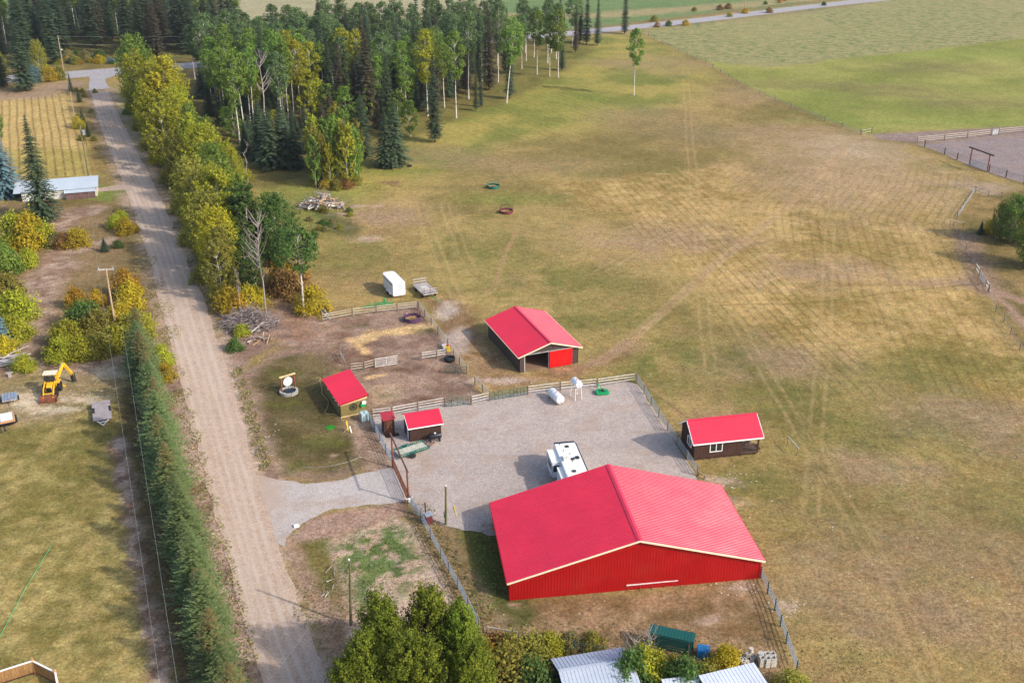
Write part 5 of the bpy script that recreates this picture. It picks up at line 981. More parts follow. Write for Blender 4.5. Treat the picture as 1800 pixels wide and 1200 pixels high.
for i in range(46):
    x_, y_ = rr_.uniform(100, 225), rr_.uniform(99, 114); x, y = P(x_, y_)
    s = rr_.uniform(.5, 1.1); plant(SHB[i % 3], "roadside_bush", "low bush on the grassy bank across from the lane's end", "shrub", x, y, (s, s, s), rr_.uniform(0, 6), "bushes on the bank above the junction", ['olive', 'deepgreen', 'gold', 'spruce_blue', 'olive', 'orange'][rr_.randint(6)] if y_ > 109 else ['olive', 'deepgreen', 'weed'][i % 3], tpart="stem")
# --- left side ---------------------------------------------------------------
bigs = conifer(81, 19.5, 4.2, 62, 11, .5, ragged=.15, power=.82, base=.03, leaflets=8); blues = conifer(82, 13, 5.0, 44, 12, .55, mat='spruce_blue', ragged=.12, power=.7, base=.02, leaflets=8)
at_px(bigs, 19.5, "spruce_tree", "big dark green spruce in front of the blue grey roofed building", "tree", (78, 388), 200, w_=1.0)
at_px(blues, 13, "blue_spruce", "broad blue spruce at the left edge", "tree", (12, 345), 232, w_=1.0)
at_px(SPR[3], 21, "spruce_tree", "dark spruce on the stubble field's upper edge", "tree", (45, 160), 36, w_=1.6); at_px(SPR[3], 21, "spruce_tree", "dark spruce by the left edge, shaded by others", "tree", (6, 152), 70, w_=1.8); at_px(BIR[0], 12, "larch_tree", "yellow green larch behind the dark spruce at the stubble field", "tree", (72, 136), 72, w_=.8, mat='olive'); at_px(BIR[1], 12, "larch_tree", "yellow green tree at the left edge above the field", "tree", (4, 140), 80, w_=.9, mat='olive')
at_px(YSP[0], 10, "young_spruce", "small narrow spruce by the public road, left of the junction", "tree", (125, 160), 125, w_=.55); at_px(YSP[1], 10, "young_spruce", "small spruce at the field corner beside the lane", "tree", (140, 180), 152, w_=.8); at_px(YSP[2], 10, "young_spruce", "tiny spruce in the verge, below the yellow shrub", "tree", (156, 240), 215, w_=.9)
at_px(YSP[1], 10, "young_spruce", "small dark spruce in the verge beside the yellow shrub", "tree", (147, 222), 190, w_=1); at_px(YSP[2], 10, "young_spruce", "little round spruce on the clearing by the lane", "tree", (185, 442), 417, w_=1.3); at_px(YSP[0], 10, "blue_spruce", "blue green spruce at the left edge above the pole stack", "tree", (2, 610), 530, w_=1.1, mat='spruce_blue')
at_px(BIR[2], 12, "small_tree", "tree at the left edge beside the blue spruce", "tree", (-4, 245), 180, w_=1.0, mat='aspen')
for i, (b, h_, m_, wd, lab) in enumerate([((138, 225), 3, 'gold', .8, "yellow shrub beside the transformer pole"), ((88, 143), 4.5, 'gold', .8, "golden shrub beside the public road"), ((105, 140), 4, 'olive', .8, "olive shrub beside the public road"), ((60, 145), 5, 'spruce_blue', .8, "bluish shrub by the public road"), ((30, 430), 6, 'yellowgreen', .8, "tall yellow green shrub left of the big spruce's foot"), ((55, 435), 6.5, 'gold', .8, "golden shrub before the big spruce"), ((75, 430), 4.5, 'yellowgreen', .9, "yellow green shrub right of the golden one"), ((100, 432), 2.6, 'weed', 1.1, "low straw coloured bush on the clearing"), ((115, 435), 2.8, 'rust', 1.0, "dark brown leafed bush on the clearing"), ((135, 432), 3.2, 'gold', 1.2, "wide yellow bush on the clearing"),
        ((208, 435), 1.4, 'deepgreen', 1.1, "small green bush beside the little spruce"), ((205, 400), 2.6, 'olive', 1.0, "pale shrub in the lane verge"), ((222, 410), 3.0, 'gold', 1.0, "yellow shrub in the lane verge"), ((214, 388), 2.2, 'olive', 1.0, "grey green shrub in the lane verge, highest of three"), ((10, 480), 5.5, 'aspen', .8, "green shrub at left edge below the golden shrub"), ((50, 468), 3.2, 'olive', .9, "solitary olive bush at the bend of the dirt track"), ((12, 530), 5, 'olive', 1.0, "thin olive shrub at the left edge"), ((32, 560), 4.5, 'olive', 1.1, "feathery shrub left of the dirt track"), ((28, 600), 4, 'yellowgreen', 1.0, "yellow green shrub beside the blue green spruce"), ((10, 625), 3, 'gold', 1.0, "golden low shrub above the pole stack"), ((43, 650), 2.3, 'yellowgreen', 1.1, "round bright green bush beside the pole stack"),
        ((222, 520), 4.6, 'orange', .75, "bright orange shrub, highest of the pole thicket"), ((232, 540), 4.4, 'gold', .8, "golden shrub at the lane side of the pole thicket"), ((135, 540), 3.4, 'orange', .7, "small orange shrub at the thicket's left top"), ((172, 535), 2.6, 'orange', .8, "low orange shrub behind the pole"), ((150, 575), 4.4, 'deepgreen', 1.0, "dark green bush in the middle of the pole thicket"), ((175, 590), 4.2, 'olive', 1.0, "olive bush left of the pole"), ((215, 575), 4.0, 'gold', .95, "gold leafed bush right of the pole"), ((245, 590), 4.0, 'yellowgreen', 1.0, "yellow green bush by the lane, right end of the thicket"), ((120, 605), 3.8, 'olive', 1.0, "olive bush at the thicket's left end"), ((110, 632), 3.4, 'yellowgreen', 1.0, "yellow bush beside the excavator arm"), ((145, 628), 3.2, 'yellowgreen', 1.0, "bright yellow green bush at the thicket's lower edge"), ((180, 622), 3.4, 'olive', 1.0, "bush at the foot of the pole"), ((210, 612), 3.6, 'yellowgreen', 1.1, "yellowish bush near the hedge's upper end"), ((240, 615), 3.2, 'olive', .9, "olive bush touching the hedge's upper end"),
        ((285, 640), 3.0, 'yellowgreen', .9, "yellow shrub between hedge and lane, upper"), ((292, 668), 2.6, 'gold', .8, "golden green shrub between hedge and lane, lower")]):
    at_px(SHB[i % 3], 2.4, "shrub", lab, "shrub", b, h=h_, w_=wd, mat=('yellowgreen' if m_ == 'olive' and i % 2 else m_), tpart="stem")
for i in range(10):
    x, y = P(R_.uniform(128, 168), R_.uniform(160, 255)); plant(SHB[i % 3], "roadside_bush", "small weed bush in the verge between stubble field and lane", "shrub", x, y, (.5, .5, .5), i, "verge bushes by the stubble field", 'olive', tpart="stem")
# --- hedge of spruces along the lane -----------------------------------------
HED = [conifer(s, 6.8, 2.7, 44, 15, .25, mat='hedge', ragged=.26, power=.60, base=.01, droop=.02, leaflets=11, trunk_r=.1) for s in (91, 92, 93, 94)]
def coned_copy(c, k):
    me = c.copy(); me.materials.clear(); me.materials.append(L['hedge_top']); n = len(me.vertices); co = np.zeros(n * 3, np.float32); me.vertices.foreach_get("co", co); z = co[2::3]; rs_ = np.random.RandomState(k)
    pr = np.repeat(rs_.rand(n // 4), 4); v = ((z > 3.0) & (pr < (z - 2.6) / 6.5)) * 1.0; at = me.attributes.new("cone", 'FLOAT', 'POINT'); at.data.foreach_set("value", v.astype(np.float32)); return me
HCO = [(coned_copy(c, 300 + i), t_) for i, (c, t_) in enumerate(HED)]
hl = [(243, 640), (262, 710), (280, 790), (300, 880), (322, 970), (348, 1070), (378, 1180), (420, 1320)]
hw = np.array(W(hl)); cum = np.concatenate([[0], np.cumsum(np.hypot(*np.diff(hw, axis=0).T))]); s_ = 0.0; k = 0
ORD = "first second third fourth fifth sixth seventh eighth ninth tenth eleventh twelfth thirteenth fourteenth fifteenth sixteenth seventeenth eighteenth nineteenth twentieth".split() + ["twenty " + q for q in "first second third fourth fifth sixth seventh eighth ninth".split()] + ["thirtieth"] + ["thirty " + q for q in "first second third fourth fifth sixth seventh eighth ninth".split()] + ["fortieth"] + ["forty " + q for q in "first second third fourth fifth sixth seventh eighth ninth".split()]
while s_ < cum[-1]:
    x = np.interp(s_, cum, hw[:, 0]) + .35; y = np.interp(s_, cum, hw[:, 1]); sc = R_.choice((.68, .86, .95, 1.05, 1.15, 1.34)) * R_.uniform(.95, 1.05); cn = k % 3 == 1 or k % 7 == 3
    o = plant((HCO if cn else HED)[k % 4], "hedge_spruce", ("brown topped" if cn else "green topped") + " spruce, " + ORD[k] + " in the lane hedge counted from the orange thicket", "tree", x + R_.uniform(-.35, .35), y, (.3 + sc * .62, .3 + sc * .62, sc * (1.08 if cn else .98)), R_.uniform(0, 6), "spruces of the lane hedge")
    s_ += R_.uniform(2.0, 3.0); k += 1
# --- bottom edge ------------------------------------------------------------
MAP = [broadleaf(s, 8.5, .04, 3.3, 600, 42, .20, .12, 'oval', 'bark_brown', 'maple', spray=1.7, gaps=.55, stems=st) for s, st in ((101, 3), (102, 2), (103, 3))]
for i, (b, tp, wd, m_, lab) in enumerate([((672, 1190), 1038, .95, 'maple', "large dark olive tree at the bottom edge, left of three crowns"), ((750, 1180), 1024, .92, 'maple', "tallest dark olive tree at the bottom edge, in the middle"), ((808, 1200), 1068, .95, 'maple', "gold tinged olive tree at the bottom edge, beside the pipe fence"), ((715, 1270), 1110, 1.0, 'maple', "low dark tree at the bottom edge before the other crowns"), ((640, 1270), 1120, .9, 'maple', "olive tree at the bottom edge beside the lane"), ((830, 1270), 1130, .85, 'maple', "olive gold tree at the bottom edge near the metal roof")]):
    at_px(MAP[i % 3], 8.5, "olive_tree", lab, "tree", b, tp, w_=wd * .86, mat=m_)
for i, (b, h_, m_, wd, lab) in enumerate([((845, 1190), 4.2, 'orange', .6, "orange yellow shrub touching the bottom trees"), ((872, 1165), 3.2, 'rust', .8, "brown shrub left of the grey roofed shed"), ((900, 1170), 3.4, 'olive', .9, "olive shrub before the wire fence, left"), ((935, 1165), 3.0, 'olive', .9, "yellowish shrub before the wire fence, middle"), ((965, 1150), 2.4, 'yellowgreen', .9, "bright green shrub by the grey roofed shed's corner"), ((1000, 1140), 1.8, 'weed', .9, "low yellow weeds bush behind the grey roofed shed"), ((1040, 1138), 1.8, 'olive', .9, "low green bush behind the grey roofed shed"), ((890, 1205), 4, 'olive', 1, "olive shrub at the bottom edge left of the grey roofed shed"), ((935, 1215), 3.4, 'deepgreen', 1, "dark green shrub at the bottom edge beside the grey roofed shed"),
        ((1128, 1200), 4.0, 'yellowgreen', .7, "tangled yellow green bush before the teal shelter"), ((1152, 1192), 3.0, 'yellowgreen', .7, "yellow green bush against the teal shelter"), ((1106, 1215), 4.4, 'deepgreen', .62, "green bush overhanging the grey roof's right end"), ((1200, 1215), 3.6, 'deepgreen', .8, "dark green bush between the two sheds"), ((1182, 1192), 2.4, 'olive', .8, "olive bush with brown twigs between shelter and sheds"), ((1235, 1200), 2.2, 'olive', .9, "olive bush beside the pale roofed shed"), ((1275, 1170), 2.2, 'gold', .9, "low yellow bush behind the pale roofed shed"), ((1390, 1215), 2, 'olive', 1.2, "low bush at the bottom edge right of the pale roofed shed")]):
    at_px(SHB[i % 3], 2.4, "shrub", lab, "shrub", b, h=h_, w_=wd * 1.05, mat=m_, tpart="stem")
at_px(baretree(105, 5.2, 1.8, 26, .07, 'bark_grey', .2), 5.2, "bare_tree", "light twigged leafless small tree among bushes by the grey roof", "tree", (1112, 1200), h=5.6)
at_px(baretree(106, 4.6, 1.6, 20, .06, 'bark_grey', .2), 4.6, "bare_tree", "leafless sapling poking up before the teal shelter", "tree", (1140, 1175), h=4.8)
# --- right edge clump ---------------------------------------------------------
for i, (b, tp, wd, m_, lab) in enumerate([((1775, 425), 348, 1.0, 'deepgreen', "multi stemmed green tree in the clump at the right edge"), ((1755, 418), 355, .9, 'olive', "olive tree, left of the clump at the right edge"), ((1800, 430), 345, 1.0, 'yellowgreen', "yellow green tree cut by the right edge"), ((1815, 470), 380, 1.1, 'deepgreen', "shaded tree low in the right edge clump")]):
    at_px(BIR[i % 3], 12, "small_tree", lab, "tree", b, tp - 4, w_=wd * 1.2, mat='aspen' if m_ == 'deepgreen' else m_)
at_px(YSP[0], 10, "young_spruce", "small dark spruce beside the right edge clump", "tree", (1723, 412), 388, w_=1.1); at_px(SHB[0], 2.4, "shrub", "yellow shrub at the foot of the right edge clump", "shrub", (1742, 410), h=2.6, w_=1.1, mat='gold', tpart="stem")
for i, (x_, y_) in enumerate([(1155, 48), (1175, 46), (1205, 45), (1282, 30), (1352, 23), (1448, 10), (1310, 24), (1220, 20), (1265, 18), (1345, 8), (1370, 5), (1150, 38), (1280, 16)]):
    x, y = P(x_, y_); s = R_.uniform(.6, 1.1); plant(SHB[i % 3], "roadside_bush", "small bush beside the public road in the far fields", "shrub", x, y, (s, s, s), i, "bushes beside the far public road", ['rust', 'deepgreen', 'orange', 'olive'][i % 4], tpart="stem")
for i in range(14):
    x, y = P(540 + 90 * R_.random(), 365 + 55 * R_.random()); plant(SHB[i % 3], "brush_bush", "low " + ("dark green", "olive", "straw coloured")[i % 3] + " weedy bush near the log pile in the pasture", "shrub", x, y, (.45, .45, .4), i, "weedy bushes by the log pile", ['deepgreen', 'olive', 'weed'][i % 3], tpart="stem")
# ------------------------------------------------------------------ fences, gates, poles, wires
def posts_along(pts, sp):
    out = []
    for i, (p, q) in enumerate(zip(pts[:-1], pts[1:])):
        Lr = (q - p).length; n = max(1, int(round(Lr / sp)))
        out += [p + (q - p) * k / n for k in range(n)]
    return out + [pts[-1]]
_POST = {}
def post_mesh(h, r, mat, n=6):
    k = (h, r, mat)
    if k not in _POST:
        mb = MB(); mb.tube([(0, 0, 0), (0, 0, h)], [r, r * .92], n); _POST[k] = mb_mesh(mb, "post", M[mat])
    return _POST[k]
def rail_fence(name, label, px, heights=(.45, .85, 1.22), sp=2.6, r=.065, mat='rail_wood', pmat='post_wood', ph=1.4, pr=.085, cat="fence", side=.1, group=None, wob=.03):
    pts = [PV(*p) for p in px]; o0 = pts[0].copy(); root = thing(name, label, cat, tuple(o0), 0, group); pts = [p - o0 for p in pts]; pp = posts_along(pts, sp); rd = random.Random(len(label))
    for p in pp: o = link_mesh("post", post_mesh(ph, pr, pmat), None, root); o.location = p; o.rotation_euler.z = rd.uniform(0, 3)
    for h in heights:
        mb = MB()
        for p, q in zip(pp[:-1], pp[1:]):
            d = (q - p).normalized(); n = Vector((-d.y, d.x, 0)) * side; z0, z1 = h + rd.uniform(-wob, wob), h + rd.uniform(-wob, wob)
            mb.tube([p + n - d * .12 + Vector((0, 0, z0)), q + n + d * .12 + Vector((0, 0, z1))], [r, r * .8], 6)
        mb.build("rail", M[mat], root)
    return root
def wire_fence(name, label, px, sp=4.5, ph=1.25, pmat='post_wood', pr=.06, wires=(.35, .65, .95, 1.15), wr=.008, group=None):
    pts = [PV(*p) for p in px]; o0 = pts[0].copy(); root = thing(name, label, "fence", tuple(o0), 0, group); pts = [p - o0 for p in pts]; pp = posts_along(pts, sp)
    if len(pp) > 100: pp = pp[:100]
    for p in pp: o = link_mesh("post", post_mesh(ph, pr, pmat), None, root); o.location = p
    mb = MB()
    for h in wires:
        for p, q in zip(pts[:-1], pts[1:]): mb.tube([p + Vector((0, 0, h)), q + Vector((0, 0, h))], wr, 3)
    w_ = mb.build("wire", M['pipe_grey'], root); return root
def panel_gate(name, label, a, b, h=1.3, bars=5, mat='gate_green', r=.028, z0=.15, brace=True, cat="gate", nv=3, group=None):
    A, B = PV(*a), PV(*b); d = B - A; Lr = d.length; root = thing(name, label, cat, tuple(A), math.atan2(d.y, d.x), group)
    fr = MB(); fr.tube([(0, 0, z0), (0, 0, h), (Lr, 0, h), (Lr, 0, z0), (0, 0, z0)], r * 1.25, 6, False); fr.build("frame", M[mat], root)
    br = MB()
    for k in range(1, bars): z = z0 + (h - z0) * k / bars; br.tube([(0, 0, z), (Lr, 0, z)], r, 5, False)
    br.build("bar", M[mat], root); up = MB()
    for k in range(1, nv + 1): x = Lr * k / (nv + 1); up.tube([(x, -.02, z0), (x, -.02, h)], r, 5, False)
    if brace: up.tube([(0, .03, z0), (Lr / 2, .03, h)], r, 5, False)
    up.build("brace", M[mat], root); return root
rail_fence("rail_fence", "peeled three rail fence along the back of the corral, before the cargo trailer", [(567, 566), (620, 556), (662, 551), (735, 543)], sp=4.4)
rail_fence("rail_fence", "peeled rail fence down the corral's right side past the purple feeder", [(736, 543), (770, 588), (787, 610), (793, 622)], sp=3.4)
rail_fence("rail_fence", "short rail fence between the black tank and the green panel", [(797, 628), (808, 642), (821, 657)], sp=2.6)
rail_fence("rail_fence", "whitish rail fence stretch before the black tank inside the corral", [(741, 634), (768, 630), (785, 627)], sp=3.0, mat='log_white')
rail_fence("rail_fence", "rail fence running from the plywood shed into the corral", [(617, 654), (641, 651), (659, 646)], sp=3.6)
panel_gate("rail_gate", "pale wooden gate panel at the end of the inner corral rails", (660, 646), (699, 640), 1.35, 4, 'log_white', .06, nv=1, brace=False)
rail_fence("rail_fence", "old leaning rail fence between lawn and corral", [(607, 640), (599, 626)], sp=2.5, heights=(.5, .9), mat='grey_wood')
rail_fence("rail_fence", "rail fence behind the dark shed at the corral's lower side", [(655, 735), (690, 731), (735, 722), (782, 714)], sp=4.0, mat='log_white')
panel_gate("tube_gate", "green tube gate leading from the yard into the corral", (784, 716), (824, 711), 1.35)
MBp = MB(); MBp.tube([(0, 0, 0), (0, 0, 2.3)], .08, 6); tag(MBp.build("tall_post", M['post_wood']), "tall single post between green corral gate and short rails", "post").location = PV(827, 712)
rail_fence("rail_fence", "short pale rail fence between two green gates of the yard", [(829, 712), (861, 705)], sp=3.0, mat='log_white')
rail_fence("rail_fence", "short slanting rail fence running up towards the brown barn", [(835, 678), (848, 690), (861, 703)], sp=2.2)
panel_gate("tube_gate", "green wire mesh gate, left of two before the brown barn", (863, 704), (896, 699), 1.3, 6, nv=4)
panel_gate("tube_gate", "green wire mesh gate, right of two before the brown barn", (897, 699), (927, 694), 1.3, 6, nv=4)
panel_gate("tube_gate", "small green tube panel inside the corral below the black tank", (782, 656), (820, 658), 1.2, 4, nv=3, brace=False)
rail_fence("rail_fence", "long peeled rail fence along the yard's back edge behind the fuel tanks", [(928, 694), (985, 687), (1050, 681), (1118, 671)], sp=4.3, heights=(.45, .85, 1.25), mat='log_white')
rail_fence("pipe_fence", "grey pipe fence down the yard's right side past the cabin", [(1120, 673), (1158, 734), (1190, 782), (1226, 836)], sp=3.0, r=.045, mat='pipe_grey', heights=(.35, .65, .95, 1.25), side=0, wob=.005)
rail_fence("pipe_fence", "grey pipe fence between lawn and yard, upper stretch beside the outhouse", [(650, 742), (668, 775), (690, 820)], sp=2.6, r=.05, mat='pipe_grey', heights=(.35, .65, .95, 1.25), side=0, wob=.005)
rail_fence("pipe_fence", "long grey pipe fence from the gate to the bottom trees", [(720, 884), (740, 915), (775, 980), (805, 1035), (842, 1105)], sp=3.0, r=.045, mat='pipe_grey', heights=(.35, .65, .95, 1.25), side=0, wob=.005)
rail_fence("pipe_fence", "grey pipe fence from the red barn's right corner to the bottom", [(1337, 1015), (1362, 1072), (1382, 1130), (1400, 1182)], sp=3.0, r=.045, mat='pipe_grey', heights=(.35, .65, .95, 1.25), side=0, wob=.005, pmat='gate_green')
panel_gate("tube_gate", "small grey tube panel leaning across the pipe fence below the gate", (723, 900), (742, 908), 1.2, 4, 'pipe_grey', nv=1, brace=False)
wire_fence("wire_fence", "wire fence with green posts below the red barn, before the bushes", [(850, 1118), (912, 1125), (978, 1140), (1010, 1146), (1060, 1152), (1110, 1158)], sp=2.6, pmat='gate_green', pr=.05)
MB().tube([(0, 0, 1.1), (PV(912, 1125) - PV(856, 1117)) + Vector((0, 0, 1.0))], .05, 6).build("log_barrier", M['rail_wood']); o = bpy.data.objects["log_barrier"]; o.location = PV(856, 1117); tag(o, "single wooden top rail beside the bottom trees", "rail")
wire_fence("wire_fence", "long wire fence between pasture and green hay field", [(1130, 58), (1150, 70), (1240, 112), (1310, 155), (1420, 203), (1512, 236)], sp=9, pmat='post_wood', ph=1.3, pr=.08, wr=.02)
rail_fence("gate_corner", "small wooden rail corner where the hay field fence ends", [(1514, 238), (1532, 234)], sp=5, heights=(.5, 1.2), ph=1.6, pr=.12)
rail_fence("arena_fence", "white three rail fence along the far side of the riding arena", [(1612, 252), (1660, 247), (1700, 243), (1742, 238)], sp=6, r=.07, mat='rail_wood', heights=(.5, 1.0, 1.5), ph=1.7, pr=.1)
panel_gate("arena_gate", "grey tube gate in the arena's white fence", (1744, 238), (1754, 237), 1.5, 5, 'pipe_grey', .05)
rail_fence("arena_fence", "white three rail fence of the arena cut by the right edge", [(1755, 237), (1800, 233), (1880, 226)], sp=6, r=.07, mat='rail_wood', heights=(.5, 1.0, 1.5), ph=1.7, pr=.1)
rail_fence("arena_side_fence", "dark posted rail fence on the arena's near side, above its gate frame", [(1625, 258), (1660, 272), (1705, 290)], sp=5.2, r=.06, mat='grey_wood', heights=(.5, .95, 1.4), ph=1.7, pr=.13, pmat='dark_wood')
rail_fence("arena_side_fence", "dark posted rail fence on the arena's near side, right of its gate frame", [(1738, 302), (1768, 312), (1800, 323), (1850, 338)], sp=5.2, r=.06, mat='grey_wood', heights=(.5, .95, 1.4), ph=1.7, pr=.13, pmat='dark_wood')
A, B = PV(1704, 290), PV(1735, 302); d = B - A; hh = height_of(1704, 290, 261)
r = thing("timber_gateway", "tall timber gate frame with crossbeam at the riding arena", "gate frame", tuple(A), math.atan2(d.y, d.x))
for x in (0, d.length): MB().tube([(x, 0, 0), (x, 0, hh)], .14, 8).build("post", M['stain_wood'], r)
MB().bar((-1.0, 0, hh + .1), (d.length + 1.2, 0, hh + .1), .3, .25).build("crossbeam", M['dark_wood'], r)
panel_gate("tube_gate", "grey tube gate hung in the arena's timber frame", (1705, 291), (1733, 301), 1.5, 6, 'pipe_grey', .04)
wire_fence("wire_fence", "wire fence with wooden posts around the bush paddock at the right", [(1676, 398), (1684, 414), (1698, 440), (1706, 458), (1716, 474)], sp=6, pr=.09, wr=.015)
wire_fence("wire_fence", "lower wire fence of the bush paddock running to the right edge", [(1737, 512), (1750, 548), (1764, 566), (1776, 588), (1792, 616), (1830, 660)], sp=6, pr=.09, wr=.015)
rail_fence("rail_gate", "white braced rail section beside the paddock's small gate", [(1714, 475), (1721, 486)], sp=3, heights=(.4, 1.1), mat='white_trim')
panel_gate("tube_gate", "small grey gate of the bush paddock", (1722, 488), (1731, 502), 1.3, 5, 'pipe_grey', .035)
rail_fence("rail_gate", "white braced rail section below the paddock's small gate", [(1732, 504), (1738, 514)], sp=3, heights=(.4, 1.1), mat='white_trim')
rail_fence("rail_fence", "greenish rail fence along the paddock's upper left side", [(1712, 338), (1702, 354), (1692, 368), (1682, 384)], sp=4, heights=(.5, 1.0), mat='pipe_grey', r=.06)
rail_fence("rail_fence", "dark rail fence along the paddock's top", [(1714, 338), (1737, 346), (1760, 348)], sp=5, heights=(.5, 1.1), mat='grey_wood', r=.06)
A, B = PV(1669, 400), PV(1692, 402); d = B - A
for nm, a_, b_, h_, lab in (("paddock_goal", (1669, 400), (1692, 404), 1.5, "pale goal like rail frame at the paddock's left corner"), ("hitching_rail", (1384, 781), (1401, 800), .0, "pale hitching rail on two posts in the grass beside the cabin")):
    A, B = PV(*a_), PV(*b_); d = B - A; h_ = h_ or 1.1; r = thing(nm, lab, "rail frame", tuple(A), math.atan2(d.y, d.x))
    for x in (0, d.length): MB().tube([(x, 0, 0), (x, 0, h_)], .05, 6).build("post", M['post_wood'], r)
    MB().tube([(-.15, 0, h_), (d.length + .15, 0, h_)], .07, 6).build("rail", M['log_white'], r)
r = rail_fence("sawhorse", "short pale boards frame by the barn's back corner near the cabin", [(1228, 836), (1238, 842)], sp=3, heights=(.5,), mat='pale_wood', ph=.6)
# timber entrance gate of the yard
A, B = PV(691, 822), PV(718, 884); d = B - A; Lg = d.length
r = thing("entrance_gateway", "tall red stained timber gate frame at the yard's driveway entrance", "gate frame", tuple(A), math.atan2(d.y, d.x)); hg = 4.3
for x in (0, Lg): MB().tube([(x, 0, 0), (x, 0, hg)], .10, 8).build("post", M['stain_wood'], r)
MB().tube([(-.7, 0, hg + .1), (Lg + .5, 0, hg + .1)], .11, 8).build("crossbeam", wood('brown_beam', (.13, .06, .05), (.22, .12, .11), (4, 4, 1)), r)
for k, (x0, x1, lab) in enumerate(((.25, Lg * .5 - .1, "brown barred gate leaf nearer the outhouse, under the timber frame"), (Lg * .5 + .1, Lg - .25, "brown barred gate leaf nearer the garden, under the timber frame"))):
    g = thing("swing_gate", lab, "gate", r.matrix_basis @ Vector((x0, 0, 0)), r.rotation_euler.z); Lq = x1 - x0
    MB().tube([(0, 0, .2), (0, 0, 1.45), (Lq, 0, 1.45), (Lq, 0, .2), (0, 0, .2)], .05, 6, False).build("frame", M['stain_wood'], g); br = MB()
    for q in range(1, 5): br.tube([(0, 0, .2 + q * .25), (Lq, 0, .2 + q * .25)], .035, 5)
    br.build("bar", M['stain_wood'], g)
q = thing("steer_skull", "pale horned skull ornament on the gate post by the pipe fence", "skull", tuple(PV(718, 884) + Vector((.1, -.3, .75))), .4)
MB().lathe([(.02, -.45), (.09, -.42), (.12, -.2), (.17, 0), (.12, .12), (.02, .16)], 10).build("skull", M['white_trim'], q)
for s_x in (-1, 1): MB().tube([(s_x * .1, 0, .05), (s_x * .38, 0, .12), (s_x * .55, 0, .38)], [.05, .04, .01], 6).build("horn", M['white_trim'], q)
# --- poles -----------------------------------------------------------
def pole(name, label, b, h, r0=.16, mat='pole_wood', arm=None, lean=(0, 0), armz=None):
    x, y = P(*b); r = thing(name, label, "utility pole", (x, y, 0)); MB().tube([(0, 0, 0), (lean[0], lean[1], h)], [r0, r0 * .7], 8).build("pole", M[mat], r)
    if arm:
        a, b_ = Vector(arm[0]), Vector(arm[1]); am = MB().bar(a, b_, .14, .16).build("crossarm", M['log_white'], r)
        for q in (a.lerp(b_, .05), a.lerp(b_, .95)): MB().lathe([(.06, 0), (.09, .12), (.05, .26), (.02, .3)], 8, q + Vector((0, 0, .08))).build("insulator", M['pipe_grey'], am)
    return r
hp = height_of(205, 585, 472)
u1 = pole("utility_pole", "tan wooden utility pole with crossarm rising from the orange shrubs", (205, 585), hp, .18, arm=((-1.15, -.12, hp - .15), (1.15, .12, hp - .12)))
h2 = height_of(157, 318, 217); u2 = pole("utility_pole", "greenish pole with grey transformer behind the blue grey roof", (157, 318), h2, .17, 'pole_green')
MB().lathe([(.05, -.55), (.34, -.5), (.36, .45), (.3, .52), (.05, .58)], 14, (.55, -.1, h2 - 2.0)).build("transformer", M['steel'], u2); MB().bar((0, 0, h2 - 2.2), (.5, -.1, h2 - 2.2), .1, .1).build("bracket", M['dark_steel'], u2)
h3 = height_of(134, 224, 162); u3 = pole("utility_pole", "thin reddish pole between stubble field and verge", (134, 224), h3, .14, 'pole_wood')
h4 = height_of(112, 124, 63); u4 = pole("utility_pole", "reddish pole beside the public road with a small lamp", (112, 124), h4, .17, 'pole_wood'); MB().lathe([(.05, -.2), (.25, -.1), (.3, .2)], 8, (.5, -.2, h4 * .6)).build("lamp", M['white_trim'], u4)
h5 = height_of(617, 1098, 985); u5 = pole("service_pole", "dark green treated pole beside the garden plot", (617, 1098), h5, .15, 'pole_green', lean=(.35, 0)); MB().lathe([(.03, 0), (.09, .05), (.09, .2), (.02, .25)], 8, (.28, 0, h5)).build("insulator", M['white_trim'], u5)
h6 = height_of(784, 922, 855); u6 = pole("service_pole", "dark green treated pole standing in the gravel by the barn", (784, 922), h6, .15, 'pole_green', lean=(.1, 0)); MB().lathe([(.03, 0), (.08, .05), (.08, .2), (.02, .25)], 8, (.1, 0, h6)).build("insulator", M['white_trim'], u6); MB().box(-.2, -.13, -.14, .14, 1.0, 1.7).build("meter_box", M['gate_green'], u6)
x, y = P(1308, 18); pf_ = thing("utility_pole", "far pale pole beyond the public road", "utility pole", (x, y, 0)); MB().tube([(0, 0, 0), (0, 0, 9.5)], [.2, .14], 6).build("pole", M['pole_wood'], pf_)
def cable(name, label, a, b, sag, r=.022, mat='wire', n=24):
    a, b = Vector(a), Vector(b); pts = [a.lerp(b, t_) - Vector((0, 0, sag * 4 * t_ * (1 - t_))) for t_ in np.linspace(0, 1, n)]; mb = MB(); mb.tube(pts, r, 4, False); return tag(mb.build(name, M[mat]), label, "cable")
p1 = Vector((*P(205, 585), 0)); e1, e2 = p1 + Vector((-1.1, -.1, hp + .1)), p1 + Vector((1.1, .1, hp + .1))
n1_, n2_ = PV(300, 1330, 6.3), PV(320, 1330, 6.3)
cable("power_line", "left one of two pale overhead wires along the hedge", e1, PV(310, 1400, 8.2), 2.4, .012); cable("power_line", "right one of two pale overhead wires along the hedge", e2, PV(342, 1400, 8.2), 2.4, .012)
t2 = Vector((*P(157, 318), h2 - .2)); cable("power_line", "thin overhead wire from the crossarm pole to the transformer pole", e1, t2, 1.6, .012); t3 = Vector((*P(112, 124), h4 - .2)); cable("power_line", "thin overhead wire from the transformer pole to the road pole", t2, t3, 2, .015)
for k, dz in enumerate((0, 2.4)): cable("power_line", ("upper" if k == 0 else "lower") + " overhead wire running right beyond the road junction", t3 - Vector((0, 0, dz)), t3 + Vector((120, 30, 2 - dz)), 2.5, .02)
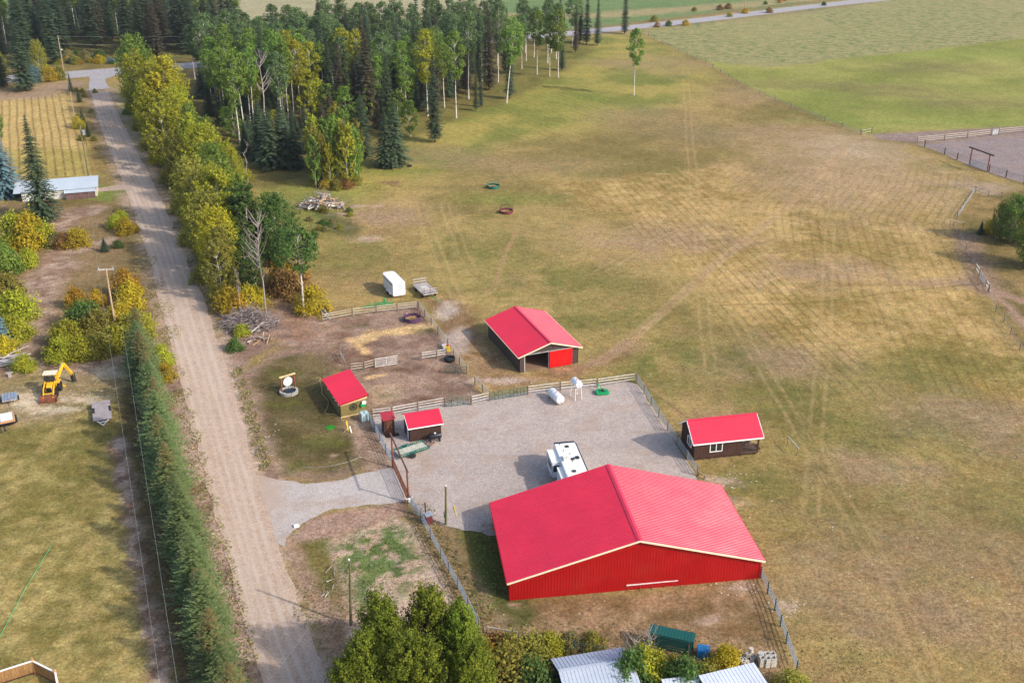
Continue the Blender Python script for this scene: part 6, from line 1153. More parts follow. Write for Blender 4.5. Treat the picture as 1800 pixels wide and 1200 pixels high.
t5 = Vector((*P(617, 1098), h5)) + Vector((.35, 0, 0)); cable("service_wire", "thin wire from the garden pole down across the lane", t5, PV(430, 1240, 6.5), 1.0, .007)
t6 = Vector((*P(784, 922), h6)); cable("guy_wire", "guy wire from the gravel yard pole to the small post", t6, PV(748, 900, .3), .1, .01)
sp_ = thing("short_post", "short dark post with cap beside the fence power box", "post", tuple(PV(748, 905))); MB().tube([(0, 0, 0), (0, 0, 1.7)], .07, 6).build("post", M['dark_steel'], sp_)
mb_ = thing("power_box", "reddish power box with pale lid standing at the pipe fence", "utility box", tuple(PV(754, 920)), .5); MB().box(-.35, .35, -.22, .22, 0, 1.15).build("box", M['maroon'], mb_); MB().slab((-.42, -.32, 1.18), (.42, -.32, 1.18), (.42, .32, 1.34), (-.42, .32, 1.34), .06).build("lid", M['steel'], mb_)
sg = thing("stop_sign", "small red sign on a post beside the road junction", "sign", tuple(PV(207, 127))); MB().tube([(0, 0, 0), (0, 0, 2.6)], .05, 6).build("post", M['steel'], sg)
MB().lathe([(.42, -.02), (.42, .02)], 8, (0, .05, 2.3), 'y').build("sign_plate", M['red_can'], sg)
# ------------------------------------------------------------------ vehicles, tanks, machines and small things
def wheel(root, c, r, w_, name="wheel", axis='y', rim='steel'):
    c = Vector(c); t_ = MB().lathe([(r * .55, -w_ / 2), (r * .93, -w_ / 2), (r, -w_ * .32), (r, w_ * .32), (r * .93, w_ / 2), (r * .55, w_ / 2)], 18, c, axis).build(name, M['rubber'], root)
    MB().lathe([(.02, -w_ * .42), (r * .5, -w_ * .42), (r * .57, -w_ * .3), (r * .57, w_ * .3), (r * .5, w_ * .42), (.02, w_ * .42)], 14, c, axis).build("rim", M[rim], t_); return t_
def rounded(pts, rad, n=5):
    """rounded outline of a polygon (2-D)"""
    out = []; m = len(pts)
    for i in range(m):
        p, a, b = Vector(pts[i]), Vector(pts[i - 1]), Vector(pts[(i + 1) % m]); r_ = rad[i] if hasattr(rad, '__len__') else rad
        if r_ <= 0: out.append(tuple(p)); continue
        d1, d2 = (a - p).normalized(), (b - p).normalized(); s, e = p + d1 * r_, p + d2 * r_
        for k in range(n + 1): t_ = k / n; out.append(tuple(s * (1 - t_) ** 2 + p * 2 * t_ * (1 - t_) + e * t_ ** 2))
    return out
def ext_z(mb, outline, z0, z1):
    n = len(mb.v); m = len(outline); mb.v += [(x, y, z0) for x, y in outline] + [(x, y, z1) for x, y in outline]
    mb.f += [tuple(range(n + m - 1, n - 1, -1)), tuple(range(n + m, n + 2 * m))] + [(n + i, n + (i + 1) % m, n + m + (i + 1) % m, n + m + i) for i in range(m)]; return mb
# --- travel trailer ----------------------------------------------------------
A, B = PV(972, 777, 3.2), PV(1009, 774, 3.2); C_ = PV(1030, 822, 3.2); ax = (C_ - B).normalized(); rz = math.atan2(ax.y, ax.x)   # x runs from the far nose towards the barn
W_ = 2.5; Lt = 8.6
tr_ = thing("travel_trailer", "white travel trailer with slide outs and roof vents parked behind the red barn", "travel trailer", (B.x, B.y, 0), rz)
# local frame: +x towards the barn, far nose at x=0; B is the nose's corner on the +y side
bd = MB(); prof = rounded([(0, .65), (Lt, .65), (Lt, 3.18), (0, 3.18)], [.25, .15, .3, .75], 6)
k = len(bd.v); bd.prism(prof, -W_, 0); bd.build("body", M['white_side'], tr_)
MB().box(.45, Lt - .3, -W_ + .06, -.06, 3.181, 3.21).build("roof", M['rv_roof'], tr_)
nc = MB()
pr2 = rounded([(-.05, 1.0), (.1, 1.0), (.1, 2.6), (-.05, 2.6)], 0); nc.poly([(-.03, -W_ + .02, 1.0), (-.03, -.02, 1.0), (-.02, -.02, 2.45), (-.02, -W_ + .02, 2.45)][::-1])
nc.box(.05, .42, -W_ + .02, -.02, 3.06, 3.20); nc.build("nose_cap", M['navy'], tr_)
for x, y in ((1.1, -1.35), (4.0, -1.3), (6.6, -1.7)): v = MB().box(x, x + .42, y, y + .42, 3.21, 3.33).build("roof_vent", M['dark_steel'], tr_, bevel=.03)
MB().box(3.55, 4.55, -2.25, -1.55, 3.21, 3.50).build("air_conditioner", simple('ac_white', (.7, .68, .62), .5), tr_, bevel=.06)
MB().lathe([(.05, .0), (.28, .0), (.26, .16), (.05, .22)], 14, (4.0, -.5, 3.21)).build("antenna_dome", M['dark_steel'], tr_)
for x, y in ((.7, -1.9), (2.2, -1.75), (3.0, -1.15), (4.7, -1.25)): MB().lathe([(.05, 0), (.06, .12), (.01, .14)], 8, (x, y, 3.21)).build("roof_stub", M['black'], tr_)
s1 = MB().box(1.15, 4.1, -W_ - 1.0, -W_ + .0, .9, 2.85).build("slide_out", M['white_side'], tr_); MB().box(1.12, 4.13, -W_ - 1.03, -W_ + .01, 2.85, 2.92).build("slide_roof", M['rv_roof'], s1)
MB().box(4.101, 4.13, -W_ - .85, -W_ - .15, 1.65, 2.5).build("window", M['glass'], s1)
tb = MB()
for x in (1.13, 4.08): MB().box(x, x + .05, -W_ - 1.025, -W_ - .98, .9, 2.85).build("edge_trim", M['navy'], s1)
MB().box(1.8, 3.6, -W_ - 1.02, -W_ - 1.0, 1.6, 2.4).build("window", M['glass'], s1)
s2 = MB().box(5.0, 7.4, -W_ - .6, -W_, .9, 2.75).build("slide_out", M['white_side'], tr_); MB().box(4.97, 7.43, -W_ - .63, -W_ + .01, 2.75, 2.82).build("slide_roof", M['rv_roof'], s2)
MB().box(.3, Lt - .3, .0, .16, 2.95, 3.12).build("awning", M['navy'], tr_); MB().box(.25, Lt - .2, -W_ - .01, .01, .62, .78).build("skirt_trim", M['navy'], tr_)
for x in (4.9, 5.8): wheel(tr_, (x, -W_ + .12, .38), .38, .22); wheel(tr_, (x, -.12, .38), .38, .22)
MB().bar((Lt, -W_ / 2 - .5, .5), (Lt + 1.2, -W_ / 2, .5), .1, .12).bar((Lt, -W_ / 2 + .5, .5), (Lt + 1.2, -W_ / 2, .5), .1, .12).build("hitch", M['dark_steel'], tr_)
# --- enclosed cargo trailer ---------------------------------------------------
A, B = PV(691.5, 526), PV(712, 523); ax = (B - A); rz = math.atan2(ax.y, ax.x); Wc = 2.15; Lc = 5.6; Hc = 2.75
cg = thing("cargo_trailer", "white enclosed cargo trailer with lettered rear door, behind the corral fence", "cargo trailer", (A.x, A.y, 0), rz)
rz = rz + .06; cg.rotation_euler.z = rz
ol = rounded([(0, 0), (Wc, 0), (Wc, Lc), (0, Lc)], [.06, .06, .75, .75], 6); b_ = MB(); ext_z(b_, ol, .45, Hc); b_.build("body", M['white_paint'], cg, bevel=.05)
MB().box(-.02, 0, .15, Lc - .8, Hc - .45, Hc - .33).build("side_stripe", M['dark_steel'], cg)
MB().box(.12, Wc - .12, -.025, -.002, .55, Hc - .25).build("rear_door", M['white_side'], cg)
for x in (.08, Wc - .14): MB().box(x, x + .06, -.035, -.002, .5, .62).build("tail_light", M['red_can'], cg)
fd = MB(); fd.prism([(0, 0), (.01, 0)] if False else [(-.0, .4), (.02, .4), (.02, .82), (-.0, .82)], 1.0, 1.01)
f_ = MB(); f_.box(-.28, -.005, 1.15, 2.95, .72, .80).box(-.28, -.005, 1.10, 1.18, .45, .78).box(-.28, -.005, 2.9, 3.0, .45, .78); f_.build("fender", M['white_paint'], cg)
for y in (1.62, 2.45): wheel(cg, (-.12, y, .34), .34, .2, axis='x'); wheel(cg, (Wc + .12, y, .34), .34, .2, axis='x')
MB().bar((.5, Lc, .45), (Wc / 2, Lc + 1.2, .45), .08, .1).bar((Wc - .5, Lc, .45), (Wc / 2, Lc + 1.2, .45), .08, .1).build("hitch", M['dark_steel'], cg)
def writing(body, size, loc, mat, parent, rotz=0.0):
    cu = bpy.data.curves.new("lettering", 'FONT'); cu.body = body; cu.size = size; cu.align_x = 'CENTER'; cu.extrude = .004; ob = bpy.data.objects.new("lettering", cu); COL.objects.link(ob); dg = bpy.context.evaluated_depsgraph_get(); me = bpy.data.meshes.new_from_object(ob.evaluated_get(dg)); bpy.data.objects.remove(ob)
    me.materials.clear(); me.materials.append(mat); o = bpy.data.objects.new("lettering", me); COL.objects.link(o); o.parent = parent; o.location = loc; o.rotation_euler = (math.pi / 2, 0, rotz); return o
# the words cannot be read in the photograph: bars and strokes of the same size stand for them
def scribble(parent, x0, x1, z, h, mat, seed, y=-.045):
    rd = random.Random(seed); mb = MB(); x = x0
    while x < x1 - .04:
        wd = h * rd.uniform(.35, .6); c = rd.randrange(3)
        mb.box(x, x + h * .14, y, y + .012, z, z + h)
        if c != 1: mb.box(x + h * .14, x + wd, y, y + .012, z + h * .8, z + h)
        if c != 2: mb.box(x + h * .14, x + wd, y, y + .012, z + h * .4, z + h * .56)
        x += wd + h * (.18 if rd.random() > .18 else .6)
    return mb.build("lettering", mat, parent)
scribble(cg, .30, 1.75, Hc - .17, .10, M['sign_red'], 3, -.012); scribble(cg, .55, 1.60, 2.05, .22, M['sign_ink'], 5); scribble(cg, .22, 1.92, 1.72, .19, M['sign_ink'], 8); scribble(cg, .30, 1.85, 1.42, .16, M['sign_ink'], 12); scribble(cg, .35, 1.6, 1.17, .13, M['sign_ink'], 15)
# --- wooden hay wagon -----------------------------------------------------------
A, B = PV(745, 527), PV(770, 523); ax = B - A; rz = math.atan2(ax.y, ax.x) + .04; Wg = 2.45; Lg_ = 5.0
hw_ = thing("hay_wagon", "weathered flat wooden hay wagon with stake racks and green tongue", "wagon", (A.x, A.y, 0), rz)
dk = MB()
for i in range(12): dk.box(i * Wg / 12 + .008, (i + 1) * Wg / 12 - .008, 0, Lg_, .88, .94)
dk.build("deck", M['grey_wood'], hw_); MB().box(0, Wg, -.04, .0, .78, .94).box(0, Wg, Lg_, Lg_ + .04, .78, .94).box(-.04, 0, 0, Lg_, .78, .94).build("deck_frame", M['grey_wood'], hw_)
MB().box(.65, 1.75, 2.2, 3.5, .945, .99).build("plywood_sheet", simple('pale_ply', (.55, .5, .46), .9), hw_)
for y0, sgn in ((.1, 'front'), (Lg_ - .12, 'back')):
    for x in (.12, Wg / 2, Wg - .18): MB().box(x, x + .09, y0, y0 + .08, .94, 1.95).build("stake", M['dark_wood'] if sgn == 'front' else M['post_wood'], hw_)
    for z in ((1.2, 1.62) if sgn == 'front' else (1.25, 1.72)): MB().box(.02, Wg - .02, y0 - .04, y0, z, z + .16).build("rack_board", M['grey_wood'], hw_)
for x in (.1, Wg - .1):
    for y in (.9, Lg_ - 1.0): wheel(hw_, (x, y, .36), .36, .2, axis='x', rim='jd_green')
MB().bar((Wg / 2, 0, .55), (Wg / 2 + .45, -2.4, .35), .11, .11).build("tongue", M['jd_green'], hw_)
# --- round bale feeders ------------------------------------------------------------
def feeder(name, label, b, mat, r=1.15, h=.62, hb=1.25, n=16, sides=24, group=None):
    f = thing(name, label, "bale feeder", tuple(PV(*b)), .2, group); MB().lathe([(r, .05), (r + .02, .05), (r + .02, h), (r, h)], sides, close=False).build("ring", M[mat], f)
    mb = MB(); mb.tube([(math.cos(t_) * r, math.sin(t_) * r, hb) for t_ in np.linspace(0, 2 * math.pi, sides + 1)], .03, 5, False)
    for k in range(n): t_ = 2 * math.pi * k / n; mb.tube([(math.cos(t_) * r, math.sin(t_) * r, h), (math.cos(t_) * r, math.sin(t_) * r, hb)], .025, 5, False)
    mb.build("hay_bars", M[mat], f); rs = np.random.RandomState(3); m = 500; a = rs.uniform(0, 6.28, m); q = r * .85 * np.sqrt(rs.rand(m)); V, T = leaf_cloud(rs, np.stack([np.cos(a) * q, np.sin(a) * q, .05 + rs.rand(m) * .2], 1), .3, None, rs.rand(m)); hy = cloud_mesh("hay", V, T, M['straw']); link_mesh("hay", hy, None, f)
feeder("bale_feeder", "purple round bale feeder inside the corral corner", (725, 563), 'purple', 1.35, .7, 1.35, 16, 10); feeder("bale_feeder", "green round bale feeder far out in the pasture", (867, 330), 'dk_green', 1.35); feeder("bale_feeder", "maroon round bale feeder in the pasture, nearer than the green one", (890, 374), 'maroon', 1.35)
# --- stock tank, mineral feeder ------------------------------------------------------
t_ = thing("stock_tank", "black round rubber stock tank by the corral rails", "stock tank", tuple(PV(790.5, 634))); MB().lathe([(.1, .02), (.72, .02), (.80, .15), (.80, .5), (.74, .62), (.62, .62), (.58, .3), (.1, .3)], 22, close=False).build("tank", M['rubber'], t_, True); MB().lathe([(.01, .42), (.6, .42)], 22, close=False).build("water", M['water'], t_)
t_ = thing("yellow_jug", "yellow plastic container with red lid by the corral rails", "container", tuple(PV(787, 617))); MB().box(-.38, .38, -.28, .28, 0, .85).build("body", M['yellow_plastic'], t_, bevel=.06); MB().lathe([(.02, .85), (.2, .85), (.2, 1.0), (.02, 1.05)], 12).build("lid", M['red_can'], t_)
t_ = thing("white_bin", "small white bin beside the yellow container", "bin", tuple(PV(781, 612)), .3); MB().hexa([(-.2, -.15, 0), (.2, -.15, 0), (.2, .15, 0), (-.2, .15, 0), (-.28, -.22, .55), (.28, -.22, .55), (.28, .22, .55), (-.28, .22, .55)]).build("tub", M['white_trim'], t_); MB().box(-.3, .3, -.24, .24, .55, .6).build("rim", M['white_trim'], t_)
# --- sign in a timber frame over the stone ring ------------------------------------------
f_ = thing("fire_ring", "round ring of grey stones with dark water on the lawn", "stone ring", tuple(PV(508, 690))); rs = random.Random(4)
for i in range(26):
    a = 2 * math.pi * i / 26; mb = MB(); c = Vector((math.cos(a) * 1.12, math.sin(a) * 1.12, .2)); pr_ = rounded([(-.14, -.12), (.14, -.12), (.14, .13), (-.14, .13)], .05, 2); ext_z(mb, pr_, 0, .40 + rs.uniform(-.04, .05)); o = mb.build("stone", M['stone'], f_); o.location = (c.x, c.y, 0); o.rotation_euler = (rs.uniform(-.08, .08), 0, a + rs.uniform(-.2, .2))
MB().lathe([(.01, .18), (1.02, .18)], 26, close=False).build("water", M['water'], f_)
A, B = PV(496, 691), PV(519, 684); d = B - A; sg = thing("framed_disc", "blank white round disc hung in a red brown timber frame on the lawn", "disc sign", tuple((A + B) / 2), math.atan2(d.y, d.x)); hl_ = d.length / 2
for x in (-hl_, hl_): MB().box(x - .09, x + .09, -.09, .09, 0, 2.35).build("post", M['stain_wood'], sg)
MB().box(-hl_ - .2, hl_ + .2, -.12, .12, 2.35, 2.50).build("beam", M['pale_wood'], sg); MB().lathe([(.01, -.03), (.62, -.03), (.66, 0), (.62, .03), (.01, .03)], 28, (0, 0, 1.5), 'y').build("disc", simple('white_disc', (.85, .85, .85), .45), sg)
ch = MB()
for x in (-.4, .4): ch.tube([(x, 0, 1.95), (x, 0, 2.36)], .015, 4)
ch.build("chain", M['dark_steel'], sg)
# --- tote, hose, target, disc on the lawn -------------------------------------------------
t_ = thing("water_tote", "caged pale plastic water tote beside the plywood shed", "water tote", tuple(PV(641, 738)), math.radians(24)); MB().box(-.52, .52, -.52, .52, .15, 1.12).build("tank", M['tote'], t_, bevel=.08); cgm = MB()
for q in np.linspace(-.56, .56, 5):
    for s2_ in (-.56, .56): cgm.tube([(q, s2_, .1), (q, s2_, 1.16)], .016, 4); cgm.tube([(s2_, q, .1), (s2_, q, 1.16)], .016, 4)
for z in np.linspace(.2, 1.16, 5): cgm.tube([(-.56, -.56, z), (.56, -.56, z), (.56, .56, z), (-.56, .56, z), (-.56, -.56, z)], .016, 4, False)
cgm.build("cage", M['steel'], t_); MB().box(-.58, .58, -.58, .58, 0, .13).build("pallet", M['grey_wood'], t_); MB().lathe([(.01, 0), (.12, 0), (.12, .05), (.01, .05)], 12, (0, 0, 1.12)).build("lid", M['black'], t_)
hp_ = [(556, 664), (563, 664), (562, 670), (566, 682), (566, 692), (573, 699), (577, 706), (576, 715), (571, 724), (575, 727), (585, 728), (595, 732), (603, 740), (609, 746)]; mb = MB(); ps = [PV(*q) + Vector((0, 0, .03)) for q in hp_]; fine = []
for i in range(len(ps) - 1):
    p0, p1_, p2_, p3 = ps[max(0, i - 1)], ps[i], ps[i + 1], ps[min(len(ps) - 1, i + 2)]
    for k in range(5): u = k / 5; fine.append(.5 * ((2 * p1_) + (p2_ - p0) * u + (2 * p0 - 5 * p1_ + 4 * p2_ - p3) * u * u + (3 * p1_ - p0 - 3 * p2_ + p3) * u ** 3))
mb.tube(fine, .035, 6); tag(mb.build("garden_hose", M['hose'], None, True), "yellow garden hose winding over the lawn past the plywood shed", "hose")
mb = MB(); mb.tube([PV(*q) + Vector((0, 0, .05)) for q in ((530, 821), (560, 822), (590, 818), (615, 811), (636, 803))], .018, 5); tag(mb.build("pale_rope", M['wire']), "thin pale cord lying across the lawn's lower end", "cord")
t_ = thing("sprinkler_stand", "yellow wooden tripod with tall upright at the lawn edge", "tripod", tuple(PV(614, 758)), .3)
MB().bar((-.1, 0, 0), (-.25, .05, 1.55), .16, .06).build("upright", M['yellow_plastic'], t_); MB().bar((.1, 0, .75), (.22, -.45, 0), .12, .05).build("leg", M['white_trim'], t_); MB().bar((-.15, 0, .6), (-.75, -.1, 0), .10, .05).build("leg", M['pale_wood'], t_); MB().bar((-.2, 0, .5), (.2, .5, 0), .10, .05).build("leg", M['pale_wood'], t_)
t_ = thing("lawn_disc", "flat bright green oval disc lying on the lawn", "disc", tuple(PV(580, 751) + Vector((0, 0, .0))), -.1); m_ = simple('lawn_disc_green', (.02, .22, .01), .6); MB().lathe([(.01, .0), (.62, .0), (.62, .03), (.45, .07), (.01, .08)], 24).build("disc", m_, t_); MB().lathe([(.02, .08), (.09, .08), (.07, .14), (.01, .15)], 10).build("knob", m_, t_)
# --- green utility trailer in the yard ------------------------------------------------------
A, B = PV(706, 810), PV(757, 793); d = B - A; rz = math.atan2(d.y, d.x); Lu = d.length * .97; Wu = 1.75
ut = thing("utility_trailer", "green utility trailer with pale plank bed below the brown shed", "utility trailer", (A.x, A.y, 0), rz)
MB().box(0, Lu, 0, Wu, .52, .58).build("bed", simple('worn_pale_bed', (.50, .48, .40), .9, var=.15, scale=2, dirt=(.15, .28, .12), dirt_amt=.7), ut)
for y in (0, Wu):
    rb = MB(); rb.bar((0, y, .85), (Lu, y, .85), .06, .06).bar((0, y, .55), (Lu, y, .55), .08, .12)
    for k in range(15): x = Lu * k / 14; rb.bar((x, y, .56), (x, y, .85), .05, .05)
    rb.build("side_rail", M['dk_green'], ut)
for x in (0, Lu): MB().bar((x, 0, .55), (x, Wu, .55), .1, .14).build("end_rail", M['dk_green'] if x else M['steel'], ut)
for y in (-.2, Wu + .2): wheel(ut, (Lu * .38, y, .36), .36, .22); MB().box(Lu * .38 - .5, Lu * .38 + .5, y - .14, y + .14, .76, .80).build("fender", M['dk_green'], ut)
MB().bar((Lu, .3, .5), (Lu + 1.3, Wu / 2, .5), .07, .09).bar((Lu, Wu - .3, .5), (Lu + 1.3, Wu / 2, .5), .07, .09).build("hitch", M['rust'], ut)
t_ = thing("barrel_smoker", "black barrel on legs standing against the brown shed's front", "barrel", tuple(PV(765, 776)), math.radians(19)); MB().lathe([(.02, -.8), (.32, -.78), (.36, -.7), (.36, .7), (.32, .78), (.02, .8)], 16, (0, 0, .85), 'x').build("barrel", M['black'], t_, True)
for x in (-.62, .55):
    for y in (-.22, .22): MB().box(x - .09, x + .09, y - .06, y + .06, 0, .65).build("leg", M['black'], t_)
MB().lathe([(.02, 0), (.13, 0), (.13, .08), (.02, .1)], 10, (0, 0, 1.2)).build("cap", M['white_trim'], t_)
# --- fuel tanks ------------------------------------------------------------------------------
def tank(name, label, a, b, z, r, legs):
    A, B = PV(a[0], a[1], z), PV(b[0], b[1], z); d = B - A; Lk = d.length; t_ = thing(name, label, "fuel tank", (A.x, A.y, 0), math.atan2(d.y, d.x))
    MB().lathe([(.01, -.10), (r * .6, -.08), (r * .93, -.02), (r, .08), (r, Lk - .08), (r * .93, Lk + .02), (r * .6, Lk + .08), (.01, Lk + .10)], 24, (0, 0, z), 'x').build("tank", M['white_paint'], t_, True)
    for x in (Lk * .3, Lk * .62): MB().lathe([(r + .006, -.03), (r + .006, .03)], 24, (x, 0, z), 'x', False).build("band", M['pipe_grey'], t_)
    MB().lathe([(.02, 0), (.07, 0), (.07, .12), (.02, .14)], 8, (Lk * .55, 0, z + r)).build("filler_cap", M['red_can'], t_); MB().tube([(Lk + .1, 0, z), (Lk + .2, .1, z - r * .8), (Lk + .1, .15, z - r)], .025, 5).build("hose", M['black'], t_)
    for x in (Lk * .12, Lk * .88):
        for y in (-r * .75, r * .75):
            sp2 = 1.25 if legs > .6 else 1.0; MB().tube([(x, y, z - r * .6), (x + (.12 if x > Lk / 2 else -.12) * (legs > .6), y * sp2, 0)], .04, 6).build("leg", M['white_paint'] if legs > .6 else M['dark_steel'], t_)
    if legs > .6:
        for x in (Lk * .12, Lk * .88): MB().bar((x, -r * .9, .45 * legs), (x, r * .9, .45 * legs), .04, .04).build("brace", M['rust'], t_)
    return t_
tank("fuel_tank", "white fuel tank lying low on short legs in the yard", (969, 688), (985, 703), .85, .62, .4)
tank("fuel_tank", "white fuel tank raised on a tall white leg stand", (1009, 668), (1018, 677), 2.35, .52, 1.6)
t_ = thing("mower_deck", "green rotary mower attachment parked behind the fuel tanks", "mower", tuple(PV(1059, 692)), math.radians(8)); pr_ = rounded([(-.95, -.55), (.85, -.55), (.85, .25), (.5, .75), (-.75, .75), (-.95, .4)], .15, 3); mb = MB(); ext_z(mb, pr_, .12, .42); mb.build("deck", M['jd_green'], t_, bevel=.04)
MB().lathe([(.02, .42), (.26, .42), (.22, .62), (.02, .66)], 12).build("gearbox", M['dark_steel'], t_); MB().bar((-.35, .6, .4), (-.45, .95, 1.15), .08, .08).bar((.1, .6, .4), (-.4, .95, 1.15), .08, .08).build("hitch_frame", M['jd_green'], t_)
for x in (-.4, .4): MB().bar((x, -.5, .45), (x * .3, .5, .6), .08, .06).build("brace_arm", M['jd_green'], t_)
# --- tine implements behind the corral fence ------------------------------------------------------
for px_, lab, sc in (((651, 541), "green tine implement behind the corral fence, left one", .8), ((676, 537), "green tine implement behind the corral fence, right one", 1.1)):
    t_ = thing("tine_implement", lab, "farm implement", tuple(PV(*px_)), .15); t_.scale = (sc,) * 3; MB().bar((-1.4, 0, .45), (1.4, 0, .45), .12, .12).bar((-1.1, -.5, .4), (1.1, -.5, .4), .1, .1).build("frame", M['jd_green'], t_); MB().bar((0, 0, .45), (0, -.1, 1.35), .12, .12).bar((-.35, 0, .45), (0, -.08, 1.2), .08, .08).bar((.35, 0, .45), (0, -.08, 1.2), .08, .08).build("mast", M['jd_green'], t_)
    for k in range(7): MB().tube([(-1.2 + .4 * k, -.25, .42), (-1.2 + .4 * k, -.45, .2), (-1.2 + .4 * k, -.3, .0)], .03, 5).build("tine", M['dark_steel'], t_)
# --- bleacher bench at the red barn -------------------------------------------------------------------
A, B = PV(1100, 1036), PV(1190, 1027); d = B - A; bn = thing("metal_bench", "long pale metal bench on a rusty frame before the red barn wall", "bench", tuple(A), math.atan2(d.y, d.x)); Lb = d.length
MB().box(0, Lb, -.22, .24, .62, .68).build("seat", simple('bright_aluminium', (.75, .75, .74), .4), bn); MB().box(.1, Lb - .3, .55, .60, .78, .82).build("back_rail", M['rust'], bn)
for k in range(5):
    x = .2 + (Lb - .4) * k / 4; MB().bar((x, -.3, 0), (x, .1, .62), .05, .05).bar((x, .3, 0), (x, -.1, .62), .05, .05).bar((x, -.1, .35), (x, .58, .78), .04, .04).build("leg", M['rust'], bn)
# --- blue crate and concrete blocks by the bottom shed -------------------------------------------------
t_ = thing("blue_crate", "bright blue slatted plastic crate beside the teal shelter", "crate", tuple(PV(1236, 1150)), -.15); MB().box(-.55, .55, -.5, .5, 0, .12).build("base", M['blue'], t_)
for s_x in (-1, 1): MB().box(s_x * .55 - .03, s_x * .55 + .03, -.5, .5, .12, .75).build("side", M['blue'], t_)
for k in range(5): MB().box(-.52, .52, -.48 + k * .2, -.36 + k * .2, .75, .80).build("slat", M['blue'], t_)
MB().box(-.52, .52, -.5, -.46, .12, .75).build("front", M['blue'], t_)
def block(x, y, z, rz, lab, grp, round_=False, s=.42):
    o = thing("concrete_block", lab, "concrete block", (x, y, z), rz, grp)
    if round_: MB().lathe([(.06, 0), (s * .55, 0), (s * .55, s * .9), (.06, s * .9)], 14).build("block", M['concrete'], o)
    else:
        mb = MB(); h = s / 2
        for q in ((-h, -h + .09, -h, h), (h - .09, h, -h, h), (-h + .09, h - .09, -h, -h + .09), (-h + .09, h - .09, h - .09, h)): mb.box(q[0], q[1], q[2], q[3], 0, s * .92)
        mb.build("block", M['concrete'], o)
    return o
rd = random.Random(9); c1, c2 = PV(1320, 1163), PV(1347, 1165)
for k, (dx, dy, z) in enumerate([(-.9, .1, 0), (-.45, .35, 0), (0, .6, 0), (.1, .1, 0), (-.4, -.2, 0), (.4, .5, 0), (-.2, .35, .4), (.1, .55, .4), (.05, .55, .8), (-.75, -.3, 0)]): block(c1.x + dx, c1.y + dy, z, rd.uniform(0, 1.5), "pale concrete block in the loose left heap at the bottom edge", "blocks in the loose heap", k in (2, 4, 8), .38)
for k, (dx, dy, z) in enumerate([(-.5, -.3, 0), (.0, -.35, 0), (.5, -.3, 0), (-.5, .3, 0), (.05, .25, 0), (.55, .25, 0), (-.5, -.3, .5), (.5, -.3, .5), (-.5, .3, .5), (.05, .25, .5), (.55, .25, .5), (.0, -.35, .5)]): block(c2.x + dx, c2.y + dy, z, rd.uniform(-.1, .1) + .2, "hollow pale concrete block in the neat right stack at the bottom edge", "blocks in the neat stack", k == 8, .52)
# --- left side: backhoe, trailers, pole stack --------------------------------------------------------------
A = PV(88, 700); rz = math.radians(11); bh = thing("backhoe_loader", "yellow backhoe loader with pale cab roof and rusty front bucket", "backhoe", (A.x, A.y, 0), rz)   # faces -y (towards the camera)
MB().box(-.42, .42, .3, 3.1, .75, 1.25).build("chassis", M['yellow'], bh, bevel=.04); MB().hexa([(-.36, .2, 1.25), (.36, .2, 1.25), (.42, 1.5, 1.25), (-.42, 1.5, 1.25), (-.30, .3, 1.55), (.30, .3, 1.55), (.38, 1.5, 1.75), (-.38, 1.5, 1.75)]).build("hood", M['yellow'], bh, bevel=.05)
MB().box(-.30, .30, .16, .20, .8, 1.5).build("grille", M['black'], bh)
cb = MB()
for x in (-.68, .6):
    for y in (1.55, 2.75): cb.box(x, x + .08, y, y + .08, 1.1, 2.65)
cb.build("cab_frame", M['yellow'], bh); MB().box(-.80, .80, 1.75, 3.0, 2.65, 2.78).build("cab_roof", M['cab_roof'], bh, bevel=.04); MB().poly([(-.66, 1.54, 1.75), (.66, 1.54, 1.75), (.66, 1.54, 2.6), (-.66, 1.54, 2.6)]).build("windscreen", M['glass'], bh)
MB().box(-.25, .25, 1.9, 2.3, 1.2, 1.55).box(-.25, .25, 2.25, 2.35, 1.5, 2.0).build("seat", M['black'], bh); MB().box(-1.0, -.55, 1.75, 2.9, 1.35, 1.45).box(.55, 1.0, 1.75, 2.9, 1.35, 1.45).build("fender", M['yellow'], bh)
for s_x in (-1, 1): wheel(bh, (s_x * .85, 2.3, .68), .68, .42, axis='x', rim='yellow'); wheel(bh, (s_x * .75, .55, .42), .42, .3, axis='x', rim='yellow')
for s_x in (-1, 1): MB().bar((s_x * .55, 1.55, 1.75), (s_x * .58, .2, 1.35), .12, .2).bar((s_x * .58, .2, 1.35), (s_x * .55, -.75, .45), .12, .2).build("loader_arm", M['yellow'], bh)
MB().bar((-.6, -.3, .85), (.6, -.3, .85), .12, .14).build("cross_tube", M['yellow'], bh)
kb = MB(); kk = [(-.70, .75), (-1.05, .70), (-1.35, .10), (-.75, .12)]
kb.poly([(-.98, -.70, .80), (.98, -.70, .80), (.98, -.85, .08), (-.98, -.85, .08)]).poly([(-.98, -.85, .08), (.98, -.85, .08), (.98, -1.45, .06), (-.98, -1.45, .06)]).poly([(-.98, -.70, .80), (-.98, -.85, .08), (-.98, -1.45, .06)]).poly([(.98, -.70, .80), (.98, -1.45, .06), (.98, -.85, .08)]).box(-1.0, 1.0, -.72, -.66, .74, .82)
kb.build("front_bucket", M['rust'], bh); mb = MB(); mb.bar((.25, 3.1, 1.0), (.55, 3.6, 1.6), .30, .35).bar((.55, 3.6, 1.5), (1.15, 4.7, 2.9), .24, .40); mb.build("boom", M['yellow'], bh); MB().bar((1.15, 4.7, 2.95), (2.1, 4.5, 1.1), .22, .32).build("dipper_arm", M['yellow'], bh)
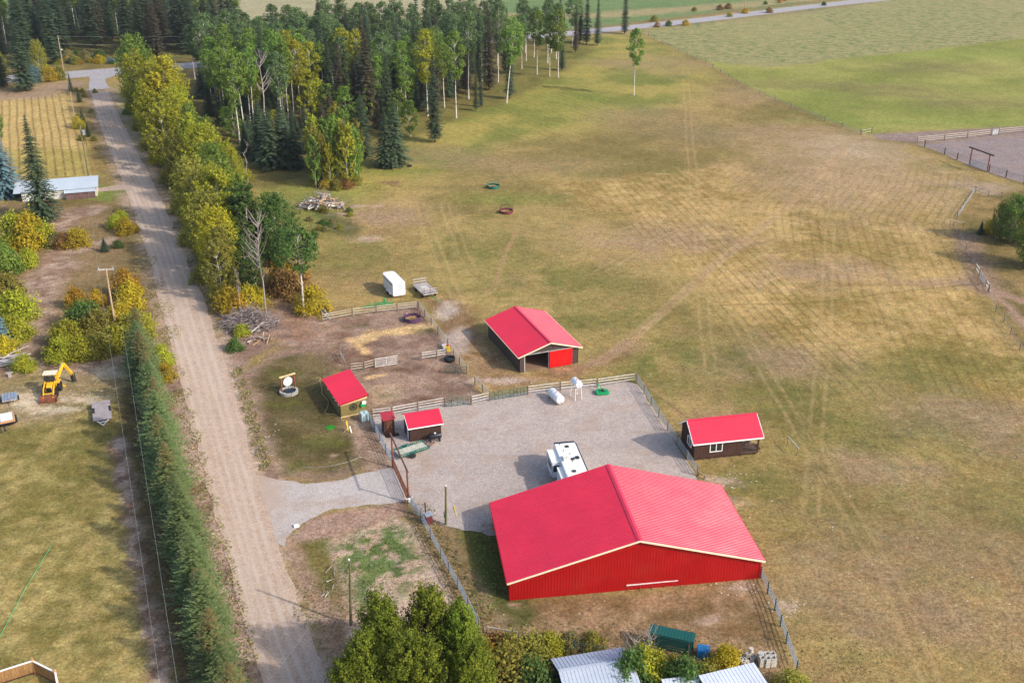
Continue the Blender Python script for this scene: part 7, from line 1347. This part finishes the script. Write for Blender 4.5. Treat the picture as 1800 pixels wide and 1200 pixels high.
MB().bar((.7, 3.9, 2.2), (1.15, 4.7, 3.15), .09, .09).build("hydraulic_ram", M['steel'], bh); MB().hexa([(1.75, 4.5, .5), (2.2, 4.2, .15), (2.45, 4.5, .15), (2.0, 4.8, .5), (1.8, 4.6, 1.4), (2.1, 4.35, 1.35), (2.3, 4.6, 1.35), (2.0, 4.85, 1.4)]).build("rear_bucket", M['dark_steel'], bh)
for s_x in (-1, 1): MB().bar((s_x * .5, 3.1, 1.2), (s_x * 1.15, 3.3, .1), .14, .14).box(s_x * 1.15 - .18, s_x * 1.15 + .18, 3.15, 3.45, .02, .10).build("stabiliser", M['yellow'], bh)
bh.scale = (1.12, 1.0, 1.0)
# grey deck trailer
A, B = PV(165, 748), PV(200, 742); d = B - A; rz = math.atan2(d.y, d.x); Wd = d.length * .96; Ld = 5.5
dt = thing("deck_trailer", "grey boarded flat deck trailer with triangular hitch beside the hedge", "flat trailer", (A.x, A.y, 0), rz); mb = MB()
for i in range(10): y = i * Ld / 10; x0, x1 = (0, Wd); cut = 2.3 < y + .2 < 3.7; mb.box(x0 + (.32 if cut else 0), x1 - (.32 if cut else 0), y + .01, y + Ld / 10 - .01, .60, .66)
mb.build("deck", simple('grey_pink_deck', (.36, .31, .31), .9, var=.12, scale=1.2, dirt=(.30, .22, .19), dirt_amt=.5), dt); MB().box(.05, Wd - .05, .1, Ld - .1, .45, .59).build("frame", M['dark_steel'], dt)
for x in (.14, Wd - .14):
    for y in (2.65, 3.35): wheel(dt, (x, y, .32), .30, .22, axis='x')
MB().bar((.5, 0, .52), (Wd / 2, -1.25, .5), .09, .1).bar((Wd - .5, 0, .52), (Wd / 2, -1.25, .5), .09, .1).bar((.7, -.35, .52), (Wd - .7, -.35, .52), .08, .08).build("hitch", M['white_trim'], dt)
# orange boarded trailer
A, B = PV(-30, 760), PV(29, 748); d = B - A; rz = math.atan2(d.y, d.x) - .0; Wo = d.length
ot = thing("plank_trailer", "orange plank trailer with a white panel at the left edge", "flat trailer", (A.x, A.y, 0), rz); mb = MB()
for i in range(18): x = i * Wo / 18; mb.box(x + .012, x + Wo / 18 - .012, 0, 3.0, .6, .66)
mb.build("deck", M['orange_board'], ot); MB().box(.02, Wo + .04, -.05, .0, .42, .66).box(Wo, Wo + .06, 0, 3.0, .42, .66).build("frame", M['black'], ot); MB().box(.3, Wo - .3, .2, 2.8, .4, .58).build("chassis", M['dark_steel'], ot)
MB().bar((Wo - 1.5, 0, .5), (Wo - 1.35, -1.7, .45), .14, .12).build("tongue", M['black'], ot); MB().lathe([(.02, 0), (.14, 0), (.14, .2), (.02, .22)], 10, (Wo - 1.35, -1.7, .45)).build("coupler", M['dark_steel'], ot)
for y in (1.1, 1.9): wheel(ot, (Wo + .12, y, .32), .32, .2, axis='x')
pn = thing("plastic_sheet", "white rectangular panel lying on the orange plank trailer", "panel", ot.matrix_basis @ Vector((Wo - 1.0, 1.75, .66)), rz); MB().box(-.72, .72, -1.1, 1.1, 0, .08).build("panel", M['white_side'], pn); MB().box(-.76, .76, -1.14, 1.14, -.001, .05).build("edge_frame", M['pipe_grey'], pn)
A, B = PV(5, 713), PV(32, 708); d = B - A; rz = math.atan2(d.y, d.x); Wb = d.length; bt_ = thing("small_trailer", "small grey sheet covered trailer left of the backhoe", "flat trailer", (A.x, A.y, 0), rz)
MB().box(0, Wb, 0, 2.3, .5, .62).build("bed", M['grey_wood'], bt_); mb = MB()
for i in range(5): mb.slab((.02 + i * Wb / 5, .05, .66 + .04 * (i % 3)), ((i + 1) * Wb / 5 - .02, .05, .70), ((i + 1) * Wb / 5 - .02, 2.25, .72 + .03 * (i % 2)), (.02 + i * Wb / 5, 2.25, .66 + .05 * (i % 2)), .04)
mb.build("metal_sheets", M['steel'], bt_); wheel(bt_, (-.12, 1.1, .3), .3, .2, axis='x'); wheel(bt_, (Wb + .12, 1.1, .3), .3, .2, axis='x'); MB().bar((Wb * .6, 0, .5), (Wb * .62, -.9, .45), .1, .1).build("tongue", M['steel'], bt_)
# stacks of poles and heaps of logs
def heap(name, label, c, n, rx, ry, hmax, lo, hi, rr, mats, seed, ang=None, spread=1.0):
    rd = random.Random(seed); x, y = P(*c); r = thing(name, label, "wood pile", (x, y, 0)); groups = {}
    for k in range(n):
        q = math.sqrt(rd.random()); a = rd.uniform(0, 2 * math.pi); cx_, cy_ = q * rx * math.cos(a), q * ry * math.sin(a); z = hmax * (1 - q ** 1.3) * rd.uniform(.35, 1) + rr; L_ = rd.uniform(lo, hi); th = (ang + rd.gauss(0, spread)) if ang is not None else rd.uniform(0, math.pi); el = rd.gauss(0, .16)
        dv = Vector((math.cos(th), math.sin(th), 0)) * L_ / 2; dz = L_ / 2 * math.sin(el); r_ = rr * rd.uniform(.5, 1.3); m_ = rd.choice(mats); c0 = Vector((cx_, cy_, max(z, abs(dz) + r_)))
        mid = c0 + Vector((rd.gauss(0, .06), rd.gauss(0, .06), rd.gauss(0, .06))) * L_ * .5; mb = MB(); mb.tube([c0 - dv - Vector((0, 0, dz)), mid, c0 + dv + Vector((0, 0, dz))], [r_, r_ * .9, r_ * .6], 6); groups.setdefault(m_, []).append(mb)
    tot = 0
    for m_, lst in groups.items():
        for mb in lst:
            tot += 1
            if tot <= 100: mb.build("log", M[m_], r)
            else: groups.setdefault('_rest', MB()); R2 = groups['_rest'] if isinstance(groups.get('_rest'), MB) else None
    return r
def heap2(*a, rest=0, rest_mat='twig', rest_len=(.8, 2.2), rest_r=.022, **k):
    r = heap(*a, **k)
    if rest:
        rd = random.Random(77); mb = MB(); rx, ry, hm = a[4], a[5], a[6]
        for i in range(rest):
            q = math.sqrt(rd.random()); t_ = rd.uniform(0, 6.28); c0 = Vector((q * rx * 1.1 * math.cos(t_), q * ry * 1.1 * math.sin(t_), hm * (1 - q ** 1.4) * rd.uniform(.4, 1.1) + .1)); th = rd.uniform(0, 6.28); L_ = rd.uniform(*rest_len); e = c0 + Vector((math.cos(th) * L_, math.sin(th) * L_, rd.gauss(.1, .35) * L_)); e.z = max(.03, e.z); mb.tube([c0, c0.lerp(e, .5) + Vector((0, 0, rd.uniform(-.1, .15))), e], [rest_r * 1.3, rest_r, rest_r * .4], 3, False)
        tag(mb.build("twigs", M[rest_mat], r), kind="stuff")
    return r
heap2("log_pile", "big heap of peeled and split logs in the pasture", (566, 364), 95, 4.4, 2.8, 3.1, 1.4, 3.2, .15, ['log_white', 'log_white', 'log_tan', 'bark_grey'], 21, rest=160, rest_r=.04, rest_len=(1.0, 3.0))
heap2("brush_heap", "big grey brush heap at the lane belt's lower end", (440, 572), 95, 3.9, 2.8, 2.9, 1.6, 3.6, .085, ['twig', 'twig', 'bark_grey', 'log_white'], 22, rest=900, rest_r=.035)
heap("plank_pile", "bright broken planks at the brush heap's foot", (455, 597), 22, 2.4, .9, .5, 1.2, 2.6, .07, ['log_tan', 'log_white', 'twig'], 23)
heap("pole_stack", "grey poles leaning in the grass above the corral corner", (567, 528), 14, .9, 1.9, .3, 2.4, 4.0, .06, ['grey_wood', 'twig'], 24, ang=1.9, spread=.12)
heap("pole_stack", "pale squared timbers lying at the corral corner", (573, 552), 9, .7, 1.1, .35, 2.2, 3.4, .09, ['log_white', 'grey_wood'], 25, ang=2.1, spread=.06)
heap("pole_stack", "large stack of whitish poles on supports at the left edge", (6, 640), 34, 1.6, 1.3, .9, 4.5, 7.0, .09, ['log_white', 'grey_wood', 'pipe_grey'], 26, ang=.25, spread=.07)
sp_ = thing("pole_support", "pale support block under the whitish pole stack", "support", tuple(PV(18, 662)), .3); MB().box(-.2, .2, -.2, .2, 0, .6).build("foot", M['grey_wood'], sp_); MB().bar((-.5, 0, .65), (.5, 0, .65), .2, .12).build("bolster", M['grey_wood'], sp_)
heap("plank_pile", "few scattered boards on the dirt beside the garden verge", (578, 1020), 9, 1.0, 2.4, .04, .6, 1.5, .035, ['log_white', 'twig'], 27, ang=.9, spread=.25)
mb = MB(); mb.tube([PV(-20, 1158) + Vector((0, 0, .12)), PV(0, 1120) + Vector((0, 0, .12)), PV(45, 1035) + Vector((0, 0, .12)), PV(91, 959) + Vector((0, 0, .12))], .022, 5); tag(mb.build("green_rope", M['green_line']), "straight bright green cord stretched over the lower left lawn", "cord")
t_ = thing("spare_tyre", "black tyre lying beside the bushy spruce pair", "tyre", tuple(PV(720, 293))); MB().lathe([(.25, .02), (.48, .0), (.55, .1), (.55, .26), (.48, .36), (.25, .34)], 18, close=False).build("tyre", M['rubber'], t_); MB().lathe([(.05, .1), (.26, .08), (.26, .28), (.05, .26)], 14).build("rim", M['dark_steel'], t_)
b_ = thing("pale_stone", "small whitish block at the driveway's lower corner", "stone", tuple(PV(521, 925)), .4); mb = MB(); ext_z(mb, rounded([(-.3, -.2), (.3, -.24), (.27, .2), (-.27, .24)], .08, 3), 0, .2); mb.build("stone", M['white_trim'], b_, bevel=.05)
q_ = thing("marking_stake", "yellow stake lying on the gravel beside the yard pole", "stake", tuple(PV(800, 898)), math.radians(100)); MB().bar((-1.0, 0, .05), (.9, 0, .09), .09, .05).build("stake", M['yellow_plastic'], q_)
# far machinery glimpsed beyond the road and white stones of the mineral ground
x, y = P(1375, 2); v = thing("parked_car", "small red car far beyond the public road at the top edge", "car", (x, y, 0), .2); MB().hexa([(-2.1, -.85, .4), (2.1, -.85, .4), (2.1, .85, .4), (-2.1, .85, .4), (-2.1, -.85, .95), (2.1, -.85, .85), (2.1, .85, .85), (-2.1, .85, .95)]).build("body", M['red_can'], v, bevel=.1); MB().hexa([(-1.5, -.75, .9), (1.0, -.75, .85), (1.0, .75, .85), (-1.5, .75, .9), (-1.1, -.62, 1.45), (.4, -.62, 1.45), (.4, .62, 1.45), (-1.1, .62, 1.45)]).build("cabin", M['glass'], v)
for sx in (-1.3, 1.3):
    for sy in (-.8, .8): wheel(v, (sx, sy, .33), .33, .2)
# stones and bleached bits strewn on the ground, and coarse tufts: nobody could count them
rs = np.random.RandomState(31)
def strew(name, zones, mat, size, zf=.4):
    V = []; T = []
    for (px_, py_, rx, ry, n) in zones:
        cx_, cy_ = P(px_, py_); a = rs.uniform(0, 6.28, n); q = np.sqrt(rs.rand(n)); s = size * rs.uniform(.4, 1.5, n)
        for i in range(n):
            x, y = cx_ + math.cos(a[i]) * q[i] * rx, cy_ + math.sin(a[i]) * q[i] * ry; k = rs.uniform(0, 1.5); c, d = math.cos(k) * s[i], math.sin(k) * s[i]; h = s[i] * zf
            V += [(x - c, y - d, -.01), (x + d, y - c, -.01), (x + c, y + d, -.01), (x - d, y + c, -.01), (x, y, h)]
    V = np.array(V); m = len(V) // 5; b = (np.arange(m) * 5)[:, None]; F = np.concatenate([b + np.array([[0, 1, 4]]), b + np.array([[1, 2, 4]]), b + np.array([[2, 3, 4]]), b + np.array([[3, 0, 4]])])
    return tag(np_mesh(name, V, F, mat), kind='stuff')
strew("scattered_stones", [(1200, 560, 60, 45, 160), (900, 430, 30, 30, 60), (640, 420, 4, 2.4, 60), (785, 545, 2.4, 4.4, 90), (1275, 845, 4, 2, 40), (1290, 1032, 2.4, 1.4, 40), (900, 1062, 12, 3, 14), (1600, 900, 22, 22, 60), (70, 700, 8, 3, 70), (150, 700, 5, 3, 60), (1000, 640, 20, 8, 50), (870, 670, 6, 1.5, 50), (462, 800, 1.2, 9, 40), (1384, 1068, 2.2, 1.4, 40), (1490, 280, 6, 6, 60)], simple('bleached_stone', (.55, .50, .43), .95, var=.2), .085)
def tufts(name, zones, mat, size):
    V = []; T = []
    for (px_, py_, rx, ry, n) in zones:
        cx_, cy_ = P(px_, py_); a = rs.uniform(0, 6.28, n); q = np.sqrt(rs.rand(n)); X_ = np.stack([cx_ + np.cos(a) * q * rx, cy_ + np.sin(a) * q * ry, rs.uniform(.02, .22, n)], 1); v_, t_ = leaf_cloud(rs, X_, size, None, rs.rand(n), up=.1); V.append(v_); T.append(t_)
    me = cloud_mesh(name, np.concatenate(V), np.concatenate(T), mat); return tag(link_mesh(name, me), kind='stuff')
lane_v = [(306 + i * 9.2, 660 + i * 39, 1.5, 3.0, 200) for i in range(14)] + [(225 + i * 14, 380 + i * 42, 2.0, 4.0, 260) for i in range(6)] + [(172 + i * 8, 200 + i * 30, 4, 6, 200) for i in range(5)] + [(418 + i * 6, 655 + i * 20, .8, 1.8, 160) for i in range(9)]
tufts("verge_grass", lane_v, L['weed'], .22)
tufts("coarse_grass", [(740 + i * 14, 905 + i * 26, 1.6, 2.2, 200) for i in range(8)] + [(590, 1060, 4, 5, 500), (1000, 1130, 14, 3, 800), (560, 400, 8, 5, 500), (660, 330, 7, 3, 300), (1120, 600, 3, 3, 40), (235, 560, 6, 10, 500), (140, 640, 10, 3, 300), (1730, 470, 8, 12, 500), (1400, 1160, 8, 4, 300)], L['weed'], .20)
tufts("garden_plants", [(640, 975, 3.2, 3.6, 420), (672, 950, 3.6, 3.0, 420), (690, 1000, 3.6, 5, 420), (650, 1040, 3, 4, 340)], L['aspen'], .15)
tufts("lush_grass", [(500, 340, 12, 6, 500), (855, 1000, 1.6, 9, 500), (655, 325, 5, 2, 200)], L['aspen'], .18)
tufts("straw_litter", [(690, 584, 4.6, 1.4, 260), (630, 606, 1.4, 1.0, 60), (725, 577, 1.6, 1, 80)], M['straw'], .16)
# ------------------------------------------------------------------ light autumn haze
hz = MB(); hz.box(-3200, 3200, -500, 4700, -1.5, 72.0); t = NT("thin_haze"); t.t.nodes.remove(t.b); pv = t.n("ShaderNodeVolumePrincipled")
pv.inputs["Color"].default_value = (0.80, 0.86, 0.95, 1); pv.inputs["Density"].default_value = 0.00011; pv.inputs["Anisotropy"].default_value = 0.35
t.t.links.new(pv.outputs[0], t.out.inputs["Volume"]); ho = hz.build("haze", t.m); tag(ho, kind='stuff')
SC.cycles.volume_bounces = 0
